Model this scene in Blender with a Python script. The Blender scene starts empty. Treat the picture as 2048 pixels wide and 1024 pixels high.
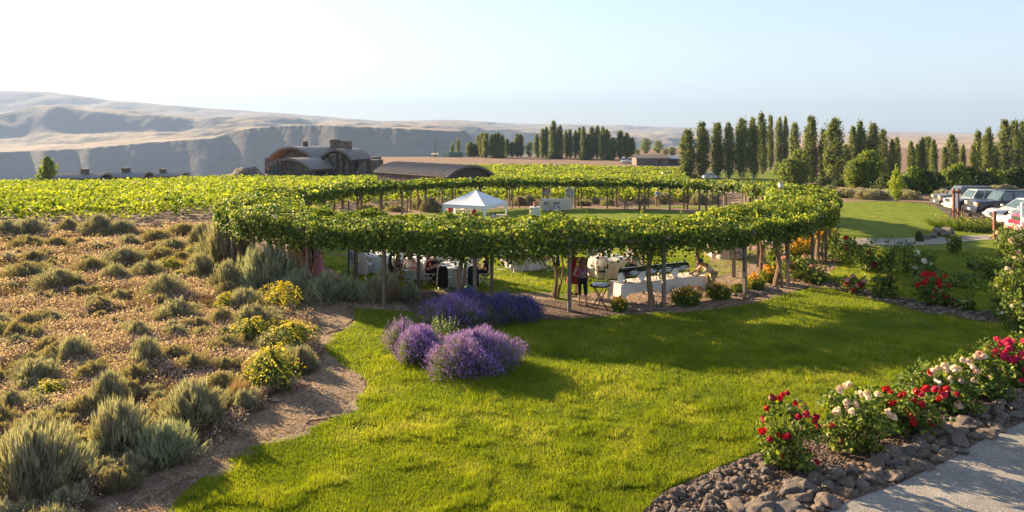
import bpy, bmesh, math
import numpy as np
from math import pi, sin, cos, tan, radians as R, sqrt, atan2, exp, hypot
from mathutils import Vector, Matrix, noise
from mathutils.geometry import delaunay_2d_cdt
rng = np.random.default_rng(7)
sc = bpy.context.scene
COL = sc.collection
FPX, HOR, CAMH = 1400.0, 268.0, 5.9      # focal length and horizon in photo pixels, eye height

# ---------------------------------------------------------------- terrain
def ss(a, b, x):
    t = np.clip((np.asarray(x, float) - a) / (b - a), 0, 1); return t * t * (3 - 2 * t)

_tab = rng.random(65536)
def vnoise(x, y, s=1.0, seed=0):
    x = np.asarray(x, float) * s + 91.7 * seed; y = np.asarray(y, float) * s - 37.3 * seed
    xi = np.floor(x).astype(np.int64); yi = np.floor(y).astype(np.int64); fx = x - xi; fy = y - yi
    fx = fx * fx * (3 - 2 * fx); fy = fy * fy * (3 - 2 * fy)
    h = lambda a, b: _tab[(a * 73856093 ^ b * 19349663 ^ seed * 83492791) & 65535]
    return ((h(xi, yi) * (1 - fx) + h(xi + 1, yi) * fx) * (1 - fy) + (h(xi, yi + 1) * (1 - fx) + h(xi + 1, yi + 1) * fx) * fy)
def fbm(x, y, s, o=4, seed=0):
    v = 0; a = .5; t = 0
    for k in range(o):
        v = v + a * vnoise(x, y, s, seed + k); t += a; a *= .5; s *= 2.03
    return v / t

# curved lawn edge on the dry side (photo pixels -> filled in below)
ZP = ([-500, 28, 40, 50, 63, 80, 100, 125, 160, 280, 400, 700, 1200, 20000], [0, 0, -.12, -.38, -.70, -1.5, -2.5, -3.7, -4.6, -4.6, -4.8, -5, -5, -5])
def base_z(X, Y):
    X = np.asarray(X, float); Y = np.asarray(Y, float)
    z = np.interp(Y, ZP[0], ZP[1])
    k = ss(20, 32, X) * (1 - ss(70, 110, Y))
    return z * (1 - k)
EDGE = ([-900, -300, 0, 400, 520, 560, 730, 745, 950, 1050, 1200, 1330, 1500, 2600], [90, 108, 125, 152, 172, 205, 215, 320, 320, 335, 420, 520, 700, 2500])
RIM1 = ([-900, 0, 160, 300, 430, 470, 500, 560, 640, 800, 900, 930, 945, 1000, 1080, 1300, 3000], [318, 304, 297, 284, 276, 262, 256, 251, 250, 256, 262, 260, 280, 345, 345, 330, 335])
RIM2 = ([-900, 0, 120, 200, 400, 640, 930, 1000, 1150, 1400, 2048, 3000], [250, 232, 207, 215, 232, 238, 250, 252, 262, 272, 285, 290])
RIM3 = ([-900, -300, 0, 100, 200, 330, 500, 640, 760, 880, 1000, 1150, 1400, 1700, 2048, 3000], [150, 166, 180, 184, 198, 210, 222, 232, 243, 239, 246, 249, 255, 262, 267, 268])
def hgt(X, Y):
    X = np.asarray(X, float); Y = np.asarray(Y, float)
    z = base_z(X, Y)
    # soft mounds on the dry slope
    dry = ss(-3, -8, X - (Y - 18) * -.15) * (1 - ss(46, 60, Y)) * ss(-30, 4, Y)
    z = z + dry * .35 * (fbm(X, Y, .22, 3, 3) - .5) 
    r = np.hypot(X, Y)
    far = (Y > 80)
    if not np.any(far): return z
    u = np.where(Y > 1, 1024 + FPX * X / np.maximum(Y, 1), np.where(X < 0, -900, 2900)); u = np.clip(u, -900, 2900)
    wob = fbm(X, Y, 1 / 260., 4, 11) - .5
    e = np.interp(u, *EDGE) * (1 + .05 * wob)
    d1 = (1900 + 130 * np.sin(u / 170.) + 150 * (vnoise(u, u * 0, 1 / 90., 5) - .5) + 70 * (vnoise(u, u * 0, 1 / 31., 6) - .5) + 60 * (fbm(X, Y, 1 / 300., 4, 13) - .5))
    d2 = 3300 + 300 * (vnoise(u, u * 0, 1 / 150., 8) - .5) + 90 * (vnoise(u, u * 0, 1 / 40., 9) - .5); d3 = 6200
    zr = lambda rim, d: CAMH - (np.interp(u, *rim) - HOR) / FPX * d
    z1, z2, z3 = zr(RIM1, d1), zr(RIM2, d2), zr(RIM3, d3)
    fl = -150.
    ze = z
    # ledges in the cliff
    W1 = 210.; k1 = np.clip((Y - (d1 - W1)) / W1, 0, 1); st = (np.floor(k1 * 5) + ss(.45, 1, k1 * 5 - np.floor(k1 * 5))) / 5
    g1 = fl + (z1 - fl) * (.75 * k1 + .25 * st)
    g2 = z1 + (z2 - z1) * (.35 * ss(0, 1, (Y - d1) / (d2 - d1)) + .65 * ss(.80, 1, (Y - d1) / (d2 - d1)))
    g3 = z2 + (z3 - z2) * (.3 * ss(0, 1, (Y - d2) / (d3 - d2)) + .7 * ss(.62, 1, (Y - d2) / (d3 - d2)))
    g4 = z3 + (-40 - z3) * ss(0, 1, (Y - d3) / 3000)
    c = np.where(Y < e, ze, np.where(Y < e + 160, ze + (fl - ze) * ss(0, 160, Y - e), fl))
    c = np.where(Y > d1 - W1, g1, c); c = np.where(Y > d1, g2, c); c = np.where(Y > d2, g3, c); c = np.where(Y > d3, g4, c)
    gull = np.abs(fbm(X, Y, 1 / 420., 5, 21) - .5) * 2
    c = c + (gull - .35) * (12 + 42 * ss(d1, d1 + 600, Y)) * ss(d1 - W1 + 20, d1 - W1 + 120, Y) * (1 - ss(-60, 0, -np.abs(Y - d1)) * .8) * (1 - ss(-500, 0, -np.abs(Y - d3)) * .85)
    # plain on the east side: no canyon, gently rolling and rising
    rs = ss(1560, 1760, u)
    pl = ze + ss(500, 1500, Y) * (9 * (fbm(X, Y, 1 / 340., 3, 31)) - 5.5) + ss(2500, 6500, Y) * (z3 + 4)
    c = c * (1 - rs) + pl * rs
    return np.where(Y > 80, c, z)

def G(px, py, dz=0.0):
    """where the sight line through a photo pixel meets the ground"""
    u = (px - 1024) / FPX; v = (py - HOR) / FPX
    Y = CAMH / max(v, 1e-4) if v > 0 else 3000.
    for _ in range(40):
        Yn = (CAMH - float(base_z(u * Y, Y)) - dz) / v
        Y = .5 * Y + .5 * Yn
    return Vector((u * Y, Y, float(hgt(u * Y, Y))))
def at_depth(px, Y): 
    X = (px - 1024) / FPX * Y; return Vector((X, Y, float(hgt(X, Y))))
def zz(x, y): return float(hgt(x, y))

# ---------------------------------------------------------------- objects
def tag(o, label=None, cat=None, group=None, kind=None):
    if label: o['label'] = label
    if cat: o['category'] = cat
    if group: o['group'] = group
    if kind: o['kind'] = kind
    return o
def empty(name, loc=(0, 0, 0), rz=0, label=None, cat=None, group=None):
    o = bpy.data.objects.new(name, None); COL.objects.link(o); o.location = loc; o.rotation_euler = (0, 0, rz)
    o.empty_display_size = .2
    return tag(o, label, cat, group)
def link(name, me, parent=None):
    o = bpy.data.objects.new(name, me); COL.objects.link(o)
    if parent is not None: o.parent = parent
    return o
def copy_tree(o, parent=None, **kw):
    c = o.copy(); COL.objects.link(c); c.parent = parent
    for ch in list(o.children): copy_tree(ch, c)
    return c
def fast(name, V, polys, mats, rnd=None, smooth=False, midx=None):
    """mesh from arrays; polys is a list of (M,k) int arrays"""
    V = np.asarray(V, np.float32).reshape(-1, 3)
    if not isinstance(polys, list): polys = [polys]
    polys = [np.asarray(p, np.int32) for p in polys if len(p)]
    me = bpy.data.meshes.new(name)
    me.vertices.add(len(V)); me.vertices.foreach_set('co', V.ravel())
    nl = sum(p.size for p in polys); nf = sum(len(p) for p in polys)
    me.loops.add(nl); me.loops.foreach_set('vertex_index', np.concatenate([p.ravel() for p in polys]))
    me.polygons.add(nf)
    tot = np.concatenate([np.full(len(p), p.shape[1], np.int32) for p in polys]); st = np.concatenate([[0], np.cumsum(tot)[:-1]]).astype(np.int32)
    me.polygons.foreach_set('loop_start', st); me.polygons.foreach_set('loop_total', tot)
    if not isinstance(mats, (list, tuple)): mats = [mats]
    for m in mats: me.materials.append(m)
    if midx is not None: me.polygons.foreach_set('material_index', np.asarray(midx, np.int32))
    if rnd is not None:
        a = me.attributes.new('rnd', 'FLOAT', 'FACE'); a.data.foreach_set('value', np.asarray(rnd, np.float32))
    me.update(calc_edges=True)
    me.polygons.foreach_set('use_smooth', np.full(nf, bool(smooth)))
    return me
def rot_to(n):
    """orthonormal frames (a, b) for unit normals n (N,3)"""
    n = n / np.linalg.norm(n, axis=1, keepdims=True).clip(1e-9)
    r = rng.normal(size=n.shape); a = np.cross(n, r); a /= np.linalg.norm(a, axis=1, keepdims=True).clip(1e-9)
    return n, a, np.cross(n, a)
def leaf_arrays(P, N, size, fold=.25, aspect=.9):
    """folded leaves (two quads) at P with normals N"""
    n, a, b = rot_to(N); s = np.asarray(size).reshape(-1, 1) * np.ones((len(P), 1)); h = s * .5
    w = h * aspect
    base = P - a * h; tip = P + a * h
    l1 = P - a * h * .45 + b * w * .95 + n * w * fold; l2 = P + a * h * .45 + b * w * .75 + n * w * fold
    r1 = P - a * h * .45 - b * w * .95 + n * w * fold; r2 = P + a * h * .45 - b * w * .75 + n * w * fold
    V = np.stack([base, l1, l2, tip, r2, r1], 1).reshape(-1, 3)
    i = np.arange(len(P)) * 6
    F = np.stack([np.stack([i, i + 1, i + 2, i + 3], 1), np.stack([i, i + 3, i + 4, i + 5], 1)], 1).reshape(-1, 4)
    return V, F
def leaf_mesh(name, P, N, size, mat, rnd=None, **k):
    V, F = leaf_arrays(np.asarray(P), np.asarray(N), size, **k)
    if rnd is None: rnd = rng.random(len(P))
    return fast(name, V, F, mat, np.repeat(rnd, 2))
def blade_arrays(P, D, w, bend=None):
    """thin triangles from P along D"""
    D = np.asarray(D); r = rng.normal(size=D.shape); a = np.cross(D, r); a /= np.linalg.norm(a, axis=1, keepdims=True).clip(1e-9)
    a = a * (np.asarray(w).reshape(-1, 1) * .5)
    V = np.stack([P - a, P + a, P + D], 1).reshape(-1, 3)
    F = np.arange(len(P) * 3).reshape(-1, 3)
    return V, F
class B:
    """collects primitives into one mesh"""
    def __init__(s): s.v = []; s.f = []; s.m = []; s.mi = 0
    def add(s, vs, fs):
        k = len(s.v); s.v += [tuple(v) for v in vs]; s.f += [tuple(i + k for i in f) for f in fs]; s.m += [s.mi] * len(fs); return s
    def box(s, c, d, rz=0, taper=1.0, rx=0, ry=0):
        M = Matrix.Translation(c) @ Matrix.Rotation(rz, 4, 'Z') @ Matrix.Rotation(ry, 4, 'Y') @ Matrix.Rotation(rx, 4, 'X')
        x, y, z = d[0] / 2, d[1] / 2, d[2] / 2; t = taper
        vs = [(-x, -y, -z), (x, -y, -z), (x, y, -z), (-x, y, -z), (-x * t, -y * t, z), (x * t, -y * t, z), (x * t, y * t, z), (-x * t, y * t, z)]
        return s.add([M @ Vector(v) for v in vs], [(3, 2, 1, 0), (4, 5, 6, 7), (0, 1, 5, 4), (1, 2, 6, 5), (2, 3, 7, 6), (3, 0, 4, 7)])
    def tube(s, pts, rad, n=6, cap=True):
        pts = [Vector(p) for p in pts]; rr = rad if isinstance(rad, (list, tuple)) else [rad] * len(pts)
        vs = []; fs = []; ref = None
        for i, p in enumerate(pts):
            t = (pts[min(i + 1, len(pts) - 1)] - pts[max(i - 1, 0)]).normalized()
            if ref is None: ref = Vector((1, 0, 0)) if abs(t.x) < .8 else Vector((0, 1, 0))
            a = t.cross(ref).normalized(); b = t.cross(a); ref = a.cross(t)
            for k in range(n):
                q = 2 * pi * k / n; vs.append(p + (a * cos(q) + b * sin(q)) * rr[i])
        for i in range(len(pts) - 1):
            for k in range(n): fs.append((i * n + k, i * n + (k + 1) % n, (i + 1) * n + (k + 1) % n, (i + 1) * n + k))
        if cap: fs.append(tuple(range(n))[::-1]); fs.append(tuple((len(pts) - 1) * n + k for k in range(n)))
        return s.add(vs, fs)
    def lathe(s, c, prof, n=16, sx=1, sy=1, cap=True):
        c = Vector(c); vs = []; fs = []
        for r, z in prof:
            for k in range(n): q = 2 * pi * k / n; vs.append(c + Vector((r * cos(q) * sx, r * sin(q) * sy, z)))
        for i in range(len(prof) - 1):
            for k in range(n): fs.append((i * n + k, i * n + (k + 1) % n, (i + 1) * n + (k + 1) % n, (i + 1) * n + k))
        if cap: fs.append(tuple(range(n))[::-1]); fs.append(tuple((len(prof) - 1) * n + k for k in range(n)))
        return s.add(vs, fs)
    def prism(s, poly, z0, z1):
        n = len(poly); vs = [(x, y, z0) for x, y in poly] + [(x, y, z1) for x, y in poly]
        return s.add(vs, [tuple(range(n))[::-1], tuple(range(n, 2 * n))] + [(i, (i + 1) % n, n + (i + 1) % n, n + i) for i in range(n)])
    def loft(s, rings, close=True, caps=True):
        n = len(rings[0]); vs = [v for r in rings for v in r]; fs = []
        for i in range(len(rings) - 1):
            for k in range(n if close else n - 1): fs.append((i * n + k, i * n + (k + 1) % n, (i + 1) * n + (k + 1) % n, (i + 1) * n + k))
        if caps: fs.append(tuple(range(n))[::-1]); fs.append(tuple((len(rings) - 1) * n + k for k in range(n)))
        return s.add(vs, fs)
    def mesh(s, name, mats, smooth=False):
        me = bpy.data.meshes.new(name); me.from_pydata(s.v, [], s.f)
        if not isinstance(mats, (list, tuple)): mats = [mats]
        for m in mats: me.materials.append(m)
        me.polygons.foreach_set('material_index', s.m); me.polygons.foreach_set('use_smooth', [bool(smooth)] * len(s.f)); me.update(); return me
    def obj(s, name, mats, parent=None, smooth=False, bevel=0):
        me = s.mesh(name, mats, smooth)
        if bevel or smooth:
            bm = bmesh.new(); bm.from_mesh(me)
            if bevel: bmesh.ops.bevel(bm, geom=bm.edges[:], offset=bevel, segments=2, affect='EDGES', clamp_overlap=True)
            bmesh.ops.recalc_face_normals(bm, faces=bm.faces)
            if smooth:
                for f in bm.faces: f.smooth = True
                for e in bm.edges:
                    if len(e.link_faces) == 2 and e.calc_face_angle(0) > R(38): e.smooth = False
            bm.to_mesh(me); bm.free()
        return link(name, me, parent)

# ---------------------------------------------------------------- materials
MATS = {}
def nt(name):
    m = bpy.data.materials.new(name); m.use_nodes = True; t = m.node_tree; t.nodes.clear(); MATS[name] = m
    out = t.nodes.new('ShaderNodeOutputMaterial'); return m, t, out
def N(t, typ, **kw):
    n = t.nodes.new(typ)
    for k, v in kw.items():
        if k.startswith('i_'):
            n.inputs[k[2:].replace('_', ' ')].default_value = v
        else: setattr(n, k, v)
    return n
def c4(c): return (c[0], c[1], c[2], 1)
def ramp(t, fac, stops):
    n = t.nodes.new('ShaderNodeValToRGB'); e = n.color_ramp.elements
    while len(e) < len(stops): e.new(.5)
    for q, (p, c) in zip(e, stops): q.position = p; q.color = c4(c)
    t.links.new(fac, n.inputs[0]); return n.outputs[0]
def noise_fac(t, scale, detail=4, rough=.6, coord='Object', sc3=None, dist=0):
    tc = t.nodes.new('ShaderNodeTexCoord'); n = N(t, 'ShaderNodeTexNoise', i_Scale=scale, i_Detail=detail, i_Roughness=rough, i_Distortion=dist)
    o = tc.outputs[coord]
    if sc3:
        mp = t.nodes.new('ShaderNodeMapping'); mp.inputs['Scale'].default_value = sc3; t.links.new(o, mp.inputs[0]); o = mp.outputs[0]
    t.links.new(o, n.inputs['Vector']); return n.outputs['Fac']
def simple(name, col, rough=.6, metal=0, var=.12, scale=6, bump=0, bscale=40, spec=.5, sc3=None, coat=0):
    """principled with a procedural tone variation"""
    m, t, out = nt(name); p = N(t, 'ShaderNodeBsdfPrincipled', i_Roughness=rough, i_Metallic=metal); p.inputs['Specular IOR Level'].default_value = spec
    if coat: p.inputs['Coat Weight'].default_value = coat; p.inputs['Coat Roughness'].default_value = .06
    f = noise_fac(t, scale, sc3=sc3); a = [max(0, x * (1 - var)) for x in col]; b = [min(1, x * (1 + var)) for x in col]
    t.links.new(ramp(t, f, [(.3, a), (.7, b)]), p.inputs['Base Color'])
    if bump:
        bn = N(t, 'ShaderNodeBump', i_Strength=bump, i_Distance=.02); t.links.new(noise_fac(t, bscale, sc3=sc3), bn.inputs['Height']); t.links.new(bn.outputs[0], p.inputs['Normal'])
    t.links.new(p.outputs[0], out.inputs[0]); return m
def leafmat(name, stops, tr=.35, rough=.55, spec=.3, trcol=1.6, patch=None):
    """leaf colour from the per-leaf random value, thin and translucent"""
    m, t, out = nt(name); at = N(t, 'ShaderNodeAttribute', attribute_name='rnd'); f = at.outputs['Fac']
    if patch:
        add = N(t, 'ShaderNodeMath', operation='MULTIPLY_ADD'); t.links.new(noise_fac(t, patch, 3), add.inputs[0]); add.inputs[1].default_value = .9
        sub = N(t, 'ShaderNodeMath', operation='SUBTRACT'); t.links.new(f, add.inputs[2]); t.links.new(add.outputs[0], sub.inputs[0]); sub.inputs[1].default_value = .45; sub.use_clamp = True; f = sub.outputs[0]
    c = ramp(t, f, stops)
    p = N(t, 'ShaderNodeBsdfPrincipled', i_Roughness=rough); p.inputs['Specular IOR Level'].default_value = spec; t.links.new(c, p.inputs['Base Color'])
    tl = t.nodes.new('ShaderNodeBsdfTranslucent'); mx = N(t, 'ShaderNodeMixRGB', blend_type='MULTIPLY', i_Fac=1.0)
    t.links.new(c, mx.inputs[1]); mx.inputs[2].default_value = (trcol * 1.1, trcol * 1.15, trcol * .5, 1); t.links.new(mx.outputs[0], tl.inputs[0])
    ms = t.nodes.new('ShaderNodeMixShader'); ms.inputs[0].default_value = tr
    t.links.new(p.outputs[0], ms.inputs[1]); t.links.new(tl.outputs[0], ms.inputs[2]); t.links.new(ms.outputs[0], out.inputs[0]); return m

# ---------------------------------------------------------------- camera, light, sky
cam = bpy.data.cameras.new('camera'); co = bpy.data.objects.new('camera', cam); COL.objects.link(co); sc.camera = co
co.location = (0, 0, CAMH); co.rotation_euler = (pi / 2, 0, 0)
cam.sensor_width = 36; cam.lens = 36 * FPX / 2048; cam.shift_y = -(512 - HOR) / 2048; cam.clip_start = .1; cam.clip_end = 40000
SUN_EL, SUN_AZ = R(17.5), R(-50)       # azimuth measured from +Y towards +X
sun = bpy.data.lights.new('sun', 'SUN'); so = bpy.data.objects.new('sun', sun); COL.objects.link(so)
d = Vector((-sin(SUN_AZ) * cos(SUN_EL), -cos(SUN_AZ) * cos(SUN_EL), -sin(SUN_EL)))
so.rotation_euler = d.to_track_quat('-Z', 'Y').to_euler(); so.location = (-40, 40, 30)
sun.energy = 5.0; sun.angle = R(.5); sun.color = (1, .76, .46)
w = bpy.data.worlds.new('World'); sc.world = w; w.use_nodes = True; t = w.node_tree; t.nodes.clear()
bg = t.nodes.new('ShaderNodeBackground'); wo = t.nodes.new('ShaderNodeOutputWorld'); sk = t.nodes.new('ShaderNodeTexSky')
sk.sky_type = 'NISHITA'; sk.sun_disc = False; sk.sun_elevation = SUN_EL; sk.sun_rotation = SUN_AZ % (2 * pi); sk.air_density = 1.0; sk.dust_density = .6; sk.ozone_density = 2.5; sk.altitude = 400
gm = t.nodes.new('ShaderNodeGamma'); gm.inputs[1].default_value = .72; hs = t.nodes.new('ShaderNodeHueSaturation'); hs.inputs['Saturation'].default_value = .80; bg.inputs[1].default_value = .078; t.links.new(sk.outputs[0], gm.inputs[0]); t.links.new(gm.outputs[0], hs.inputs['Color']); t.links.new(hs.outputs[0], bg.inputs[0]); t.links.new(bg.outputs[0], wo.inputs[0])
sc.view_settings.view_transform = 'Standard'; sc.view_settings.look = 'None'; sc.view_settings.exposure = 2.28; sc.view_settings.gamma = 1
sc.cycles.max_bounces = 6; sc.cycles.diffuse_bounces = 3; sc.cycles.transmission_bounces = 4; sc.cycles.transparent_max_bounces = 8
# ---------------------------------------------------------------- the ground sheet and the canyon hills (one polar grid)
th = np.concatenate([np.linspace(-180, -50, 27)[:-1], np.linspace(-50, 50, 801), np.linspace(50, 180, 27)[1:]])
th = np.radians(th[:-1])
rr = np.concatenate([[2.], np.linspace(4, 70, 100), np.geomspace(71, 620, 130), np.geomspace(630, 1200, 18), np.linspace(1230, 3600, 130), np.geomspace(3620, 9400, 90)])
TH, RR = np.meshgrid(th, rr); GX = RR * np.sin(TH); GY = RR * np.cos(TH); GZ = hgt(GX, GY)
nA = len(th); nR = len(rr); V = np.stack([GX, GY, GZ], 2).reshape(-1, 3)
ii, jj = np.meshgrid(np.arange(nR - 1), np.arange(nA), indexing='ij'); j2 = (jj + 1) % nA
F = np.stack([ii * nA + jj, ii * nA + j2, (ii + 1) * nA + j2, (ii + 1) * nA + jj], 2).reshape(-1, 4)
zc = V[F].mean(1); isfar = (np.hypot(zc[:, 0], zc[:, 1]) > 640) | (zc[:, 2] < -9)
def ground_mat():
    m, t, out = nt('dry_ground'); p = N(t, 'ShaderNodeBsdfPrincipled', i_Roughness=.95); p.inputs['Specular IOR Level'].default_value = .1
    a = ramp(t, noise_fac(t, .6, 6, .65), [(.25, (.13, .09, .07)), (.5, (.24, .165, .125)), (.75, (.36, .26, .20))])
    b = ramp(t, noise_fac(t, 9, 5, .7), [(.3, (.55, .52, .5)), (.7, (1.15, 1.1, 1.05))])
    mx = N(t, 'ShaderNodeMixRGB', blend_type='MULTIPLY', i_Fac=1.0); t.links.new(a, mx.inputs[1]); t.links.new(b, mx.inputs[2])
    t.links.new(mx.outputs[0], p.inputs['Base Color'])
    bn = N(t, 'ShaderNodeBump', i_Strength=.6, i_Distance=.05); t.links.new(noise_fac(t, 14, 6, .7), bn.inputs['Height']); t.links.new(bn.outputs[0], p.inputs['Normal'])
    t.links.new(p.outputs[0], out.inputs[0]); return m
def hill_mat():
    m, t, out = nt('canyon_hills'); p = N(t, 'ShaderNodeBsdfPrincipled', i_Roughness=.95); p.inputs['Specular IOR Level'].default_value = .05
    tan = ramp(t, noise_fac(t, .004, 7, .65), [(.3, (.18, .14, .10)), (.5, (.34, .26, .18)), (.72, (.46, .35, .25))])
    rock = ramp(t, noise_fac(t, .006, 8, .7, sc3=(1, 1, 5)), [(.3, (.05, .045, .045)), (.6, (.10, .09, .085)), (.8, (.16, .14, .12))])
    ge = t.nodes.new('ShaderNodeNewGeometry'); sp = t.nodes.new('ShaderNodeSeparateXYZ'); t.links.new(ge.outputs['Normal'], sp.inputs[0])
    mr = N(t, 'ShaderNodeMapRange'); mr.inputs['From Min'].default_value = .945; mr.inputs['From Max'].default_value = .985
    t.links.new(sp.outputs['Z'], mr.inputs[0]); mx = N(t, 'ShaderNodeMixRGB'); t.links.new(mr.outputs[0], mx.inputs[0]); t.links.new(rock, mx.inputs[1]); t.links.new(tan, mx.inputs[2])
    t.links.new(mx.outputs[0], p.inputs['Base Color'])
    bn = N(t, 'ShaderNodeBump', i_Strength=.8, i_Distance=12); t.links.new(noise_fac(t, .012, 8, .65, sc3=(1, 1, 2)), bn.inputs['Height']); t.links.new(bn.outputs[0], p.inputs['Normal'])
    t.links.new(p.outputs[0], out.inputs[0]); return m
def split_mesh(name, sel, mat):
    f = F[sel]; u, inv = np.unique(f, return_inverse=True); return fast(name, V[u], inv.reshape(f.shape), mat, smooth=True)
M_GROUND = ground_mat(); M_HILL = hill_mat()
g = link('ground', split_mesh('ground', ~isfar, M_GROUND)); tag(g, 'tan dry soil of the sagebrush slope and bench above the canyon', 'ground', kind='structure')
hobj = link('hills', split_mesh('hills', isfar, M_HILL)); tag(hobj, 'hazy blue canyon wall and rolling tan ridges beyond the plateau', 'hills', kind='structure')
# river strip down in the canyon
b = B(); b.box((-20, 2300, -62), (340, 1700, 1)); M_WATER = simple('river_water', (.35, .42, .48), .08, var=.05, scale=.002)
tag(b.obj('river', M_WATER), 'pale river water glimpsed between the far poplars', 'river', kind='structure')

# ---------------------------------------------------------------- flat sheets draped on the ground
def inside(px, py, poly):
    poly = np.asarray(poly); x0, y0 = poly[:, 0], poly[:, 1]; x1, y1 = np.roll(x0, -1), np.roll(y0, -1)
    px = np.asarray(px); py = np.asarray(py); c = np.zeros(px.shape, bool)
    for a, b_, c_, d_ in zip(x0, y0, x1, y1):
        c ^= ((b_ > py) != (d_ > py)) & (px < (c_ - a) * (py - b_) / ((d_ - b_) if d_ != b_ else 1e-9) + a)
    return c
def smooth_poly(pts, n=6, closed=True):
    P = [Vector(p[:2]) for p in pts]; out = []; m = len(P)
    for i in range(m if closed else m - 1):
        g_ = lambda k: P[k % m] if closed else P[min(max(k, 0), m - 1)]
        p0, p1, p2, p3 = g_(i - 1), g_(i), g_(i + 1), g_(i + 2)
        for k in range(n):
            q = k / n; out.append(.5 * ((2 * p1) + (p2 - p0) * q + (2 * p0 - 5 * p1 + 4 * p2 - p3) * q * q + (3 * p1 - p0 - 3 * p2 + p3) * q ** 3))
    if not closed: out.append(P[-1])
    return [(p.x, p.y) for p in out]
def sheet(name, poly, dz, step, mat, label, cat, holes=()):
    poly = [tuple(p[:2]) for p in poly]; n = len(poly); pts = list(poly); edges = [(i, (i + 1) % n) for i in range(n)]
    P = np.asarray(poly); xs = np.arange(P[:, 0].min(), P[:, 0].max(), step); ys = np.arange(P[:, 1].min(), P[:, 1].max(), step)
    gx, gy = np.meshgrid(xs, ys); gx = gx.ravel(); gy = gy.ravel(); k = inside(gx, gy, poly); pts += list(zip(gx[k], gy[k]))
    r = delaunay_2d_cdt([Vector(p) for p in pts], edges, [], 1, 1e-4)
    vs = np.array([(v.x, v.y) for v in r[0]]); z = hgt(vs[:, 0], vs[:, 1]) + dz
    me = bpy.data.meshes.new(name); me.from_pydata(np.column_stack([vs, z]).tolist(), [], [tuple(f) for f in r[2]]); me.materials.append(mat)
    me.polygons.foreach_set('use_smooth', [True] * len(me.polygons)); me.update(); o = link(name, me); return tag(o, label, cat, kind='structure')
def GP(*pp): return [tuple(G(x, y)[:2]) for x, y in pp]

LAWN = smooth_poly(GP((318, 1040), (400, 965), (500, 900), (600, 868), (672, 835), (712, 795), (735, 765), (690, 735), (655, 705), (650, 680), (700, 655), (710, 630), (700, 606), (720, 596),
          (690, 560), (655, 535), (560, 500), (560, 452), (640, 433), (760, 424), (860, 419), (1000, 417), (1120, 414), (1300, 412), (1480, 414), (1600, 412), (1680, 405), (1780, 403), (1850, 407), (1895, 425), (1900, 445), (1960, 462), (2200, 478), (2500, 520), (2600, 700)), 5, closed=False)
LAWN = [p for p in LAWN] + GP((2600, 900), (2200, 1180), (1000, 1320), (150, 1320))
def lawn_mat():
    m, t, out = nt('lawn_turf'); p = N(t, 'ShaderNodeBsdfPrincipled', i_Roughness=.9); p.inputs['Specular IOR Level'].default_value = .15
    a = ramp(t, noise_fac(t, 1.3, 5, .6), [(.3, (.085, .125, .008)), (.55, (.145, .19, .012)), (.8, (.22, .23, .03))])
    b_ = ramp(t, noise_fac(t, 45, 3, .7, sc3=(1, .5, 1)), [(.3, (.6, .62, .6)), (.7, (1.3, 1.25, 1.2))])
    mx = N(t, 'ShaderNodeMixRGB', blend_type='MULTIPLY', i_Fac=1.0); t.links.new(a, mx.inputs[1]); t.links.new(b_, mx.inputs[2])
    # a few straw-coloured worn patches
    dr = ramp(t, noise_fac(t, .32, 3, .6), [(.68, (0, 0, 0)), (.78, (1, 1, 1))]); m2 = N(t, 'ShaderNodeMixRGB'); t.links.new(dr, m2.inputs[0]); t.links.new(mx.outputs[0], m2.inputs[1]); m2.inputs[2].default_value = (.26, .22, .09, 1)
    t.links.new(m2.outputs[0], p.inputs['Base Color'])
    bn = N(t, 'ShaderNodeBump', i_Strength=.9, i_Distance=.05); t.links.new(noise_fac(t, 30, 4, .7), bn.inputs['Height']); t.links.new(bn.outputs[0], p.inputs['Normal'])
    t.links.new(p.outputs[0], out.inputs[0]); return m
def speck_mat(name, cols, s1, s2, bump=.8, bd=.03):
    m, t, out = nt(name); p = N(t, 'ShaderNodeBsdfPrincipled', i_Roughness=.92); p.inputs['Specular IOR Level'].default_value = .2
    vo = N(t, 'ShaderNodeTexVoronoi', i_Scale=s2); tc = t.nodes.new('ShaderNodeTexCoord'); t.links.new(tc.outputs['Object'], vo.inputs['Vector'])
    bw = t.nodes.new('ShaderNodeRGBToBW'); t.links.new(vo.outputs['Color'], bw.inputs[0])
    c = ramp(t, bw.outputs[0], [(.15, cols[0]), (.5, cols[1]), (.85, cols[2])])
    b_ = ramp(t, noise_fac(t, s1, 5, .6), [(.3, (.7, .7, .7)), (.7, (1.2, 1.17, 1.12))])
    mx = N(t, 'ShaderNodeMixRGB', blend_type='MULTIPLY', i_Fac=1.0); t.links.new(c, mx.inputs[1]); t.links.new(b_, mx.inputs[2]); t.links.new(mx.outputs[0], p.inputs['Base Color'])
    bn = N(t, 'ShaderNodeBump', i_Strength=bump, i_Distance=bd); t.links.new(vo.outputs['Distance'], bn.inputs['Height']); t.links.new(bn.outputs[0], p.inputs['Normal'])
    t.links.new(p.outputs[0], out.inputs[0]); return m
M_LAWN = lawn_mat()
M_MULCH = speck_mat('gravel_path', ((.12, .08, .06), (.24, .165, .12), (.38, .28, .2)), .8, 14)
M_GREYG = speck_mat('grey_gravel', ((.16, .14, .13), (.27, .24, .22), (.40, .36, .32)), .5, 16)
M_CONC = speck_mat('pale_pavement', ((.17, .155, .15), (.235, .22, .21), (.34, .315, .295)), 1.1, 60, .35, .01)
M_ASPH = speck_mat('parking_asphalt', ((.05, .045, .045), (.09, .08, .075), (.15, .13, .12)), .6, 20, .4)
M_BED = speck_mat('rose_bed_soil', ((.05, .032, .026), (.10, .066, .05), (.2, .14, .11)), 1.2, 20, 1)
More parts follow.
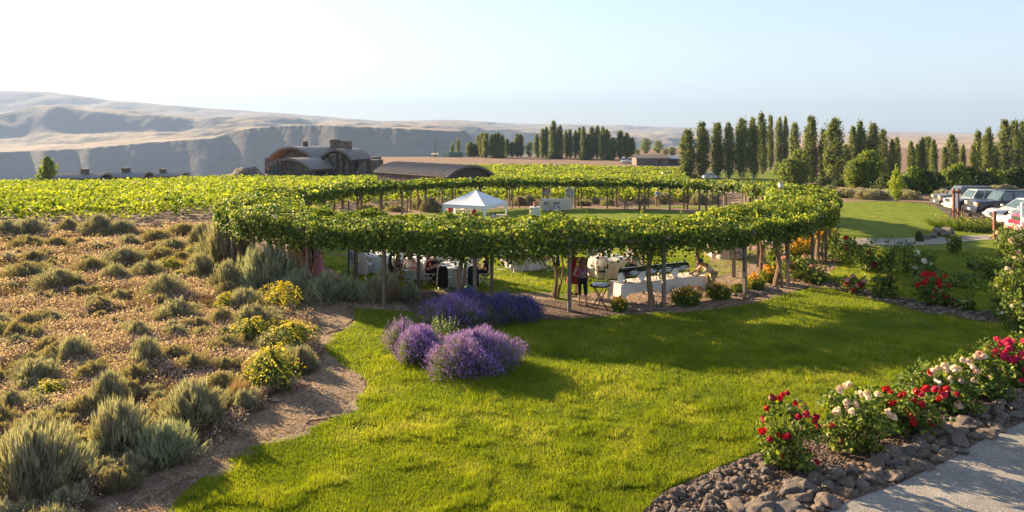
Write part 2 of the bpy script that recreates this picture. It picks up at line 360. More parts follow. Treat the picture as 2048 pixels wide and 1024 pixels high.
M_DIRT = speck_mat('dirt_path', ((.16, .11, .075), (.235, .165, .112), (.33, .245, .17)), 1.6, 40, .5, .01)
sheet('lawn', LAWN, .012, 2.0, M_LAWN, 'smooth green lawn around and inside the vine arbor', 'lawn')

# the arbor ring: smooth closed centre line
RC = [(2.0, 24.4), (6.6, 25.3), (10.2, 28.4), (13.6, 33.2), (16.0, 38.6), (18.1, 44.5), (18.8, 50.5), (17.2, 56.5), (13.2, 60.6), (8, 62.6), (2, 63.0), (-4, 61.4), (-8.2, 58), (-10.8, 53.5), (-12.4, 48), (-13.2, 42), (-12.9, 36), (-10.9, 30.6), (-8.2, 27.2), (-3.6, 25.0)]
_rp = np.array(smooth_poly(RC, 40)); _dl = np.hypot(*(np.roll(_rp, -1, 0) - _rp).T); _s = np.concatenate([[0], np.cumsum(_dl)]); RLEN = float(_s[-1]); _rq = np.vstack([_rp, _rp[:1]])
def ring(s, off=0.0):
    s = np.mod(np.asarray(s, float), RLEN); x = np.interp(s, _s, _rq[:, 0]); y = np.interp(s, _s, _rq[:, 1])
    s2 = np.mod(s + .3, RLEN); s0 = np.mod(s - .3, RLEN)
    tx = np.interp(s2, _s, _rq[:, 0]) - np.interp(s0, _s, _rq[:, 0]); ty = np.interp(s2, _s, _rq[:, 1]) - np.interp(s0, _s, _rq[:, 1]); l = np.hypot(tx, ty)
    tx, ty = tx / l, ty / l; nx, ny = ty, -tx       # outward for a counter-clockwise ring
    return x + nx * off, y + ny * off, tx, ty
def band(name, s0, s1, o0, o1, dz, mat, label, cat):
    S = np.arange(s0, s1 + .01, .5); rows = []
    offs = np.linspace(o0, o1, 5)
    for o_ in offs:
        x, y, _, _ = ring(S, o_ + .18 * (fbm(S, S * 0 + o_, .4, 3, 50) - .5) * (o_ in (o0, o1))); rows.append(np.stack([x, y, hgt(x, y) + dz], 1))
    V_ = np.stack(rows, 1).reshape(-1, 3); n = len(S); i, j = np.meshgrid(np.arange(n - 1), np.arange(4), indexing='ij')
    Fb = np.stack([i * 5 + j, (i + 1) * 5 + j, (i + 1) * 5 + j + 1, i * 5 + j + 1], 2).reshape(-1, 4)
    return tag(link(name, fast(name, V_, Fb, mat, smooth=True)), label, cat, kind='structure')
band('gravel_path', 0, RLEN, 1.75, -1.5, .022, M_MULCH, 'brown gravel walk beneath the ring of vines', 'path')
sheet('buffet_gravel', smooth_poly(GP((1385, 590), (1420, 520), (1400, 470), (1470, 440), (1560, 432), (1610, 470), (1600, 500), (1560, 520), (1540, 560), (1480, 590)), 5), .026, 1.0, M_MULCH, 'brown gravel floor widening behind the buffet table', 'gravel floor')
sheet('garden_path', smooth_poly(GP((1560, 497), (1620, 486), (1700, 478), (1850, 477), (1990, 470), (2200, 468), (2200, 486), (1990, 480), (1880, 489), (1800, 492), (1700, 493), (1620, 500), (1575, 512)), 5), .03, 1.0, M_GREYG, 'grey gravel garden path crossing the lawn to the parking area', 'path')
sheet('parking_lot', smooth_poly(GP((1872, 404), (1960, 398), (2100, 388), (2400, 386), (2400, 470), (2150, 474), (2010, 466), (1975, 452), (1900, 432)), 4), .034, 1.5, M_ASPH, 'dark gravelly asphalt of the parking area', 'parking lot')
sheet('pavement', GP((1585, 1045), (1700, 995), (1800, 960), (1880, 922), (1960, 878), (2048, 830), (2200, 760), (2600, 690), (3200, 700), (3200, 1500), (1500, 1500), (1400, 1130)), .016, 1.0, M_CONC, 'pale grey speckled pavement below the rock border', 'pavement')
sheet('rose_bed', (GP((1275, 1030), (1330, 985), (1400, 955), (1470, 925), (1520, 905), (1600, 880), (1700, 850), (1850, 790), (1960, 745), (2080, 700), (2200, 690), (2200, 790), (2060, 840), (1960, 885), (1880, 930), (1800, 968), (1700, 1003), (1600, 1060), (1300, 1100))), .024, 1.0, M_BED, 'dark soil bed of the rose border', 'flower bed')
sheet('curved_bed', smooth_poly(GP((1475, 592), (1540, 572), (1620, 560), (1655, 560), (1720, 575), (1780, 592), (1850, 607), (1960, 622), (2100, 632), (2100, 648), (1960, 645), (1850, 628), (1760, 604), (1700, 588), (1650, 578), (1560, 583), (1490, 600)), 4), .02, 1.0, M_BED, 'narrow dark curved flower bed with stones across the lawn', 'flower bed')
sheet('lavender_bed', smooth_poly(GP((800, 600), (860, 585), (1000, 590), (1080, 600), (1230, 615), (1225, 632), (1130, 641), (1060, 640), (960, 650), (860, 640)), 4), .028, 1.0, M_BED, 'dark mulch bed beneath the back lavender', 'flower bed')
def rough(poly, amp, step=.12, s=1.3):
    P = np.array(list(poly) + [poly[0]]); d = np.hypot(*(P[1:] - P[:-1]).T); q = np.concatenate([[0], np.cumsum(d)]); t_ = np.arange(0, q[-1] - step, step); x = np.interp(t_, q, P[:, 0]); y = np.interp(t_, q, P[:, 1])
    return list(zip(x + amp * 2 * (fbm(x, y, s, 4, 76) - .5), y + amp * 2 * (fbm(x, y, s, 4, 77) - .5)))
DIRTR = rough(smooth_poly(GP((150, 1100), (230, 1000), (330, 960), (430, 880), (520, 815), (600, 770), (640, 730), (630, 690), (600, 640), (605, 605), (660, 590), (705, 600), (712, 632), (702, 655), (652, 682), (657, 708), (692, 738), (737, 766), (714, 797), (674, 838), (602, 872), (502, 904), (402, 970), (320, 1045), (200, 1200)), 4), .9)
sheet('dirt_path', DIRTR, .02, 1.0, M_DIRT, 'worn bare dirt path between lawn and sagebrush', 'path')
sheet('far_road', GP((1285, 356), (1345, 345), (1420, 350), (1400, 358), (1340, 357)), .03, 3.0, M_GREYG, 'grey road passing the far end of the vineyard', 'road')
sheet('far_lawn', smooth_poly(GP((1350, 352), (1430, 344), (1560, 341), (1600, 345), (1640, 352), (1600, 368), (1400, 366)), 4), .03, 4.0, M_LAWN, 'bright mown field behind the poplar row', 'lawn')
# ---------------------------------------------------------------- grass on the lawn
HOLES = [o for o in (GP((712, 632), (702, 655), (652, 682), (600, 640), (605, 605), (660, 590)),)]
M_BLADE = leafmat('grass_blades', [(0, (.08, .115, .007)), (.4, (.17, .21, .011)), (.75, (.28, .29, .02)), (1, (.44, .38, .10))], .40, .6, .2, 1.5, patch=1.1)
def scatter(n_try, dens0, ymin, ymax, xl, xr, poly, holes=()):
    """points with density ~1/Y^2 (even in the picture), inside poly"""
    Y = 1 / (1 / ymin - rng.random(n_try) * (1 / ymin - 1 / ymax)); U = xl + rng.random(n_try) * (xr - xl); X = U * Y
    k = inside(X, Y, poly)
    for h in holes: k &= ~inside(X, Y, h)
    return X[k], Y[k]
PAVE = GP((1275, 1040), (1330, 982), (1400, 952), (1470, 922), (1520, 902), (1600, 876), (1700, 846), (1850, 786), (1960, 742), (2080, 696), (2600, 620), (3200, 1500), (1200, 1500))
BED2 = GP((1480, 590), (1620, 562), (1720, 577), (1850, 609), (1960, 624), (2100, 634), (2100, 646), (1960, 643), (1850, 626), (1760, 602), (1650, 576), (1500, 598))
BED3 = GP((800, 600), (860, 585), (1000, 590), (1080, 600), (1230, 615), (1225, 632), (1130, 641), (1060, 640), (960, 650), (860, 640))
DIRT = GP((230, 1000), (330, 960), (430, 880), (520, 815), (600, 770), (640, 730), (630, 690), (600, 640), (605, 605), (660, 590), (705, 600), (712, 628), (704, 652), (656, 680), (660, 706), (694, 736), (738, 764), (714, 795), (674, 835), (602, 868), (502, 900), (402, 966), (320, 1045), (200, 1200))
RINGO = np.stack(ring(np.arange(0, RLEN, 1.0), 1.75)[:2], 1); RINGI = np.stack(ring(np.arange(0, RLEN, 1.0), -1.5)[:2], 1)
X, Y = scatter(950000, 0, 9.6, 36, -.78, .80, LAWN, (PAVE, BED2, BED3)); jx = X + rng.normal(0, .07, len(X)); jy = Y + rng.normal(0, .12, len(X)); k = ~inside(jx, jy, DIRTR) | (rng.random(len(X)) < .03); X, Y = X[k], Y[k]
k = ~(inside(X, Y, RINGO) & ~inside(X, Y, RINGI)); X, Y = X[k], Y[k]
nb = len(X); hgh = (.035 + .035 * rng.random(nb)) * (1 + .9 * (fbm(X, Y, 1.6, 3, 70) > .60)) * (1 + .012 * Y)
lx = 1.3 * (fbm(X, Y, 2.1, 3, 72) - .5); ly = 1.3 * (fbm(X, Y, 2.1, 3, 74) - .5); D = np.stack([rng.normal(0, .42, nb) + lx, rng.normal(0, .42, nb) + ly, np.ones(nb)], 1); D *= (hgh / np.linalg.norm(D, axis=1))[:, None]
V_, F_ = blade_arrays(np.stack([X, Y, hgt(X, Y) + .012], 1), D, .0045 * (1 + Y / 8.))
rv = np.clip(.15 + .75 * rng.random(nb) * fbm(X, Y, .9, 3, 71) * 1.6, 0, 1)
tag(link('grass', fast('grass', V_, F_, M_BLADE, rv)), 'short green lawn grass blades catching low sunlight', 'grass', kind='stuff')

# ---------------------------------------------------------------- vineyard beyond the ring (nobody could count it)
M_VINEY = leafmat('vineyard_leaves', [(0, (.045, .08, .01)), (.4, (.13, .17, .016)), (1, (.34, .35, .045))], .42, .6, .25, 1.5)
VA = [tuple(p) for p in [(-38, 47.5), (-30, 48), (-24, 50), (-20, 56), (-15.5, 58), (-14, 62), (-8, 66), (0, 68), (12, 69), (20, 71), (24, 78), (27, 96), (31, 118), (38, 155), (46, 190), (20, 208), (-22, 212), (-38, 200), (-30, 152), (-62, 147), (-69, 133), (-92, 118), (-110, 108), (-130, 100), (-100, 47.5)]]
NOV = [[(-27, 100), (-6, 92), (2, 107), (-19, 120)]]      # the barrel-vaulted cellar stands here
def vineyard():
    P = []; S = []
    rowdir = np.array([cos(R(8)), sin(R(8))]); perp = np.array([-rowdir[1], rowdir[0]])
    for q in np.arange(20, 250, 2.5):
        tt = np.arange(-150, 90, .5); x = rowdir[0] * tt + perp[0] * q; y = rowdir[1] * tt + perp[1] * q
        k = inside(x, y, VA) 
        for h in NOV: k &= ~inside(x, y, h)
        k &= np.abs(x / np.maximum(y, 1)) < .85
        x, y = x[k], y[k]
        if not len(x): continue
        m = np.clip(1400 / y, 6, 28).astype(int)
        xi = np.repeat(x, m); yi = np.repeat(y, m); n = len(xi)
        vig = .7 + .6 * fbm(xi, yi, .8, 2, 80)
        zt = 1.32 * vig; a = rng.random(n) * 2 * pi; rad = np.sqrt(rng.random(n)) * .62 * vig
        px = xi + rng.normal(0, .3, n); h = zt * (.25 + .75 * rng.random(n) ** .6)
        py = yi + np.cos(a) * rad; z = hgt(px, py) + h + rng.random(n) * .12
        P.append(np.stack([px, py, z], 1)); S.append(.09 + yi * .0026 + rng.random(n) * .08)
    P = np.concatenate(P); S = np.concatenate(S); n = len(P); Nn = rng.normal(size=(n, 3)) + np.array([0, 0, .7])
    print('vineyard leaves', n)
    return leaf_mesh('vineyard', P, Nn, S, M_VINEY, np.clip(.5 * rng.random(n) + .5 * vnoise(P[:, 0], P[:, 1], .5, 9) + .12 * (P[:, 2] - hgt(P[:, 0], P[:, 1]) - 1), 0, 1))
tag(link('vineyard', vineyard()), 'sunlit yellow-green rows of low trained grapevines filling the bench', 'vineyard', kind='stuff')

# ---------------------------------------------------------------- the vine arbor
M_WOOD = simple('weathered_wood', (.15, .115, .09), .85, var=.3, scale=9, bump=.4, sc3=(1, 1, .15))
M_BARK = simple('vine_bark', (.20, .12, .075), .9, var=.4, scale=14, bump=.8, bscale=30, sc3=(1, 1, .3))
M_VINE = leafmat('grape_leaves', [(0, (.026, .055, .010)), (.45, (.055, .10, .014)), (.75, (.15, .19, .024)), (1, (.38, .38, .07))], .30, .6, .22, 1.7)
S0 = float(_s[int(np.argmin(np.hypot(_rp[:, 0] - 1.9, _rp[:, 1] - 24.4)))])
NP = int(round(RLEN / 3.0)); POST_S = [S0 + k * RLEN / NP for k in range(NP)]
ORD = 'first second third fourth fifth sixth seventh eighth ninth tenth eleventh twelfth thirteenth fourteenth fifteenth sixteenth seventeenth eighteenth nineteenth twentieth'.split()
def ordw(k):
    if k < 20: return ORD[k]
    if k < 29: return 'twenty-' + ORD[k - 20]
    if k == 29: return 'thirtieth'
    if k < 39: return 'thirty-' + ORD[k - 30]
    if k == 39: return 'fortieth'
    return 'forty-' + ORD[k - 40]
arbor = empty('arbor', (2, 43, 0), 0, 'weathered timber arbor ring of paired posts and beams carrying the grapevines', 'arbor')
def ztop_of(s): 
    x, y, _, _ = ring(s); return 2.62 - .12 * float(ss(34, 60, y))
for k, s in enumerate(POST_S):
    for off in (1.25, -1.05):
        x, y, tx, ty = [float(v) for v in ring(s + (.25 if off < 0 else 0), off)]; z = zz(x, y)
        b = B(); b.box((x - 2, y - 43, z + 1.12), (.11, .11, 2.36), atan2(ty, tx)); b.obj('post', M_WOOD, arbor)
for off in (1.25, -1.05):
    for q in range(4):
        S = np.linspace(q * RLEN / 4, (q + 1) * RLEN / 4, 24); x, y, _, _ = ring(S, off); z = hgt(x, y)
        b = B(); b.tube([(a - 2, c - 43, e + 2.33) for a, c, e in zip(x, y, z)], .07, 4); b.obj('beam', M_WOOD, arbor)
for k, s in enumerate(POST_S):
    x0, y0, _, _ = ring(s, 1.7); x1, y1, _, _ = ring(s, -1.6); z = zz(float(x0), float(y0)) + 2.45
    b = B(); b.tube([(float(x0) - 2, float(y0) - 43, z), (float(x1) - 2, float(y1) - 43, z)], .055, 4); b.obj('rafter', M_WOOD, arbor)
# vines: one per post bay, alternately on the outer and inner line
VS = [S0 + (k + .85) * RLEN / (NP) + rng.normal(0, .12) for k in range(NP)]
vine_leaves = {}
def canopy():
    n_front = 0
    S = []; T = []; 
    for k in range(NP):
        s = VS[k]; x, y, _, _ = ring(s); y = float(y)
        dens = float(np.interp(y, [26, 34, 45, 62], [8500, 4600, 1900, 900]))
        S.append(s + (rng.random(int(dens * 1.0)) - .5) * RLEN / NP * 1.12); T.append(np.full(int(dens), k))
    S = np.concatenate(S); T = np.concatenate(T); n = len(S)
    lump = fbm(S, S * 0, .8, 3, 90) - .5; lump2 = fbm(S, S * 0 + 7, .35, 2, 91) - .5
    kind = rng.random(n)
    t = rng.random(n) * 2 - 1; wid = 1.58 + .7 * lump + .2 * np.sin(S * 1.3)
    x0, y0, _, _ = ring(S); yf = ss(34, 60, y0)
    top = 2.80 - .30 * yf + .70 * (fbm(S, t * 1.2, 1.0, 4, 92) - .4) - .22 * t ** 4 + .12 * lump
    bot = 1.92 - .40 * (lump2 * 2) - .15 * (fbm(S, t * 3, 2.2, 2, 93) - .5) * 3
    x_b = ring(S)[0]; bot = bot + .15 * (1 - ss(29, 34, y0)); bot = np.minimum(bot + .25 * yf, top - .35)
    z = np.empty(n); off = np.empty(n); nx = np.zeros(n); nz = np.ones(n)
    a = kind < .50; z[a] = top[a] - rng.random(a.sum()) ** 2 * .22; off[a] = t[a] * wid[a]; nx[a] = t[a] * .6
    b_ = (kind >= .50) & (kind < .88); sg = np.where(rng.random(n) < .62, 1, -1); hh = rng.random(n)
    z[b_] = (bot + (top - .12 - bot) * hh)[b_]; off[b_] = (sg * (wid + .06 - .22 * (1 - hh) + rng.normal(0, .07, n)))[b_]; nx[b_] = sg[b_] * 1.2; nz[b_] = .25
    c = kind >= .88; z[c] = (bot - rng.random(n) * .1 - .10 * rng.random(n))[c]; off[c] = t[c] * wid[c]; nz[c] = -.6
    # hanging foliage round each trunk and a few trailing shoots
    for k in range(NP):
        idx = np.where(T == k)[0]; m = idx[rng.random(len(idx)) < (.10 if y0[idx[0]] < 31 else .025)]
        S[m] = VS[k] + rng.normal(0, .36, len(m)); off[m] = (1.0 if k % 2 == 0 else -.7) + rng.normal(0, .28, len(m)); z[m] = 2.25 - np.abs(rng.normal(0, .30, len(m))); nx[m] = rng.normal(0, 1, len(m))
        if y0[idx[0]] < 34:
            for q in range(18):
                ss_ = VS[k] + rng.uniform(-1.5, 1.5); m = rng.choice(idx, 10); sg_ = 1 if rng.random() < .7 else -1; up = rng.random() < .35
                S[m] = ss_ + rng.normal(0, .05, 10); off[m] = sg_ * 1.55 + (rng.normal(0, .06, 10) if not up else -sg_ * rng.random() * 2.6); z[m] = (2.2 - np.linspace(0, rng.uniform(.2, .65), 10)) if not up else 2.7 + np.linspace(0, rng.uniform(.15, .5), 10)
    x, y, tx, ty = ring(S, off); zg = hgt(x, y); P = np.stack([x, y, zg + z], 1)
    nrx, nry = ty, -tx
    Nn = np.stack([nrx * nx, nry * nx, nz], 1) + rng.normal(0, .55, (n, 3))
    size = np.interp(y, [22, 30, 45, 64], [.098, .12, .205, .285]) * (.65 + .6 * rng.random(n))
    rv = np.clip(rng.random(n) * .75 + .25 * fbm(S, t, .9, 2, 95) * 1.3 + .12 * (z > 2.5), 0, 1)  # high leaves get a lighter tone, painting sunlit contrast into the canopy top
    return P, Nn, size, rv, T
P_, N_, S_, R_, T_ = canopy()
for k in range(NP):
    s = VS[k]; o_ = (1.0 if k % 2 == 0 else -.7); x, y, tx, ty = [float(v) for v in ring(s, o_)]; z = zz(x, y)
    side = 'on the lawn side' if y < 27 else 'on the vineyard side' if y > 55 else 'on the sagebrush side' if x < 0 else 'on the rose garden side'
    vn = empty('grapevine', (x, y, z), 0, f'grapevine {side} of the ring, {ordw(k)} counted round from the lavender', 'grapevine', 'grapevines trained over the arbor ring')
    m = T_ == k
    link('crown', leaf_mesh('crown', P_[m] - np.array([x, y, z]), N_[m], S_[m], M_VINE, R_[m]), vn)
    b = B(); near = y < 40
    for q in range(2 if near else 1):
        ph = rng.random() * 6; r0 = .085 if k % 2 == 0 else .06; pts = []; dx = rng.normal(0, .12)
        for j in range(10):
            h = j / 9 * 2.25; pts.append((dx * (h / 2.2) + .07 * sin(ph + h * 3.1) + q * .12, .07 * cos(ph + h * 2.7), h - .03))
        b.tube(pts, [r0 * (1.35 - .08 * j + .12 * sin(j * 2.1 + ph)) * (1 if q == 0 else .55) for j in range(10)], 7)
    for q in range(4): b.tube([(0, 0, 2.1), (tx * (q - 1.5) * .5, ty * (q - 1.5) * .5, 2.35), (tx * (q - 1.5) * .9, ty * (q - 1.5) * .9, 2.45)], [.04, .03, .015], 5)
    b.obj('trunk', M_BARK, vn, smooth=True)
# ---------------------------------------------------------------- sagebrush slope
M_SAGE = leafmat('sage_leaves', [(0, (.12, .12, .065)), (.5, (.27, .245, .175)), (1, (.47, .43, .33))], .3, .75, .15, 1.1)
M_SAGEO = leafmat('olive_sage_leaves', [(0, (.11, .09, .05)), (.5, (.25, .21, .125)), (1, (.44, .36, .23))], .3, .75, .15, 1.1)
M_SAGEG = leafmat('blue_sage_leaves', [(0, (.13, .14, .09)), (.5, (.29, .30, .21)), (1, (.50, .50, .37))], .3, .75, .15, 1.1)
M_GREENB = leafmat('green_bush_leaves', [(0, (.04, .07, .015)), (.6, (.09, .13, .025)), (1, (.2, .22, .05))], .28, .6, .3, 1.4)
M_YELL = leafmat('yellow_florets', [(0, (.45, .36, .02)), (.5, (.66, .52, .03)), (1, (.85, .70, .08))], .3, .6, .2, 1.1)
M_STRAW = leafmat('straw_stems', [(0, (.20, .12, .07)), (.5, (.36, .23, .14)), (1, (.55, .38, .25))], .3, .8, .1, 1.1)
M_TWIG = simple('grey_twigs', (.20, .155, .12), .9, var=.35, scale=20)
def dome(n, r, h, jit=.12, lobes=5, seed=0, low=0.0):
    """points and outward directions over a lumpy dome"""
    g_ = np.random.default_rng(seed); a = g_.random(n) * 2 * pi; q = g_.random(n) ** .75 * (1 - low) + low
    ph = g_.random(4) * 6
    el = q * pi / 2; lump = 1 + .16 * np.sin(a * 2 + ph[0]) * np.cos(el) + .14 * np.sin(a * 5 + ph[1] + el * 3) + .10 * np.sin(a * 9 + el * 7 + ph[2])
    D = np.stack([np.cos(a) * np.cos(el), np.sin(a) * np.cos(el), np.sin(el)], 1)
    return D, D * lump[:, None] * np.array([r, r, h]), g_, a, el
def sage_proto(seed, style):
    """unit bush: radius 1, height 1"""
    n = 4600; D, P, g_, a, el = dome(n, .92, .86, seed=seed)
    ncl = 90; C, CP, _, _, _ = dome(ncl, .90, .88, seed=seed + 50); which = np.argmin(((D[:, None, :] - C[None]) ** 2).sum(2), 1)
    tone = g_.random(ncl)[which]
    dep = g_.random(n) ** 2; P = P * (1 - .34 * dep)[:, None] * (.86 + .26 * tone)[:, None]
    dirs = D * .55 + np.array([0, 0, .75]) + C[which] * .35 + g_.normal(0, .22, (n, 3)); dirs /= np.linalg.norm(dirs, axis=1)[:, None]
    ln = {'tall': .24, 'round': .13, 'scrub': .17}[style] * (.6 + .7 * g_.random(n)); wd = {'tall': .030, 'round': .028, 'scrub': .030}[style]
    V1, F1 = blade_arrays(P - dirs * ln[:, None] * .3, dirs * ln[:, None], wd * (.7 + .7 * g_.random(n)))
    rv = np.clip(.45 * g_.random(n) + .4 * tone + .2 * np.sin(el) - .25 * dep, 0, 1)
    return V1, F1, rv
def twigs(seed, n=26, r=.85, h=.8):
    g_ = np.random.default_rng(seed); b = B()
    for k in range(n):
        a = g_.random() * 2 * pi; q = g_.random() * .9 + .15; e = Vector((cos(a) * r * q, sin(a) * r * q, h * (1 - .45 * q * q)))
        m_ = Vector((e.x * .45, e.y * .45, e.z * .38)) + Vector(g_.normal(0, .05, 3)); b.tube([(e.x * .03, e.y * .03, -.03), m_, e], [.035, .022, .008], 4, False)
    return b
SAGE = {}
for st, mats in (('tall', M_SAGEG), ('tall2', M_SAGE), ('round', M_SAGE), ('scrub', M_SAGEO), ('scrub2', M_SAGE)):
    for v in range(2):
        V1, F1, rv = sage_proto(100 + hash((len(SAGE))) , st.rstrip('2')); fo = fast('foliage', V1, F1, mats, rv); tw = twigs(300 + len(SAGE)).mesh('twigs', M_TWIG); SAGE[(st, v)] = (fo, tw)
def yellow_proto(seed):
    n = 2600; D, P, g_, a, el = dome(n, .9, .85, seed=seed); V1, F1 = leaf_arrays(P * (1 - .35 * g_.random(n) ** 2)[:, None], D + g_.normal(0, .6, (n, 3)), .07 * (.6 + .8 * g_.random(n)))
    fo = fast('foliage', V1, F1, M_GREENB, np.repeat(g_.random(n), 2))
    n = 1500; D, P, g_, a, el = dome(n, .97, .93, seed=seed, low=.22); C, _, _, _, _ = dome(60, 1, 1, seed=seed + 9); w_ = np.argmin(((D[:, None] - C[None]) ** 2).sum(2), 1); keep = np.random.default_rng(seed).random(60)[w_] < .8
    P = P[keep] + C[w_][keep] * .05; n = len(P); V2, F2 = leaf_arrays(P + g_.normal(0, .012, (n, 3)), D[keep] + np.array([0, 0, .6]) + g_.normal(0, .5, (n, 3)), .058 * (.6 + .8 * g_.random(n)))
    return fo, fast('flowers', V2, F2, M_YELL, np.repeat(g_.random(n), 2))
YEL = [yellow_proto(400 + k) for k in range(3)]
def dried_proto(seed):
    g_ = np.random.default_rng(seed); n = 1500; a = g_.random(n) * 2 * pi; r = .35 * np.sqrt(g_.random(n)); sp = g_.random(n) * .85
    P = np.stack([np.cos(a) * r, np.sin(a) * r, r * 0], 1); D = np.stack([np.cos(a) * sp * .55, np.sin(a) * sp * .55, .55 + .5 * g_.random(n)], 1)
    V1, F1 = blade_arrays(P, D, .030); return fast('stems', V1, F1, M_STRAW, g_.random(n))
DRY = [dried_proto(500), dried_proto(501)]
def bush(px, py, wpx, hpx, style, label, group=None, name='sagebrush', cat='shrub', rz=None):
    p = G(px, py); Y = p.y; r = wpx / 2 / FPX * Y * 1.18; h = hpx / FPX * Y * .95; p = p + Vector((0, r * .35, 0)); p.z = zz(p.x, p.y) - .03
    e = empty(name, p, rng.random() * 6 if rz is None else rz, label, cat, group); 
    if style == 'yellow': fo, fl = YEL[rng.integers(3)]; ms = (fo, fl)
    elif style == 'dried': ms = (DRY[rng.integers(2)],)
    else: ms = SAGE[(style, int(rng.integers(2)))]
    for m in ms: link(m.name.split('.')[0], m, e)
    e.scale = (r, r, h); return e
# the shrubs the photograph shows one by one: px, base py, width, height (photo pixels), style, words
SB = [(8, 470, 60, 30, 'scrub2', 'pale sagebrush at the vineyard edge, farthest from the arbor'), (48, 470, 70, 34, 'scrub2', 'broad grey sagebrush second along the vineyard edge'), (130, 464, 45, 26, 'scrub', 'small brownish sagebrush third along the vineyard edge'), (188, 468, 66, 38, 'tall2', 'tallest grey-green sagebrush along the vineyard edge'), (238, 470, 50, 30, 'tall2', 'grey-green sagebrush beside the tallest one at the vineyard edge'),
 (45, 500, 80, 26, 'scrub', 'low dark scrubby sagebrush below the vineyard edge bushes'), (107, 500, 44, 24, 'scrub', 'small dark scrub between two low mounds below the vineyard edge'), (255, 492, 44, 22, 'scrub2', 'small grey sagebrush on pale grass below the vineyard'), (305, 480, 60, 22, 'scrub', 'low brown sagebrush near the top of the dry slope'), (360, 470, 60, 24, 'scrub', 'low sagebrush on pale ground near the arbor corner'), (340, 500, 56, 26, 'scrub2', 'flat grey sagebrush midway to the arbor corner'),
 (240, 528, 78, 36, 'scrub2', 'wide dusty green sagebrush at the centre of the upper slope'), (312, 520, 70, 28, 'scrub', 'low olive sagebrush with yellowish tips on the upper slope'), (222, 560, 56, 34, 'round', 'round green sagebrush in the middle of the slope'), (175, 545, 60, 32, 'scrub', 'loose grey scrub at the middle of the slope'), (105, 580, 86, 38, 'scrub2', 'spreading grey sagebrush in pink dry grass'), (40, 560, 90, 34, 'scrub', 'dark spreading sagebrush on the far flank of the slope'),
 (60, 525, 50, 22, 'scrub', 'little brown shrub above the dark spreading one'), (288, 556, 70, 36, 'round', 'olive dome-shaped sagebrush on the slope'), (320, 600, 84, 52, 'round', 'large grey-green dome of sagebrush in mid slope'), (345, 652, 84, 44, 'scrub2', 'silvery open sagebrush below the large dome'), (270, 690, 56, 42, 'scrub2', 'upright grey sagebrush on pink grass'), (138, 735, 84, 54, 'tall2', 'broad green-grey sagebrush on the lower slope'), (285, 745, 66, 62, 'tall2', 'tall loose sagebrush in the middle of the lower slope'),
 (400, 490, 50, 44, 'tall2', 'pale sagebrush at the foot of the arbor corner'), (445, 535, 110, 92, 'tall2', 'tall feathery sagebrush against the arbor corner'), (396, 560, 62, 52, 'tall2', 'yellow-grey upright sagebrush beside the feathery ones'), (447, 588, 72, 64, 'round', 'smooth silver-grey ball of sagebrush near the arbor'), (500, 585, 60, 80, 'tall', 'narrow upright blue-grey sagebrush behind the silver ball'), (535, 590, 100, 92, 'tall', 'largest blue-grey sagebrush below the arbor corner'), (590, 598, 90, 54, 'tall', 'blue-grey sagebrush in front of the red-dressed guests'), (650, 605, 110, 52, 'tall', 'wide shaded blue-green sagebrush beneath the vines'), (704, 602, 56, 38, 'tall', 'small dark sagebrush beside the thin pole'),
 (485, 630, 70, 46, 'tall2', 'upright grey sagebrush above the yellow flowering mounds'), (500, 668, 84, 50, 'tall2', 'silver sagebrush behind the yellow flowering mounds'), (600, 745, 62, 50, 'tall2', 'grey sagebrush at the path beside the yellow mound'), (60, 775, 96, 50, 'tall2', 'spreading sagebrush near the lower far flank'), (205, 835, 84, 82, 'tall2', 'tall grey-green sagebrush behind the largest one'), (225, 925, 120, 112, 'tall2', 'largest sagebrush of the lower slope with yellow flowers at its foot'), (255, 800, 50, 36, 'scrub', 'small dusty scrub above the lower sagebrush group'), (375, 862, 130, 90, 'tall2', 'wide grey sagebrush with dry stalks by the dirt path'), (318, 935, 110, 76, 'tall', 'dark shaded sagebrush low beside the dirt path'), (45, 1020, 170, 145, 'tall2', 'huge spreading sagebrush at the bottom corner of the slope'), (150, 960, 90, 60, 'tall', 'dark low sagebrush between the two largest ones'), (240, 985, 70, 40, 'scrub', 'small dry scrub at the bottom of the slope'), (20, 690, 70, 40, 'scrub', 'dull scrub in pink grass on the far flank'), (95, 655, 60, 30, 'scrub2', 'small green-grey scrub in pink grass'), (190, 625, 60, 30, 'scrub', 'faint brown scrub in the middle of pink grass'), (15, 830, 60, 44, 'scrub2', 'half-hidden grey scrub on the lower far flank'), (430, 720, 56, 34, 'scrub', 'low straw-coloured scrub above the path'), (390, 670, 60, 28, 'scrub', 'flat scrub in pale grass near the yellow mounds')]
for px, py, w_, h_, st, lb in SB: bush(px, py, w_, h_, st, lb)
for px, py, w_, h_, lb in [(500, 692, 84, 48, 'yellow-flowered mound highest beside the dirt path'), (578, 706, 90, 58, 'yellow-flowered mound where the dirt path narrows'), (532, 780, 112, 78, 'largest yellow-flowered mound beside the dirt path'), (447, 628, 46, 36, 'small yellow-flowered mound below the silver sagebrush'), (355, 560, 44, 20, 'small yellow flowers behind the olive dome sagebrush'), (395, 508, 50, 24, 'yellow-green flowers at the foot of the feathery sagebrush'), (195, 748, 54, 24, 'yellow flower patch in the lower pink grass'), (85, 808, 76, 38, 'yellow-green flower cluster on the lower far flank'), (180, 922, 70, 50, 'yellow flowers at the foot of the largest lower sagebrush'), (330, 545, 60, 26, 'dull yellow flowering scrub on the upper slope')]:
    bush(px, py, w_, h_, 'yellow', lb, name='flowering_shrub', cat='flowering shrub')
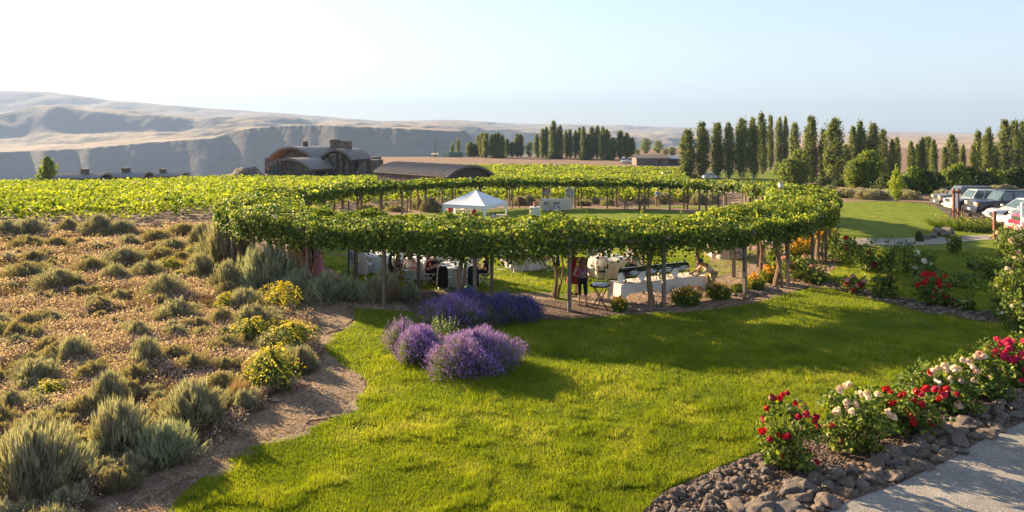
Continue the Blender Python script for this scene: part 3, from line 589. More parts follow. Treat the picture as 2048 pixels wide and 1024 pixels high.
for px, py, w_, h_, lb in [(475, 812, 50, 58, 'clump of dried straw stems at the edge of the dirt path'), (765, 606, 96, 46, 'brown dried skirt of stems under the sagebrush by the tables'), (500, 760, 50, 50, 'dry straw tuft behind the largest yellow mound'), (420, 830, 50, 40, 'dry straw tuft against the wide path sagebrush')]:
    bush(px, py, w_, h_, 'dried', lb, name='dry_grass_clump', cat='dry plant')
bush(762, 604, 76, 58, 'tall', 'dusty green sagebrush with a dried brown base beside the tables')
bush(820, 600, 40, 34, 'tall', 'little grey plant beside the brown-based sagebrush')
bush(555, 630, 76, 58, 'yellow', 'dark green mound with few yellow flowers at the path', name='flowering_shrub', cat='flowering shrub').children[1].scale = (.9, .9, .6)
# smaller scrub that fills the slope
SLOPE = GP((-250, 470), (0, 462), (300, 448), (430, 440), (440, 500), (560, 560), (590, 640), (600, 700), (560, 780), (450, 850), (330, 930), (180, 1010), (100, 1200), (-400, 1200))
SLOPEW = [(-16, 49)] + SLOPE[1:]
X, Y = scatter(900, 0, 9.5, 46, -.76, -.28, SLOPE)
for x, y in list(zip(X, Y))[:280]:
    r = rng.uniform(.20, .52); e = empty('scrub_tuft', (x, y, zz(x, y) - .02), rng.random() * 6, 'little dull scrub tuft among the pink dry grass', 'shrub', 'small scrub tufts on the dry slope')
    st = ('scrub', int(rng.integers(2))) if rng.random() < .6 else ('scrub2', int(rng.integers(2)))
    for m in SAGE[st][:1]: link('foliage', m, e)
    e.scale = (r, r, r * rng.uniform(.7, 1.1))
# sagebrush behind the ring and by the far meadow
BK = [(1040, 412, 26, 20), (1058, 410, 30, 22), (1190, 408, 24, 16), (1172, 412, 20, 12), (1218, 412, 30, 16), (1260, 404, 34, 22), (1285, 408, 30, 18), (1330, 408, 34, 24), (1365, 405, 40, 28), (1400, 410, 34, 26), (1425, 408, 34, 24), (1160, 412, 26, 12), (860, 424, 44, 28), (835, 420, 34, 26), (790, 424, 40, 14), (730, 424, 40, 16), (620, 432, 40, 20), (770, 420, 26, 16)]
for i, (px, py, w_, h_) in enumerate(BK): bush(px, py, w_, h_ , ('tall2', 'round', 'scrub2')[i % 3], 'grey sagebrush behind the vine ring, %s counted from the parked cars' % ordw(len(BK) - 1 - sorted(range(len(BK)), key=lambda q: BK[q][0]).index(i)), 'sagebrush behind the ring')
for i in range(26):
    px = 1660 + i * 14 + rng.uniform(-5, 5); py = 398 - rng.random() * 16; p = G(px, py)
    e = empty('sagebrush', (p.x, p.y, p.z - .05), rng.random() * 6, 'bleached low sagebrush in the strip between far lawn and trees', 'shrub', 'bleached brush behind the far lawn'); r = rng.uniform(.9, 1.5)
    for m in SAGE[(('tall2', 'scrub2')[i % 2], i % 2)]: link(m.name.split('.')[0], m, e)
    e.scale = (r, r, r * .62)

SLOPE2 = SLOPE[:5] + GP((575, 560), (612, 600), (622, 650), (640, 700), (625, 745), (590, 785), (500, 850), (430, 905), (340, 960), (230, 1060), (100, 1300), (-400, 1300))
# dry grass with seed heads: one uncountable mass
def dry_grass():
    X, Y = scatter(700000, 0, 9.2, 50, -.80, -.26, SLOPE2); cl = fbm(X, Y, .55, 4, 120); edge_ = inside(X, Y, SLOPE) | (fbm(X, Y, 1.5, 3, 121) > .56); k = edge_ & (rng.random(len(X)) < np.clip((cl - .40) * 5.5, .06, 1)); X, Y = X[k], Y[k]; n = len(X)
    print('dry blades', n)
    h = (.10 + .20 * rng.random(n)) * (.6 + .8 * vnoise(X, Y, 1.3, 7)); D = np.stack([rng.normal(.12, .4, n), rng.normal(-.05, .4, n), np.ones(n)], 1); D *= (h / np.linalg.norm(D, axis=1))[:, None]
    P = np.stack([X, Y, hgt(X, Y)], 1); V1, F1 = blade_arrays(P, D, .006 * (1 + Y / 9))
    hd = rng.random(n) < .62; P2 = (P + D)[hd]; m = len(P2); V2, F2 = leaf_arrays(P2, rng.normal(size=(m, 3)) + np.array([0, 0, .3]), (.014 + .014 * rng.random(m)) * (1 + Y[hd] / 13), aspect=.55)
    F2 = F2 + len(V1); rv = np.concatenate([rng.random(n) * .6 + .1, np.repeat(.5 + .5 * rng.random(m), 2)])
    X3, Y3 = scatter(420000, 0, 9.2, 50, -.80, -.26, SLOPE); k3 = fbm(X3, Y3, 1.15, 4, 131) > .545; X3, Y3 = X3[k3], Y3[k3]; n3 = len(X3); h3 = .10 + .24 * rng.random(n3)
    D3 = np.stack([rng.normal(0, .6, n3), rng.normal(0, .6, n3), np.ones(n3)], 1); D3 *= (h3 / np.linalg.norm(D3, axis=1))[:, None]; V3, F3 = blade_arrays(np.stack([X3, Y3, hgt(X3, Y3)], 1), D3, .010 * (1 + Y3 / 12)); F3 = F3 + len(V1) + len(V2)
    return fast('dry_grass', np.vstack([V1, V2, V3]), [F1, F2, F3], M_CHEAT, np.concatenate([rv, rng.random(n3) * .42]))
M_CHEAT = leafmat('dry_grass_heads', [(0, (.085, .055, .045)), (.35, (.20, .125, .10)), (.65, (.42, .28, .25)), (1, (.70, .54, .52))], .35, .8, .1, 1.0)
tag(link('dry_grass', dry_grass()), 'pinkish tan dry grass with pale seed heads covering the slope', 'dry grass', kind='stuff')
# thin straw and weeds along the dirt path and at the lawn edges
X, Y = scatter(60000, 0, 9.2, 26, -.7, -.2, DIRT); n = len(X); D = np.stack([rng.normal(0, 1, n), rng.normal(0, 1, n), .35 + 0 * X], 1) * .05
V1, F1 = blade_arrays(np.stack([X, Y, hgt(X, Y) + .02], 1), D, .006 + Y * .0004); tag(link('straw', fast('straw', V1, F1, M_CHEAT, rng.random(n) * .7)), 'thin dry straw scattered on the dirt path', 'straw', kind='stuff')

# ---------------------------------------------------------------- lavender
M_LAV = leafmat('lavender_flowers', [(0, (.12, .06, .26)), (.5, (.26, .14, .50)), (.85, (.42, .26, .66)), (1, (.60, .44, .74))], .3, .7, .2, 1.0)
M_LAVD = leafmat('deep_lavender_flowers', [(0, (.045, .035, .16)), (.5, (.10, .08, .28)), (1, (.22, .17, .45))], .3, .7, .2, 1.0)
M_LAVS = leafmat('lavender_stems', [(0, (.08, .11, .045)), (.6, (.19, .22, .10)), (1, (.34, .36, .17))], .3, .7, .2, 1.2)
def lavender(px, py, wpx, hpx, mf, label, dens=1.0, fl=1.0, pos=None, deep=1.0):
    p = G(px, py) if pos is None else pos; Y = p.y; r = wpx / 2 / FPX * Y; h = hpx / FPX * Y * .68; p = p + Vector((0, r * .55 * deep, 0)); e = empty('lavender_bush', (p.x, p.y, zz(p.x, p.y)), 0, label, 'lavender')
    n = int(5200 * dens); D, P, g_, a, el = dome(n, r * .80, h * .74, seed=int(px)); P = P * (.93 + .12 * g_.random(n))[:, None]
    S_ = D * np.array([r, r, h]) * .30; tipv = D * .62 + np.array([0, 0, .5]) + g_.normal(0, .12, (n, 3)); tipv /= np.linalg.norm(tipv, axis=1)[:, None]
    stem = tipv * (.07 + .22 * g_.random(n) ** 1.3)[:, None]; V1, F1 = blade_arrays(P * .80, P * .2 + stem, .008)
    # inner foliage
    m = int(2600 * dens); D2, P2, g2, _, _ = dome(m, r * .78, h * .74, seed=int(px) + 3); V3, F3 = blade_arrays(P2 * (.55 + .35 * g2.random(m))[:, None], D2 * .16 + np.array([0, 0, .09]) + g2.normal(0, .04, (m, 3)), .02)
    link('foliage', fast('foliage', np.vstack([V1, V3]), [F1, F3 + len(V1)], M_LAVS, np.concatenate([g_.random(n), g2.random(m) * .8])), e)
    k = (g_.random(n) < fl * .95) & (fbm(P[:, 0] * 4 + px, P[:, 1] * 4 + P[:, 2] * 3, 1.5, 2, 7) > .30); T = (P + stem)[k]; tv = tipv[k]; c = len(T); Ps = []; 
    for q in range(3): Ps.append(T + tv * (.022 * q))
    Ps = np.concatenate(Ps); V2, F2 = leaf_arrays(Ps + g_.normal(0, .004, Ps.shape), np.tile(g_.normal(size=(c, 3)), (3, 1)), .021 + .010 * g_.random(len(Ps)), aspect=.75)
    link('flowers', fast('flowers', V2, F2, mf, np.repeat(np.clip(np.tile(g_.random(c) * .8 + .2 * np.sin(el[k]), 3), 0, 1), 2)), e); return e
lavender(1000, 650, 150, 60, M_LAVD, 'deep violet lavender bush farthest back beside the gravel')
lavender(930, 640, 140, 60, M_LAVD, 'deep blue-violet lavender bush in the shade of the vines')
lavender(1050, 645, 80, 50, M_LAVD, 'small dark lavender bush at the end of the bed')
lavender(905, 662, 140, 78, M_LAV, 'pale purple lavender bush in the middle of the clump', fl=.75)
lavender(802, 708, 80, 76, M_LAV, 'greenish lavender bush with few flowers at the clump edge', fl=.30)
lavender(835, 728, 112, 80, M_LAV, 'small bright purple lavender bush beside the largest')
lavender(945, 752, 208, 98, M_LAV, 'largest bright purple lavender bush nearest the open lawn', dens=1.9, deep=.8)
def spike_plant(px, py, wpx, hpx):
    p = G(px, py); Y = p.y; r = wpx / 2 / FPX * Y; h = hpx / FPX * Y; e = empty('spike_plant', p, 0, 'pale green plant with upright spikes between the lavender bushes', 'plant')
    Ps = []; b = B()
    for k in range(34):
        a = rng.random() * 2 * pi; q = sqrt(rng.random()) * r; t_ = Vector((cos(a) * q, sin(a) * q, 0)); top = t_ * 1.35 + Vector((0, 0, h * rng.uniform(.7, 1.05))); b.tube([t_, (t_ + top) / 2, top], [.006, .005, .003], 4, False)
        for j in range(16): f = .35 + .65 * j / 16; Ps.append(t_.lerp(top, f) + Vector(rng.normal(0, .012, 3)))
    b.obj('stem', M_LAVS, e); Ps = np.array([tuple(v) for v in Ps]); link('leaves', leaf_mesh('leaves', Ps, rng.normal(size=Ps.shape), .04, M_SPIKE), e)
M_SPIKE = leafmat('spike_leaves', [(0, (.15, .20, .09)), (1, (.32, .36, .18))], .35, .6, .3, 1.2)
spike_plant(893, 690, 50, 58); 

# ---------------------------------------------------------------- roses
M_RLEAF = leafmat('rose_leaves', [(0, (.035, .07, .012)), (.5, (.10, .145, .022)), (1, (.25, .27, .05))], .3, .6, .25, 1.5)
M_RSTEM = simple('rose_stems', (.09, .10, .035), .6, var=.3)
def petal_mat(name, a, b_): return leafmat(name, [(0, a), (1, b_)], .25, .5, .3, 1.0)
M_RED = petal_mat('red_petals', (.40, .004, .008), (.72, .02, .02)); M_CRIM = petal_mat('crimson_petals', (.30, .004, .03), (.62, .012, .08)); M_PINKH = petal_mat('hot_pink_petals', (.50, .012, .07), (.80, .06, .20))
M_CREAM = petal_mat('cream_pink_petals', (.78, .52, .42), (.90, .76, .62)); M_PINK = petal_mat('pink_petals', (.72, .28, .27), (.85, .48, .42)); M_WHITE = petal_mat('white_petals', (.75, .70, .68), (.9, .86, .82)); M_DKRED = petal_mat('dark_red_petals', (.10, .006, .008), (.22, .02, .02))
def bloom_mesh(name, mat, seed, n=26):
    g_ = np.random.default_rng(seed); P = []; Nn = []; S = []
    for k in range(n):
        q = k / n; el = pi / 2 * (1 - .98 * q ** .7); a = k * 2.4 + g_.random() * .3; r = .25 + .75 * q
        d = np.array([cos(a) * cos(el), sin(a) * cos(el), sin(el)]); P.append(d * np.array([r, r, .55]) * .42 + np.array([0, 0, .12])); Nn.append(d + g_.normal(0, .28, 3)); S.append(.36 + .36 * q)
    V1, F1 = leaf_arrays(np.array(P), np.array(Nn), np.array(S), fold=-.3, aspect=1.1); return fast('rose_bloom', V1, F1, mat, np.repeat(g_.random(n), 2))
BLOOM = {c: [bloom_mesh(c, m, 600 + i * 3 + j) for j in range(2)] for i, (c, m) in enumerate((('red', M_RED), ('crimson', M_CRIM), ('hot', M_PINKH), ('cream', M_CREAM), ('pink', M_PINK), ('white', M_WHITE), ('dark', M_DKRED)))}
def rose(px, py, wpx, hpx, blooms, label, group=None, lean=0, bs=.10, dens=1.0, pts=None, loose=.0, nst=9, cat='rose bush'):
    """blooms: list of (kind, count); pts: blooms placed by photo pixel (kind, bx, by)"""
    p = G(px, py); Y = p.y; r = wpx / 2 / FPX * Y; h = hpx / FPX * Y; p.y += r * .3; p.z = zz(p.x, p.y); e = empty('rose_bush', p, 0, label, cat, group); seed = int(px * 7 + py); g_ = np.random.default_rng(seed)
    n = int(1500 * dens); a = g_.random(n) * 2 * pi; q = np.sqrt(g_.random(n)); zf = g_.random(n) ** .8; lump = 1 + .25 * np.sin(a * 3 + seed) + .2 * np.sin(a * 7 + zf * 9)
    prof = (.45 + .6 * np.sin(zf * pi * .62 + .35)) * lump * (1 - .45 * loose * zf)
    P = np.stack([np.cos(a) * q * r * prof + lean * zf, np.sin(a) * q * r * prof, zf * h * (.80 + .18 * np.sin(a * 5 + seed)) + .03], 1)
    if loose: 
        keep = fbm(P[:, 0] * 3 + seed, P[:, 2] * 3 + P[:, 1] * 2, 1.3, 2, 5) > .35 + .22 * loose * zf; P = P[keep]
    n = len(P); link('leaves', leaf_mesh('leaves', P, g_.normal(size=(n, 3)) + np.array([0, 0, .6]), (.05 + .04 * g_.random(n)) * (1 + Y / 60), M_RLEAF), e)
    b = B(); tops = []
    for k in range(nst):
        a = g_.random() * 2 * pi; q = sqrt(g_.random()) * .8; t_ = Vector((cos(a) * q * r + lean, sin(a) * q * r, h * g_.uniform(.7, .96))); tops.append(t_); b.tube([(t_.x * .1, t_.y * .1, -.02), (t_.x * .5, t_.y * .6, t_.z * .5), t_], [.012, .009, .005], 5, False)
    b.obj('stems', M_RSTEM, e)
    for kd, cnt in blooms:
        for k in range(cnt):
            a = g_.random() * 2 * pi; zf = g_.uniform(.55, 1.05) if k % 4 else g_.uniform(.25, .6); q = g_.uniform(.5, 1.0) if zf < .9 else g_.uniform(0, .7)
            if sin(a) > .35 and k % 3: a = -a
            c = link('rose_bloom', BLOOM[kd][k % 2], e); c.location = (cos(a) * q * r * .95 + lean * zf, sin(a) * q * r * .9, h * zf * (.97)); s_ = bs * g_.uniform(.8, 1.25) * (1 + Y / 90); c.scale = (s_, s_, s_)
            dv = Vector((cos(a) * q * .7, sin(a) * q * .7 - .25, .8)); c.rotation_euler = dv.to_track_quat('Z', 'Y').to_euler()
    for kd, bx, by in (pts or []):
        yy = g_.uniform(-.8, .1) * r; Yb = p.y + yy; c = link('rose_bloom', BLOOM[kd][int(bx) % 2], e); c.location = ((bx - 1024) / FPX * Yb - p.x, yy, CAMH - (by - HOR) / FPX * Yb - p.z); s_ = bs * g_.uniform(.85, 1.2); c.scale = (s_, s_, s_)
        dv = Vector(g_.normal(0, .35, 3)) + Vector((0, -.5, .8)); c.rotation_euler = dv.to_track_quat('Z', 'Y').to_euler()
    return e
rose(1580, 945, 110, 140, [], 'tall red rose bush standing alone at the stony end of the border', dens=1.1, loose=.5, nst=14, bs=.115, pts=[('red', 1565, 790), ('crimson', 1573, 787), ('red', 1560, 797), ('red', 1533, 817), ('crimson', 1526, 839), ('red', 1591, 806), ('crimson', 1606, 812), ('crimson', 1595, 835), ('crimson', 1614, 829), ('crimson', 1627, 843), ('crimson', 1632, 835), ('crimson', 1636, 856), ('red', 1526, 864), ('crimson', 1539, 879), ('red', 1560, 870), ('red', 1568, 874), ('crimson', 1575, 872), ('red', 1560, 907), ('red', 1561, 909), ('crimson', 1616, 903), ('crimson', 1635, 925), ('dark', 1545, 797), ('pink', 1556, 893)])
rose(1705, 905, 130, 112, [], 'cream-pink rose bush next to the lone red one', dens=1.5, loose=.25, nst=12, bs=.12, pts=[('cream', 1690, 772), ('cream', 1698, 770), ('cream', 1678, 779), ('cream', 1722, 787), ('cream', 1733, 788), ('cream', 1755, 789), ('cream', 1737, 796), ('cream', 1693, 806), ('cream', 1710, 808), ('cream', 1696, 818), ('cream', 1712, 816), ('cream', 1704, 824), ('cream', 1669, 824), ('cream', 1676, 821), ('cream', 1663, 838), ('cream', 1776, 825), ('cream', 1788, 835), ('white', 1658, 871), ('cream', 1780, 832), ('crimson', 1662, 853), ('crimson', 1680, 883)])
rose(1800, 868, 135, 80, [('red', 8)], 'low red rose bush between two cream ones', dens=1.4, nst=12, bs=.125, pts=[('red', 1770, 780), ('red', 1775, 777), ('red', 1780, 808), ('red', 1790, 806), ('red', 1800, 792), ('red', 1808, 788), ('red', 1820, 805), ('crimson', 1842, 790), ('red', 1845, 780), ('red', 1832, 784), ('red', 1853, 777), ('crimson', 1870, 778), ('red', 1879, 780), ('red', 1866, 822), ('dark', 1868, 820), ('red', 1893, 778), ('crimson', 1888, 790), ('red', 1878, 798), ('crimson', 1915, 790)])
rose(1893, 822, 130, 84, [('cream', 10)], 'broad cream rose bush with one red bloom near the tall stone', dens=1.5, nst=12, bs=.12, pts=[('cream', 1875, 736), ('cream', 1890, 748), ('white', 1872, 762), ('cream', 1908, 738), ('white', 1902, 763), ('cream', 1925, 720), ('cream', 1935, 722), ('cream', 1945, 735), ('cream', 1955, 742), ('cream', 1866, 742), ('white', 1880, 766), ('cream', 1952, 776), ('pink', 1862, 748), ('red', 1860, 745)])
rose(1965, 796, 110, 78, [('cream', 16), ('pink', 5)], 'cream and pale pink rose bush beside the hot pink one', dens=1.4, nst=10, bs=.12, pts=[('cream', 1990, 758), ('pink', 2000, 765), ('cream', 2002, 750), ('pink', 1956, 705), ('cream', 1984, 740)])
rose(2035, 775, 120, 88, [('hot', 80)], 'hot pink rose bush crowded with blooms at the frame edge', dens=1.5, nst=10, bs=.125)
rose(2130, 760, 120, 100, [('hot', 14)], 'pink rose bush beyond the crowded hot pink one', dens=1, nst=8, bs=.12)
rose(2050, 668, 70, 90, [('white', 3)], 'leggy rose bush with a single pale bloom behind the hot pink one', dens=1.0, loose=.6)
rose(2022, 640, 70, 100, [('cream', 2)], 'tall bare leafy rose bush at the end of the curved bed', dens=1.1, loose=.6)
rose(2052, 600, 76, 60, [('cream', 10)], 'cream rose bush above the tall leafy one', dens=1.2)
rose(2040, 520, 78, 66, [('cream', 22), ('hot', 1)], 'round rose bush thick with cream blooms by the post', dens=1.2, bs=.13)
rose(2052, 560, 56, 44, [('cream', 12)], 'small cream rose bush under the round one', dens=1, bs=.13)
# rose garden between arbor and pavement
rose(1700, 525, 105, 48, [('red', 3), ('dark', 1)], 'wide green rose hedge bush with two red blooms beside the path', dens=0.96, loose=.1, bs=.16)
rose(1668, 500, 46, 60, [], 'tall thin rose stem rising behind the wide green bush', dens=0.21, loose=.7)
rose(1742, 545, 60, 40, [('dark', 2)], 'low rose bush with a dark faded bloom', dens=0.54, bs=.16)
rose(1785, 545, 30, 76, [], 'slender tall rose bush without blooms, nearest the dark faded one', dens=0.24, loose=.4)
rose(1818, 545, 30, 66, [], 'slender rose bush without blooms in the middle of the rose rows', dens=0.24, loose=.4)
rose(1845, 558, 50, 56, [('white', 5)], 'rose bush with pale lilac-white blooms in the middle bed', dens=0.54, bs=.16)
rose(1862, 545, 22, 40, [], 'thin leafy rose shoot behind the white-flowered bush', dens=0.18, loose=.3)
rose(1912, 508, 24, 38, [('cream', 1)], 'narrow sunlit leafy rose bush beside the grey path', dens=0.36)
rose(1950, 540, 34, 24, [], 'small yellow-tipped rose bush on the shaded lawn', dens=0.24, loose=.3)
rose(1990, 560, 50, 44, [('dark', 1)], 'dim rose bush with one dark bloom on the shaded lawn', dens=0.48)
rose(1910, 572, 110, 22, [], 'low dark leafy rose mass on the shaded lawn', dens=0.78)
rose(1600, 560, 90, 46, [('pink', 7)], 'rose bush with salmon pink blooms at the corner of the gravel', dens=0.78, bs=.16)
rose(1556, 548, 46, 50, [('pink', 3)], 'tall leafy bush sprouting beside the last arbor post', dens=0.66, loose=.3, bs=.14)
rose(1635, 568, 46, 24, [], 'low green rose bush below the salmon pink one', dens=0.48)
rose(1708, 588, 44, 34, [('pink', 9), ('crimson', 3)], 'small dusty pink flowering bush in the curved bed', dens=0.36, bs=.15)
rose(1776, 598, 46, 52, [('dark', 2)], 'dark leafy rose bush second in the curved bed', dens=0.60, loose=.35)
rose(1873, 612, 66, 62, [('red', 20)], 'dark rose bush topped by a band of scarlet blooms', dens=0.72, bs=.14)
rose(1938, 624, 34, 54, [('cream', 1)], 'upright pale-leaved rose bush near the end of the curved bed', dens=0.42, loose=.5)
rose(1905, 615, 34, 20, [('crimson', 2)], 'tiny rose bush with dark red blooms in the curved bed', dens=0.18)
# yellow daylilies and coreopsis along the arbor
M_GOLD = leafmat('gold_petals', [(0, (.65, .26, .01)), (.5, (.80, .42, .015)), (1, (.88, .58, .04))], .3, .5, .3, 1.0)
def flowerbed_plant(px, py, wpx, hpx, fl, label, grassy=True):
    p = G(px, py); Y = p.y; r = wpx / 2 / FPX * Y; h = hpx / FPX * Y; p.y += r * .3; p.z = zz(p.x, p.y); e = empty('flowering_plant', p, 0, label, 'flowers'); n = 700
    a = rng.random(n) * 2 * pi; q = np.sqrt(rng.random(n)) * .6; P = np.stack([np.cos(a) * q * r, np.sin(a) * q * r, q * 0], 1); D = np.stack([np.cos(a) * r * .5, np.sin(a) * r * .5, h * (.5 + .45 * rng.random(n))], 1) + rng.normal(0, .05, (n, 3))
    V1, F1 = blade_arrays(P, D, .03); m = 500; D2, P2, g2, _, _ = dome(m, r * .95, h * .85, seed=int(px)); V2, F2 = leaf_arrays(P2 * .93, D2 + g2.normal(0, .6, (m, 3)), .07)
    link('leaves', fast('leaves', np.vstack([V1, V2]), [F1, F2 + len(V1)], M_RLEAF, np.concatenate([rng.random(n), np.repeat(g2.random(m), 2)])), e)
    if fl < 15: return
    m = fl; D2, P2, g2, _, _ = dome(m, r, h * .98, seed=int(px) + 1, low=.25); V2, F2 = leaf_arrays(P2, D2 + np.array([0, -.3, .5]) + g2.normal(0, .5, (m, 3)), .085 * (.6 + .8 * g2.random(m)), fold=-.4)
    link('flowers', fast('flowers', V2, F2, M_GOLD, np.repeat(g2.random(m), 2)), e)
flowerbed_plant(1240, 624, 34, 26, 150, 'small golden flower clump at the near corner of the buffet')
flowerbed_plant(1375, 612, 66, 36, 90, 'dark leafy clump with scattered gold flowers by the table end')
flowerbed_plant(1440, 600, 52, 32, 60, 'dark leafy clump with a few gold flowers by the server')
flowerbed_plant(1510, 582, 42, 30, 130, 'golden flower clump at the foot of an arbor post')
flowerbed_plant(1540, 566, 36, 30, 110, 'golden flower clump nearest the salmon roses')
flowerbed_plant(1480, 588, 30, 20, 10, 'low dark plant between the gold flower clumps')
for i, (px, py, w_, h_) in enumerate([(1598, 520, 44, 36), (1622, 508, 44, 34), (1643, 497, 42, 30), (1660, 488, 38, 26)]): flowerbed_plant(px, py, w_, h_, 420, 'bright orange-yellow daylily clump, %s from the arbor corner' % ordw(i))
# ---------------------------------------------------------------- trees
M_POP = leafmat('poplar_leaves', [(0, (.035, .055, .014)), (.5, (.12, .145, .03)), (1, (.26, .27, .055))], .36, .6, .3, 1.4)
M_ASP = leafmat('aspen_leaves', [(0, (.06, .095, .014)), (.5, (.14, .18, .022)), (1, (.29, .31, .045))], .35, .6, .3, 1.5)
M_CON = leafmat('dark_shrub_leaves', [(0, (.022, .036, .012)), (.6, (.06, .085, .02)), (1, (.17, .18, .035))], .15, .7, .2, 1.2)
M_YTR = leafmat('young_tree_leaves', [(0, (.12, .17, .015)), (1, (.34, .36, .04))], .45, .6, .3, 1.5)
M_TRUNK = simple('tree_bark', (.17, .13, .10), .9, var=.35, scale=6, bump=.6, sc3=(1, 1, .2))
def poplar_proto(seed, n=6000, mat=None, ratio=.10, kind='poplar', lf=.024):
    """unit tree, height 1; ratio = half width"""
    g_ = np.random.default_rng(seed)
    nl = 100; la = g_.random(nl) * 2 * pi; lz = np.sort(g_.random(nl)) * .90 + .04
    if kind == 'poplar': R_ = lambda z: ratio * (np.clip(z / .14, 0, 1) ** .6) * (np.clip((1.02 - z) / .36, 0, 1) ** .5) * 1.15
    elif kind == 'round': R_ = lambda z: ratio * np.sqrt(np.clip(1 - ((z - .60) / .42) ** 2, 0, 1))
    elif kind == 'shrub': R_ = lambda z: ratio * (np.clip(1 - z, 0, 1) ** .5) * (.8 + .3 * np.clip(z / .3, 0, 1))
    else: R_ = lambda z: ratio * np.clip((z - .22) / .2, 0, 1) ** .7 * np.clip((1.02 - z) / .7, 0, 1) ** .8
    b = B(); ph = g_.random() * 6
    b.tube([(.008 * sin(ph + j), .008 * cos(ph + j * 1.3), j / 7 * .93) for j in range(8)], [.022 * (1.25 - j / 7 * 1.1) for j in range(8)], 7)
    P = []; T = []
    for k in range(nl):
        z0 = lz[k]; r = R_(z0 + .08) * g_.uniform(.90, 1.08); up = .13 if kind == 'poplar' else .05
        e = np.array([cos(la[k]) * r, sin(la[k]) * r, min(z0 + up * g_.uniform(.6, 1.3), .99)]); s_ = np.array([0, 0, max(.03, z0 - .10)])
        if k % 3 == 0 and r > .02: b.tube([s_, (s_ * .45 + e * .55) - np.array([0, 0, .01]), e], [.007, .005, .002], 4, False)
        m = int(n / nl); f = g_.random(m) ** .6; q = s_ + (e - s_) * f[:, None]; sp = (.45 * r + .012) * (1 - .35 * f)
        q = q + g_.normal(0, 1, (m, 3)) * sp[:, None] * np.array([.55, .55, .9 if kind == 'poplar' else .5]); P.append(q); T.append(np.full(m, g_.random()))
    P = np.concatenate(P); T = np.concatenate(T); k = P[:, 2] > .02; P, T = P[k], T[k]; m = len(P); rad = np.hypot(P[:, 0], P[:, 1])[:, None]
    Nn = np.concatenate([P[:, :2] / (rad + 1e-3), np.full((m, 1), .45)], 1) + g_.normal(0, .75, (m, 3))
    cr = leaf_mesh('crown', P, Nn, lf * (.6 + .8 * g_.random(m)), mat or M_POP, np.clip(.55 * g_.random(m) + .45 * T, 0, 1)); return cr, b.mesh('trunk', M_TRUNK, True)
PP = [poplar_proto(700 + k, ratio=.105 + .01 * (k % 3)) for k in range(5)]
PA = [poplar_proto(720 + k, mat=M_ASP, ratio=.20, lf=.040) for k in range(3)]
PR = [poplar_proto(730 + k, ratio=.42, kind='round', lf=.055, n=1800) for k in range(2)]
PC = [poplar_proto(740 + k, mat=M_CON, ratio=.62, kind='shrub', lf=.075, n=3000) for k in range(4)]
PG = [poplar_proto(750 + k, mat=M_ASP, ratio=.60, kind='shrub', lf=.075, n=2600) for k in range(2)]
PY = [poplar_proto(760, mat=M_YTR, ratio=.30, kind='young', lf=.035, n=2400)]
def tree(px, top, base, hw, protos, label, Y=None, name='poplar_tree', cat='tree', group=None, k=0, ratio=.115):
    p = G(px, base) if Y is None else at_depth(px, Y); Yb = p.y; H_ = CAMH - (top - HOR) / FPX * Yb - p.z
    e = empty(name, (p.x, p.y, p.z - .1), rng.random() * 6, label, cat, group); cr, tr = protos[k % len(protos)]; link('crown', cr, e); link('trunk', tr, e)
    wd = hw * (.82 if name == 'poplar_tree' else 1) / FPX * Yb / ratio; e.scale = (wd, wd, H_); return e
NEARP = [(1376, 259, 356, 17), (1405, 244, 356, 15), (1435, 245, 356, 13), (1458, 245, 357, 11), (1484, 237, 357, 14), (1506, 236, 357, 12), (1524, 226, 348, 12), (1541, 231, 340, 7), (1558, 234, 338, 8), (1571, 233, 338, 6), (1590, 246, 348, 11), (1622, 232, 366, 15), (1647, 258, 366, 9), (1668, 236, 368, 18), (1691, 288, 366, 9), (1706, 253, 362, 10), (1722, 242, 362, 11), (1746, 246, 362, 13), (1765, 258, 358, 11)]
for i, (px, top, base, hw) in enumerate(NEARP): tree(px, top, base, hw, PP, 'tall poplar of the nearer row past the arbor, %s from the road end' % ordw(i), k=i * 3, group='nearer poplar row')
EASTP = [(1784, 278, 7), (1793, 274, 8), (1822, 283, 8), (1834, 288, 6), (1844, 274, 8), (1856, 273, 9), (1868, 279, 8), (1889, 293, 7), (1904, 269, 11), (1925, 288, 6), (1946, 290, 6), (1958, 262, 11), (1976, 255, 11), (1990, 290, 8), (2010, 239, 14), (2030, 241, 11), (2044, 243, 12), (2070, 240, 13)]
for i, (px, top, hw) in enumerate(EASTP): tree(px, top, 0, hw, PP, 'poplar rising behind the dark shrubs near the cars, %s from the young tree' % ordw(i), Y=135 + (i * 37 % 17), k=i * 2 + 1, group='poplars behind the parked cars')
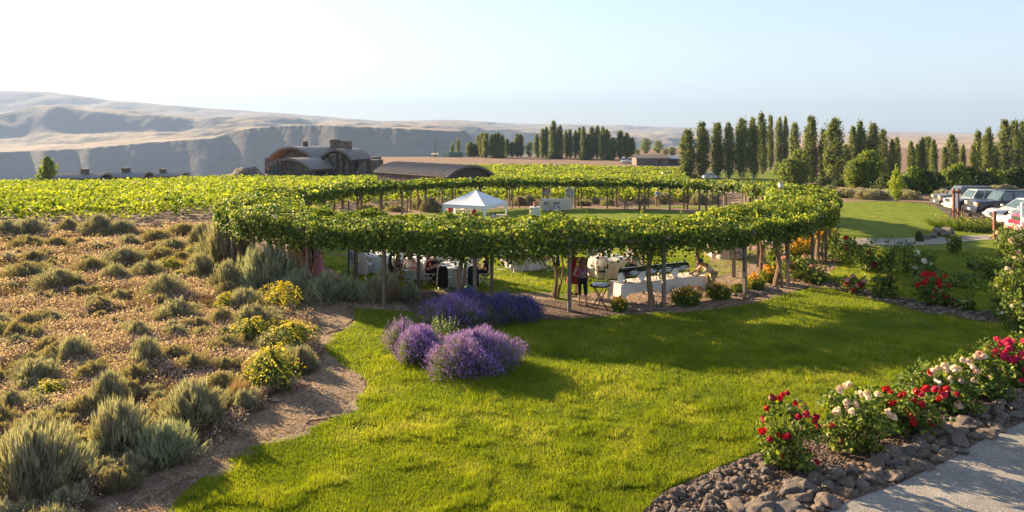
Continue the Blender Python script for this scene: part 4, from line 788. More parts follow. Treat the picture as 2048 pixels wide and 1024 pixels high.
FARP = [(904, 289, 308, 6, 1), (916, 280, 308, 6, 1), (940, 283, 314, 8, 0), (949, 288, 314, 7, 0), (958, 270, 314, 8, 0), (964, 266, 315, 7, 0), (972, 266, 316, 8, 0), (984, 268, 316, 6, 0), (991, 266, 316, 6, 0), (997, 265, 316, 7, 0), (1005, 270, 316, 6, 0), (1014, 277, 314, 6, 0), (1024, 283, 314, 7, 0), (1034, 268, 314, 7, 0), (1042, 267, 314, 6, 0), (1074, 268, 316, 7, 0), (1085, 257, 317, 6, 0), (1093, 254, 317, 6, 0), (1106, 242, 318, 9, 0), (1119, 250, 318, 8, 0), (1132, 260, 317, 6, 0), (1140, 258, 317, 6, 0), (1151, 260, 317, 5, 0), (1159, 255, 317, 6, 0), (1167, 253, 318, 7, 0), (1177, 268, 318, 6, 0), (1184, 254, 318, 8, 0), (1195, 251, 318, 6, 0), (1205, 254, 319, 8, 0), (1215, 258, 319, 7, 0), (1227, 275, 319, 8, 0), (1241, 261, 319, 9, 0), (1254, 266, 319, 8, 0), (1264, 275, 319, 7, 0)]
for i, (px, top, base, hw, a) in enumerate(FARP): tree(px, top, base, hw, PP, 'distant poplar beyond the tan field, %s counted from the radio mast' % ordw(i), k=i, group='far poplar rows')
for px, top, base, hw, lb in [(1059, 283, 314, 10, 'small round tree standing before the bright river'), (1291, 276, 307, 12, 'larger round tree beside the flat shed'), (1316, 281, 306, 11, 'round tree just past the larger one by the flat shed'), (1331, 296, 312, 7, 'low round bushy tree above the parked vans'), (1344, 293, 312, 9, 'bushy tree at the foot of the first tall poplar'), (1275, 297, 313, 6, 'tiny round tree at the corner of the flat shed')]:
    tree(px, top, base, hw, PR, lb, name='round_tree', k=int(px), ratio=.42)
tree(95, 311, 366, 20, PG, 'lone leafy young tree at the canyon edge of the vineyard', name='leafy_tree', ratio=.50)
for px, top, base, hw, lb in [(1600, 300, 372, 15, 'bright green bushy poplar sprouting before the tall row'), (1582, 318, 372, 18, 'low bright bushy growth beside the bushy poplar'), (1738, 302, 376, 18, 'broad bright aspen between dark poplars'), (1712, 318, 376, 16, 'small bright aspen beside the broad one'), (1756, 322, 372, 14, 'narrow yellow-green aspen sapling near the young tree')]:
    tree(px, top, base, hw, PA, lb, name='aspen_tree', k=int(px), ratio=.20)
DS = [(1560, 320, 350, 12, 1), (1778, 342, 385, 22, 0), (1806, 350, 388, 24, 0), (1828, 330, 386, 26, 1), (1850, 336, 386, 24, 0), (1872, 342, 384, 22, 0), (1893, 336, 382, 20, 1), (1912, 322, 382, 24, 1), (1936, 330, 380, 26, 0), (1962, 338, 378, 24, 0), (1985, 333, 378, 22, 1), (2010, 338, 376, 26, 0), (2036, 330, 376, 26, 0), (2062, 332, 376, 24, 1), (1765, 356, 384, 16, 0), (1655, 352, 372, 20, 0), (1682, 356, 374, 18, 0)]
for i, (px, top, base, hw, gr) in enumerate(DS): tree(px, top, base, hw * 1.25, PC if not gr else PG, ('dark' if not gr else 'sunlit green') + ' bushy shrub tree in the hedge behind the cars, %s along it' % ordw(i), name='shrub_tree', k=i, ratio=.62, group='hedge behind the cars')
tree(1793, 325, 403, 17, PY, 'young yellow-green tree with a thin trunk on the far lawn', name='young_tree', ratio=.30).children[1].scale = (.8, .8, .6)
tree(1838, 458, 483, 9, PC, 'small round reddish-brown bush by the garden path', name='round_bush', cat='shrub', ratio=.62)
# strip of low hedges and weeds far off
for i, (px, base, wd, hh) in enumerate([(1110, 318, 60, 10), (1170, 320, 70, 14), (1215, 320, 50, 12), (1000, 316, 50, 6), (1340, 322, 60, 8), (660, 346, 20, 20), (640, 346, 22, 22), (700, 346, 24, 16), (480, 350, 40, 6)]):
    p = G(px, base) if i < 5 else at_depth(px, 156.5); r = wd / 2 / FPX * p.y; e = empty('far_shrub', (p.x, p.y, p.z - .1), i, 'low dark shrub growth %s' % ('beneath the distant poplars' if i < 5 else 'against the vault-roofed building'), 'shrub', 'far shrubs'); e.scale = (r, r * .5, hh / FPX * p.y * 1.1); link('crown', PC[i % 4][0], e); 
# yellow-green daylily bank by the parking
for i, (px, py, w_, h_) in enumerate([(1895, 456, 70, 22), (1930, 462, 70, 30), (1960, 465, 60, 28), (1985, 460, 40, 24)]):
    flowerbed_plant(px, py, w_, h_, 22, 'yellow-green leafy bank below the parked cars, %s from the cart wheel' % ordw(i))
# ---------------------------------------------------------------- buildings
M_ROOFM = simple('bronze_metal_roof', (.15, .125, .12), .5, metal=.2, var=.12, scale=2)
M_STONE = speck_mat('stacked_stone', ((.07, .05, .045), (.13, .10, .085), (.20, .16, .13)), .5, 3.5, .7, .05)
M_DARKW = simple('dark_timber', (.05, .035, .03), .7, var=.2)
M_SOFF = simple('orange_soffit', (.42, .19, .07), .7, var=.2, scale=2)
M_GLASS = simple('window_glass', (.07, .10, .10), .08, var=.3, scale=1.5, spec=.8)
M_CREAMW = simple('cream_render', (.50, .42, .33), .85)
M_GREYW = simple('grey_siding', (.12, .10, .095), .85, var=.1)
M_WHITE = simple('white_paint', (.78, .77, .74), .5, var=.04)
M_ROOFC = simple('grey_metal_roof', (.30, .30, .33), .4, metal=.4, var=.1)
M_RIB = simple('roof_rib', (.15, .14, .145), .4, metal=.6)
def vault(par, name, c, ang, w, rise, L, z, mat, th=.35, ribs=0, seg=20, over=0, a0=0.0, a1=1.0, mat_under=None):
    """barrel vault: axis along local Y (rotated by ang), curve across local X"""
    ca, sa = cos(ang), sin(ang); b = B(); rings = []
    def pt(x, y, zz_): return (c[0] + x * ca - y * sa, c[1] + x * sa + y * ca, zz_)
    R0 = (w * w / 4 + rise * rise) / (2 * rise); A = math.asin(min(1, w / 2 / R0)); q = [(-A + 2 * A * (a0 + (a1 - a0) * i / seg)) for i in range(seg + 1)]
    out = [(R0 * sin(t_), z + rise - R0 + R0 * cos(t_)) for t_ in q]; inn = [((R0 - th) * sin(t_), z + rise - R0 + (R0 - th) * cos(t_)) for t_ in q]
    loop = out + inn[::-1]
    for y in (0, L): rings.append([pt(x, y, h) for x, h in loop])
    n0 = len(b.f); b.loft(rings); 
    if mat_under:
        n = len(loop)
        for k in range(seg + 1, n - 1): b.m[n0 + k] = 1
    o = b.obj(name, [mat, mat_under] if mat_under else mat, par)
    if ribs:
        rb = B()
        for k in range(ribs + 1):
            y = .05 + (L - .1) * k / ribs; rr2 = []
            for yy in (y - .06, y + .06): rr2.append([pt(x * 1.0, yy, h + .10) for x, h in out] + [pt(x, yy, h - .05) for x, h in out[::-1]])
            rb.loft(rr2)
        rb.obj('roof_ribs', M_RIB, o)
    return o
def wallend(par, name, c, ang, w, rise, z, zb, mat, y=0, th=.3, top=None):
    """gable wall under a vault"""
    ca, sa = cos(ang), sin(ang); b = B(); R0 = (w * w / 4 + rise * rise) / (2 * rise); A = math.asin(min(1, w / 2 / R0)); n = 14
    poly = [(-w / 2, zb), (w / 2, zb)] + [(R0 * sin(A - 2 * A * i / n), z + rise - R0 + R0 * cos(A - 2 * A * i / n)) for i in range(n + 1)]
    b.loft([[(c[0] + x * ca - yy * sa, c[1] + x * sa + yy * ca, h) for x, h in poly] for yy in (y, y + th)]); return b.obj(name, mat, par)
# main vault-roofed building at about 160 m
YB = 158.; sx = YB / FPX; bx = lambda px: (px - 1024) * sx; bz = lambda py: CAMH - (py - HOR) * sx
mb = empty('winery_building', (0, 0, 0), 0, 'large stone building with overlapping dark vaulted roofs and chimneys above the vineyard', 'building')
A_ = R(-22)
def vx(px0, px1, pye, pyt, yoff, L, par, nm, th=.5, ribs=0, mu=None):
    Yv = YB + yoff; s2 = Yv / FPX; w_ = (px1 - px0) * s2 / cos(A_); cx = ((px0 + px1) / 2 - 1024) * s2; z_ = CAMH - (pye - HOR) * s2; rise = (pye - pyt) * s2
    return vault(par, nm, (cx, Yv), A_, w_, rise, L, z_, M_ROOFM, th, ribs, mat_under=mu), (cx, Yv), w_, rise, z_
zb = bz(352)
o, c_, w_, r_, z_ = vx(528, 632, 317, 293, 3, 16, mb, 'roof', mu=M_SOFF)
wallend(mb, 'wall', (c_[0] + 1.6, c_[1] + 2.2), A_, w_ * .76, r_ * .80, z_, zb, M_STONE, th=.5)
o, c_, w_, r_, z_ = vx(634, 707, 319, 298, 1, 8, mb, 'roof')
wallend(mb, 'wall', (c_[0], c_[1] + 1.6), A_, w_ * .97, r_ * .93, z_, zb, M_DARKW, th=.4)
o, c_, w_, r_, z_ = vx(520, 630, 338, 316, -6, 8, mb, 'roof', mu=M_SOFF)
wallend(mb, 'wall', (c_[0] + .6, c_[1] + 1.4), A_, w_ * .86, r_ * .84, z_, zb, M_STONE, th=.5)
b = B(); b.box((bx(676), YB + 16, (zb + bz(319)) / 2), (9.5, 10, bz(319) - zb), A_); b.obj('wall', M_STONE, mb)
b = B(); b.box((bx(575), YB + 18, (zb + bz(319)) / 2), (9.5, 22, bz(319) - zb), A_); b.obj('wall', M_STONE, mb)
b = B(); b.box((bx(730), YB + 8, (zb + bz(322)) / 2), (3.0, 5, bz(322) - zb), A_); b.obj('wall', M_STONE, mb)
def onface(px, pyb, pyt, w_, dep, mat, nm, par, yy):
    s2 = (YB + yy) / FPX; b = B(); z0, z1 = CAMH - (pyb - HOR) * s2, CAMH - (pyt - HOR) * s2; b.box(((px - 1024) * s2, YB + yy, (z0 + z1) / 2), (w_, dep, z1 - z0), A_); return b.obj(nm, mat, par)
for k in range(4):
    yy = -7.0 + .25 * k; f = onface(536 + k * 7.5, 348, 340 - k * 6.5 - (3 if k else 0), .72, .1, M_GLASS, 'window', mb, yy + 1.5 - .9); onface(536 + k * 7.5 - 3.9, 348, 339 - k * 6.3, .12, .22, M_DARKW, 'mullion', f, yy + 1.5 - .95)
for px in (654, 670, 682, 694): onface(px, 348, 307 if 660 < px < 690 else 316, .75, .75, M_STONE, 'pillar', mb, 1.2)
f = onface(662, 348, 306, 1.0, .1, M_GLASS, 'window', mb, 2.35); f = onface(676, 348, 304, .8, .1, M_GLASS, 'window', mb, 2.6); onface(688, 348, 310, .7, .1, M_GLASS, 'window', mb, 2.9)
b = B(); b.box((bx(668) * 1.08, YB + 14, bz(296)), (1.8, 1.8, 3.6), A_); b.box((bx(668) * 1.08, YB + 14, bz(280) - .55), (2.05, 2.05, .3), A_); b.obj('chimney', M_STONE, mb); b = B(); b.box((bx(682), YB + 5, bz(294)), (1.9, 1.9, 2.6), A_); b.obj('chimney', M_STONE, mb)
b = B(); b.box((bx(590), YB + 8, bz(291)), (.8, .8, 1.7), A_); b.obj('chimney', M_DARKW, mb)
# slanted buttress wall
b = B(); z0 = zb; x0 = bx(708); b.loft([[(x0, YB - 2, z0), (x0 + 3.0, YB - 2, z0), (x0 + 3.0, YB - 2, z0 + 3.4), (x0 + 2.5, YB - 2, z0 + 3.4)], [(x0, YB - 1.2, z0), (x0 + 3.0, YB - 1.2, z0), (x0 + 3.0, YB - 1.2, z0 + 3.4), (x0 + 2.5, YB - 1.2, z0 + 3.4)]]); b.obj('buttress', M_STONE, mb)
# long barrel-vaulted cellar
cb = empty('barrel_cellar', (0, 0, 0), 0, 'long low building with a ribbed barrel-vault roof at the vineyard edge', 'building')
axis = atan2(-13.2, -(-13.5)) ; ang = atan2(13.2, 13.5)      # local +Y runs from the near end to the far end
cen = (-6.0, 103.2); vault(cb, 'roof', cen, ang, 9.2, 1.5, 19.0, -.25, M_ROOFM, .25, ribs=26)
wallend(cb, 'wall', cen, ang, 8.7, 1.22, -.25, -2.4, M_DARKW, y=.6); wallend(cb, 'wall', cen, ang, 8.7, 1.22, -.25, -2.4, M_DARKW, y=18)
for s_ in (-1, 1):
    b = B(); b.box((cen[0] + s_ * 4.2 * cos(ang) - 9.4 * sin(ang), cen[1] + s_ * 4.2 * sin(ang) + 9.4 * cos(ang), -1.15), (.35, 17.2, 2.4), ang); b.obj('wall', M_STONE, cb)
# three low cabins with barrel roofs and chimneys over the canyon lip
for i, (p0, p1, pe, pt_, pc, ct) in enumerate([(121, 213, 362, 355, 170, 343), (211, 298, 360, 352, 252, 341), (296, 371, 358, 353, 326, 343)]):
    e = empty('cabin', (0, 0, 0), 0, ('low barrel-roofed cabin with a square chimney beside the lone tree', 'middle low barrel-roofed cabin of the three, with the widest chimney', 'low barrel-roofed cabin with chimney nearest the rock mound')[i], 'cabin', 'cabins at the canyon lip')
    Yc = 124. + 10 * i; s2 = Yc / FPX; w_ = 3.6; L = (p1 - p0) * s2; cx = ((p0 + p1) / 2 - 1024) * s2; pe -= 7; pt_ -= 7; ct -= 4; z_ = CAMH - (pe - HOR) * s2
    vault(e, 'roof', (cx + L / 2, Yc), pi / 2, w_ * 1.2, (pe - pt_) * s2 * 1.1, L, z_, M_ROOFC, .2, ribs=14)
    b = B(); b.box((cx, Yc, z_ - 1.4), (L * .96, w_, 2.8)); b.obj('wall', M_STONE, e)
    b = B(); zc_ = CAMH - (ct - HOR) * s2; b.box(((pc - 1024) * s2, Yc, zc_ - 1.0), (1.15 if i == 1 else .95, 1.0, 2.0)); b.box(((pc - 1024) * s2, Yc, zc_ + .05), (1.3 if i == 1 else 1.05, 1.15, .12)); b.obj('chimney', M_STONE, e)
# far service buildings
def shed(px0, px1, base, pyt, dep, mat, roofm, label, name='shed', ridge=1.2):
    p = G((px0 + px1) / 2, base); s2 = p.y / FPX; w_ = (px1 - px0) * s2; h = (base - pyt) * s2; e = empty(name, (p.x, p.y, p.z - .1), 0, label, 'shed'); b = B(); b.box((0, dep / 2, h * .36), (w_ * .94, dep, h * .72)); b.obj('wall', mat, e)
    b = B(); b.loft([[(x, -.4, h * .7), (x, dep / 2, h), (x, dep + .4, h * .7), (x, dep + .4, h * .66), (x, dep / 2, h - .15), (x, -.4, h * .66)] for x in (-w_ / 2, w_ / 2)]); b.obj('roof', roofm, e)
    b = B(); b.box((w_ * .2, -.03, h * .3), (w_ * .1, .06, h * .5)); b.obj('door', M_DARKW, e); return e
shed(1271, 1340, 331, 309, 9, M_GREYW, M_GREYW, 'low grey-brown shed with a shallow roof below the round trees')
shed(1338, 1372, 330, 311, 6, M_DARKW, M_ROOFC, 'dark shed half hidden by the first tall poplar')
shed(862, 876, 314, 306, 4, M_CREAMW, M_CREAMW, 'small cream hut at the foot of the radio mast')
b = B(); p = G(912, 314); M_GRNP = simple('green_paint', (.07, .14, .10), .6); e = empty('container', p, 0, 'long dark green container beside the cream hut', 'container'); b.box((0, 0, 1.2), (6.5, 2.4, 2.3)); b.obj('box', M_GRNP, e); b = B(); b.box((-5, -.2, 1.2), (2.0, 2.6, 2.3)); b.obj('cab', simple('pale_green', (.25, .34, .26), .6), e)
p = G(871, 314); e = empty('radio_mast', p, 0, 'thin dark mast standing on the tan field', 'mast'); b = B(); b.tube([(0, 0, 0), (0, 0, 7.8)], [.14, .08], 6); b.obj('pole', M_DARKW, e); b = B(); b.box((0, 0, 6.8), (.9, .1, .1)); b.obj('crossbar', M_DARKW, e)
for i in range(12):
    p = G(828 + i * 4.2, 313); b = B(); b.box((0, 0, .7), (.12, .12, 1.4)); e = b.obj('fence_post', M_DARKW); e.location = p; tag(e, 'tiny fence post on the tan field near the mast', 'fence post', 'fence posts by the mast')
# rock mound by the main building
def rock_mesh(seed, sub=2, amp=.22):
    bm = bmesh.new(); bmesh.ops.create_icosphere(bm, subdivisions=sub, radius=1); g_ = np.random.default_rng(seed); off = Vector(g_.random(3) * 50)
    cuts = [(Vector(g_.normal(size=3)).normalized(), g_.uniform(.55, .85)) for _ in range(9)]
    for v in bm.verts:
        for n_, d_ in cuts:
            q = v.co.dot(n_) - d_
            if q > 0: v.co -= n_ * q
        v.co *= 1 + amp * noise.noise(v.co * 1.6 + off) + .06 * noise.noise(v.co * 5 + off)
    me = bpy.data.meshes.new('rock'); bm.to_mesh(me); bm.free(); return me
def rockmat(name, a, b_, c_):
    m, t, out = nt(name); p = N(t, 'ShaderNodeBsdfPrincipled', i_Roughness=.9); p.inputs['Specular IOR Level'].default_value = .25
    oi = t.nodes.new('ShaderNodeObjectInfo'); c = ramp(t, oi.outputs['Random'], [(0, a), (.5, b_), (1, c_)]); q = ramp(t, noise_fac(t, 2.2, 6, .65), [(.3, (.5, .48, .48)), (.7, (1.4, 1.34, 1.25))])
    mx = N(t, 'ShaderNodeMixRGB', blend_type='MULTIPLY', i_Fac=1.0); t.links.new(c, mx.inputs[1]); t.links.new(q, mx.inputs[2]); t.links.new(mx.outputs[0], p.inputs['Base Color'])
    bn = N(t, 'ShaderNodeBump', i_Strength=.8, i_Distance=.06); t.links.new(noise_fac(t, 5, 7, .7), bn.inputs['Height']); t.links.new(bn.outputs[0], p.inputs['Normal']); t.links.new(p.outputs[0], out.inputs[0]); return m
M_ROCK = rockmat('basalt_rock', (.14, .11, .095), (.21, .165, .14), (.125, .115, .118))
ROCKS = []
for k in range(7):
    me = rock_mesh(900 + k, 3); me.materials.append(M_ROCK); ROCKS.append(me)
def rock(x, y, sx_, sy_, sz_, rz, label, group=None, name='stone', sink=.35, k=None):
    o = link(name, ROCKS[int(rng.integers(7)) if k is None else k]); o.location = (x, y, zz(x, y) + sz_ * (1 - sink) * .6); o.scale = (sx_, sy_, sz_); o.rotation_euler = (rng.normal(0, .12), rng.normal(0, .12), rz); return tag(o, label, 'stone', group)
for i, (px, h, w_) in enumerate([(466, 1.6, 2.6), (484, 2.2, 2.8), (503, 2.4, 3.0), (520, 1.8, 2.4), (540, 1.4, 2)]):
    p = at_depth(px, 149 + i); rock(p.x, p.y, w_, 2.2, h, i, 'dark boulder of the mound beside the winery, %s from the cabins' % ordw(i), 'boulders beside the winery')
# stone border of the rose bed: flat capstones along the pavement and looser stones behind
EDG = GP((1575, 1052), (1640, 1018), (1720, 985), (1800, 956), (1880, 920), (1960, 876), (2030, 836), (2090, 806), (2170, 775), (2260, 745))
def along(poly, step):
    P = np.array(poly); d = np.hypot(*(P[1:] - P[:-1]).T); s = np.concatenate([[0], np.cumsum(d)]); t_ = np.arange(0, s[-1], step)
    return np.interp(t_, s, P[:, 0]), np.interp(t_, s, P[:, 1])
ex, ey = along(EDG, .40)
for i, (x, y) in enumerate(zip(ex, ey)):
    a = atan2(EDG[-1][1] - EDG[0][1], EDG[-1][0] - EDG[0][0]); nx_, ny_ = -sin(a), cos(a)
    for j in range(3):
        q = .04 + j * .24 + rng.uniform(-.05, .05); s_ = rng.uniform(.16, .26) * (1 if j else 1.05)
        rock(x + nx_ * q + rng.normal(0, .05), y + ny_ * q + rng.normal(0, .04), s_, s_ * rng.uniform(.65, .9), rng.uniform(.07, .11) + .02 * j, a + rng.normal(0, .35), 'flat brown %s-row stone in the rose border edging, %s from the near end' % (('front', 'middle', 'back')[j], ordw(i % 49)), 'flat stones edging the rose border')
p_ = G(1890, 868)
for px, py, s_, h, lb in [(1850, 873, .22, .17, 'grey upright boulder amid the border stones'), (1888, 868, .26, .18, 'large tan rounded boulder amid the border stones'), (1870, 862, .2, .24, 'rusty pointed stone between two boulders'), (1565, 1020, .34, .13, 'big flat rusty slab at the lower end of the border'), (1522, 1025, .30, .14, 'rounded brown boulder at the lower frame edge'), (1470, 1018, .22, .12, 'squat brown boulder near the gravel end'), (1480, 975, .2, .12, 'flat brown slab in front of the rubble'), (1590, 985, .3, .12, 'dark flat slab with a sloping face')]:
    p = G(px, py); rock(p.x, p.y, s_, s_ * .8, h, rng.random() * 3, lb, sink=.5)
# angular rubble behind: individually the largest, the rest as one mass
RUB = GP((1290, 1022), (1345, 985), (1420, 952), (1480, 925), (1540, 908), (1560, 930), (1520, 985), (1440, 1020), (1400, 1045))
def rubble_pts(poly, n):
    P = np.array(poly); x = rng.uniform(P[:, 0].min(), P[:, 0].max(), n * 6); y = rng.uniform(P[:, 1].min(), P[:, 1].max(), n * 6); k = inside(x, y, poly); return x[k][:n], y[k][:n]
x_, y_ = rubble_pts(RUB, 150)
for x, y in zip(x_, y_): s_ = rng.uniform(.05, .11); rock(x, y, s_, s_ * rng.uniform(.6, 1), s_ * rng.uniform(.6, .9), rng.random() * 6, 'fist-sized angular brown stone in the rubble at the border end', 'loose stones at the end of the rose border', name='loose_stone', sink=.1)
def chips(polys, n, name, label, s0=.02, s1=.05, yfac=0.0):
    base = [rock_mesh(950 + k, 1) for k in range(3)]; Vs = []; Fs = []; o_ = 0; rr_ = []
    bv = [np.array([tuple(v.co) for v in m.vertices]) for m in base]; bf = [np.array([tuple(p.vertices) for p in m.polygons]) for m in base]
    for pl in polys:
        xs, ys = rubble_pts(pl, n)
        for x, y in zip(xs, ys):
            k = int(rng.integers(3)); s_ = rng.uniform(s0, s1) * (1 + yfac * y); a = rng.random() * 6; c_, d_ = cos(a), sin(a); v = bv[k] * np.array([s_, s_ * .8, s_ * .55]); v = np.stack([v[:, 0] * c_ - v[:, 1] * d_, v[:, 0] * d_ + v[:, 1] * c_, v[:, 2]], 1) + np.array([x, y, zz(x, y) + .03 + s_ * .3])
            Vs.append(v); Fs.append(bf[k] + o_); o_ += len(v)
    return tag(link(name, fast(name, np.concatenate(Vs), np.concatenate(Fs), M_ROCK)), label, 'rubble', kind='stuff')
BORD = GP((1290, 1022), (1400, 960), (1520, 912), (1600, 890), (1700, 858), (1850, 800), (1960, 752), (2080, 706), (2140, 770), (2050, 836), (1960, 870), (1880, 912), (1800, 950), (1720, 980), (1600, 1030), (1500, 1050))
chips([BORD], 2600, 'rubble', 'small brown rock chips covering the rose border', .015, .05)
CB_ = GP((1640, 566), (1700, 574), (1780, 592), (1850, 607), (1960, 622), (2060, 630), (2060, 644), (1960, 644), (1850, 627), (1760, 603), (1650, 577)); chips([CB_, GP((1240, 610), (1330, 606), (1330, 622), (1240, 626)), GP((1470, 592), (1540, 572), (1560, 582), (1490, 600))], 420, 'bed_stones', 'small grey stones edging the curved flower bed', .04, .10)
for px, py, s_, lb in [(1880, 470, .5, 'pale grey boulder of the rock heap by the garden path'), (1895, 473, .55, 'largest grey boulder of the rock heap by the garden path'), (1865, 476, .35, 'dark small boulder of the rock heap by the garden path'), (1908, 478, .3, 'low grey stone at the end of the rock heap'), (1850, 479, .3, 'brown stone beside the round reddish bush')]:
    p = G(px, py); rock(p.x, p.y, s_, s_ * .8, s_ * .7, rng.random() * 3, lb)
# ---------------------------------------------------------------- vehicles
M_TYRE = simple('tyre_rubber', (.02, .02, .02), .85); M_RIM = simple('wheel_rim', (.45, .45, .46), .3, metal=.8); M_CHROME = simple('chrome', (.7, .7, .72), .12, metal=1, var=.03)
M_CGLASS = simple('car_glass', (.06, .09, .10), .05, var=.4, scale=3, spec=.9); M_BLACKP = simple('black_plastic', (.025, .025, .028), .5); M_LAMP = simple('lamp_glass', (.65, .66, .68), .1, var=.25, scale=12, spec=.9); M_AMBER = simple('amber_lens', (.6, .18, .02), .2); M_PLATE = simple('licence_plate', (.6, .62, .68), .4)
def paint(n, c): return simple(n, c, .32, metal=.1, var=.05, spec=.5, coat=.35)
def car(loc, rz, L, W, H, kind, pm, label, cat='car', grille='slots', lower=None, name='parked_car', group='cars parked nose-in beside the lawn'):
    """front faces local +X; stations along the length give bonnet, belt and roof lines"""
    e = empty(name, loc, rz, label, cat, group); h = H; w = W / 2; boxy = kind in ('suv', 'pickup')
    bl = .60 * h if boxy else .56 * h; hd = .57 * h if boxy else .47 * h
    # lower body: station x, half width, z low, z mid, z top
    X = [-.5, -.488, -.44, -.30, -.10, .10, .20, .26, .36, .44, .475, .495]
    ZT = [bl * .80, bl * .96, bl, bl, bl, bl, bl * 1.0, hd * 1.04, hd * 1.02, hd * .98, hd * .92, hd * .70]
    WW = [.90, .96, .99, 1, 1, 1, 1, .995, .98, .95, .90, .80]
    if not boxy: WW[-1] = .66; WW[-2] = .82; ZT[-1] = hd * .58; ZT[-2] = hd * .82
    gz = .20 * h / 1.6
    rings = []
    for x, z, q in zip(X, ZT, WW):
        ww = w * q; rings.append([(x * L, -ww * .92, gz), (x * L, -ww, gz + .16), (x * L, -ww, z * .62), (x * L, -ww * .955, z * .93), (x * L, -ww * .86, z), (x * L, ww * .86, z), (x * L, ww * .955, z * .93), (x * L, ww, z * .62), (x * L, ww, gz + .16), (x * L, ww * .92, gz)])
    b = B(); b.loft(rings)
    if lower:
        for i in range(len(b.f)):
            if len(b.f[i]) > 4: continue
            if min(b.v[j][2] for j in b.f[i]) < gz + .02 or max(b.v[j][2] for j in b.f[i]) <= max(ZT) * .50: b.m[i] = 1
    body = b.obj('body', [pm, lower or pm], e, smooth=True)
    # cabin
    rear = -.485 if boxy else -.40; rr_ = -.44 if boxy else -.28; ws = .20 if boxy else .20; wt = .10 if boxy else .03
    if kind == 'pickup': rear, rr_ = -.08, -.06
    def cab(x0, x1, x2, x3, z0, z1, inset, w0, w1):
        return [[(x0 * L, -w0, z0), (x0 * L, w0, z0), (x3 * L, w0, z0), (x3 * L, -w0, z0)], [((x0 * .4 + x1 * .6) * L, -(w0 * .4 + w1 * .6), z0 + (z1 - z0) * .62), ((x0 * .4 + x1 * .6) * L, (w0 * .4 + w1 * .6), z0 + (z1 - z0) * .62), ((x3 * .4 + x2 * .6) * L, (w0 * .4 + w1 * .6), z0 + (z1 - z0) * .62), ((x3 * .4 + x2 * .6) * L, -(w0 * .4 + w1 * .6), z0 + (z1 - z0) * .62)], [(x1 * L, -w1, z1), (x1 * L, w1, z1), (x2 * L, w1, z1), (x2 * L, -w1, z1)], [((x1 + .02) * L, -w1 * .9, z1 + .05), ((x1 + .02) * L, w1 * .9, z1 + .05), ((x2 - .02) * L, w1 * .9, z1 + .05), ((x2 - .02) * L, -w1 * .9, z1 + .05)]]
    w0, w1 = w * .87, w * (.74 if boxy else .66); zt = h - .05
    b = B(); b.loft(cab(rear, rr_, wt, ws, bl - .02, zt, 0, w0, w1)); roof = b.obj('cabin', pm, e, smooth=True)
    # glass panes lie 6 mm proud of the cabin skin, slightly smaller
    def quad(nm, pts):
        b = B(); n_ = (Vector(pts[1]) - Vector(pts[0])).cross(Vector(pts[3]) - Vector(pts[0])).normalized(); c_ = sum((Vector(p) for p in pts), Vector()) / 4; pts = [c_ + (Vector(p) - c_) * .90 + n_ * .008 for p in pts]; back = [p - n_ * .012 for p in pts]
        b.loft([back, pts]); return b.obj(nm, M_CGLASS, e)
    lo, hi = bl + .0, zt
    P = lambda x, y, z: (x * L, y, z)
    quad('windshield', [P(ws, -w0, lo), P(ws, w0, lo), P(wt, w1, hi), P(wt, -w1, hi)])
    if boxy and kind != 'pickup': xs = [(.18, .00), (-.015, -.21), (-.225, -.455)]
    elif kind == 'pickup': xs = [(.18, -.07)]
    else: xs = [(.175, .0), (-.015, -.19), (-.205, -.33)]
    for s_ in (-1, 1):
        for a, c in xs:
            at = min(a, wt + .0) if a > wt else a; ct = max(c, rr_ + .01) if c < rr_ else c
            pts = [P(a, s_ * w0, lo), P(c, s_ * w0, lo), P(ct, s_ * w1, hi), P(at, s_ * w1, hi)]
            if s_ > 0: quad('side_window', pts)
            else: quad('side_window', pts[::-1])
    quad('rear_window', [P(rear, w0, lo), P(rear, -w0, lo), P(rr_, -w1, hi), P(rr_, w1, hi)])
    wr = .37 if boxy else .33
    for fx in (.33, -.30):
        for s_ in (-1, 1):
            we = B(); we.lathe((0, 0, 0), [(wr * .62, -.11), (wr * .96, -.11), (wr, -.06), (wr, .06), (wr * .96, .11), (wr * .62, .11)], 20); wo_ = we.obj('wheel', M_TYRE, e, smooth=True); wo_.location = (fx * L, s_ * (w - .09), wr); wo_.rotation_euler = (pi / 2, 0, 0)
            rb = B(); rb.lathe((0, 0, 0), [(.04, -.118), (wr * .60, -.116), (wr * .60, .116), (.04, .118)], 14); rb.obj('rim', M_RIM, wo_)
            ar = B(); pts = [(fx * L + (wr + .05) * cos(q), s_ * (w + .012), wr + (wr + .05) * sin(q)) for q in np.linspace(-.1, pi + .1, 13)]; ar.tube(pts, .045, 6); ar.obj('wheel_arch', M_BLACKP if boxy else pm, e)
    xf = .497 * L; wf = w * (.80 if boxy else .66); zt_ = hd * (.82 if boxy else .66)
    if grille != 'none':
        b = B(); b.box((xf, 0, zt_), (.05, wf * 1.0, hd * .24)); gr = b.obj('grille', M_BLACKP if grille != 'chrome' else M_CHROME, e)
        b = B(); nb_ = 7
        if grille == 'chrome': [b.box((xf + .03, 0, zt_ - hd * .08 + k * hd * .08), (.03, wf, .025)) for k in range(3)]; [b.box((xf + .03, -wf * .4 + k * wf * .2, zt_), (.03, .02, hd * .22)) for k in range(5)]
        else: [b.box((xf + .03, -wf * .42 + k * wf * .14, zt_), (.03, wf * .05, hd * .22)) for k in range(nb_)]
        b.obj('grille_bars', pm if grille == 'slots' else M_BLACKP if grille == 'chrome' else M_CHROME, gr)
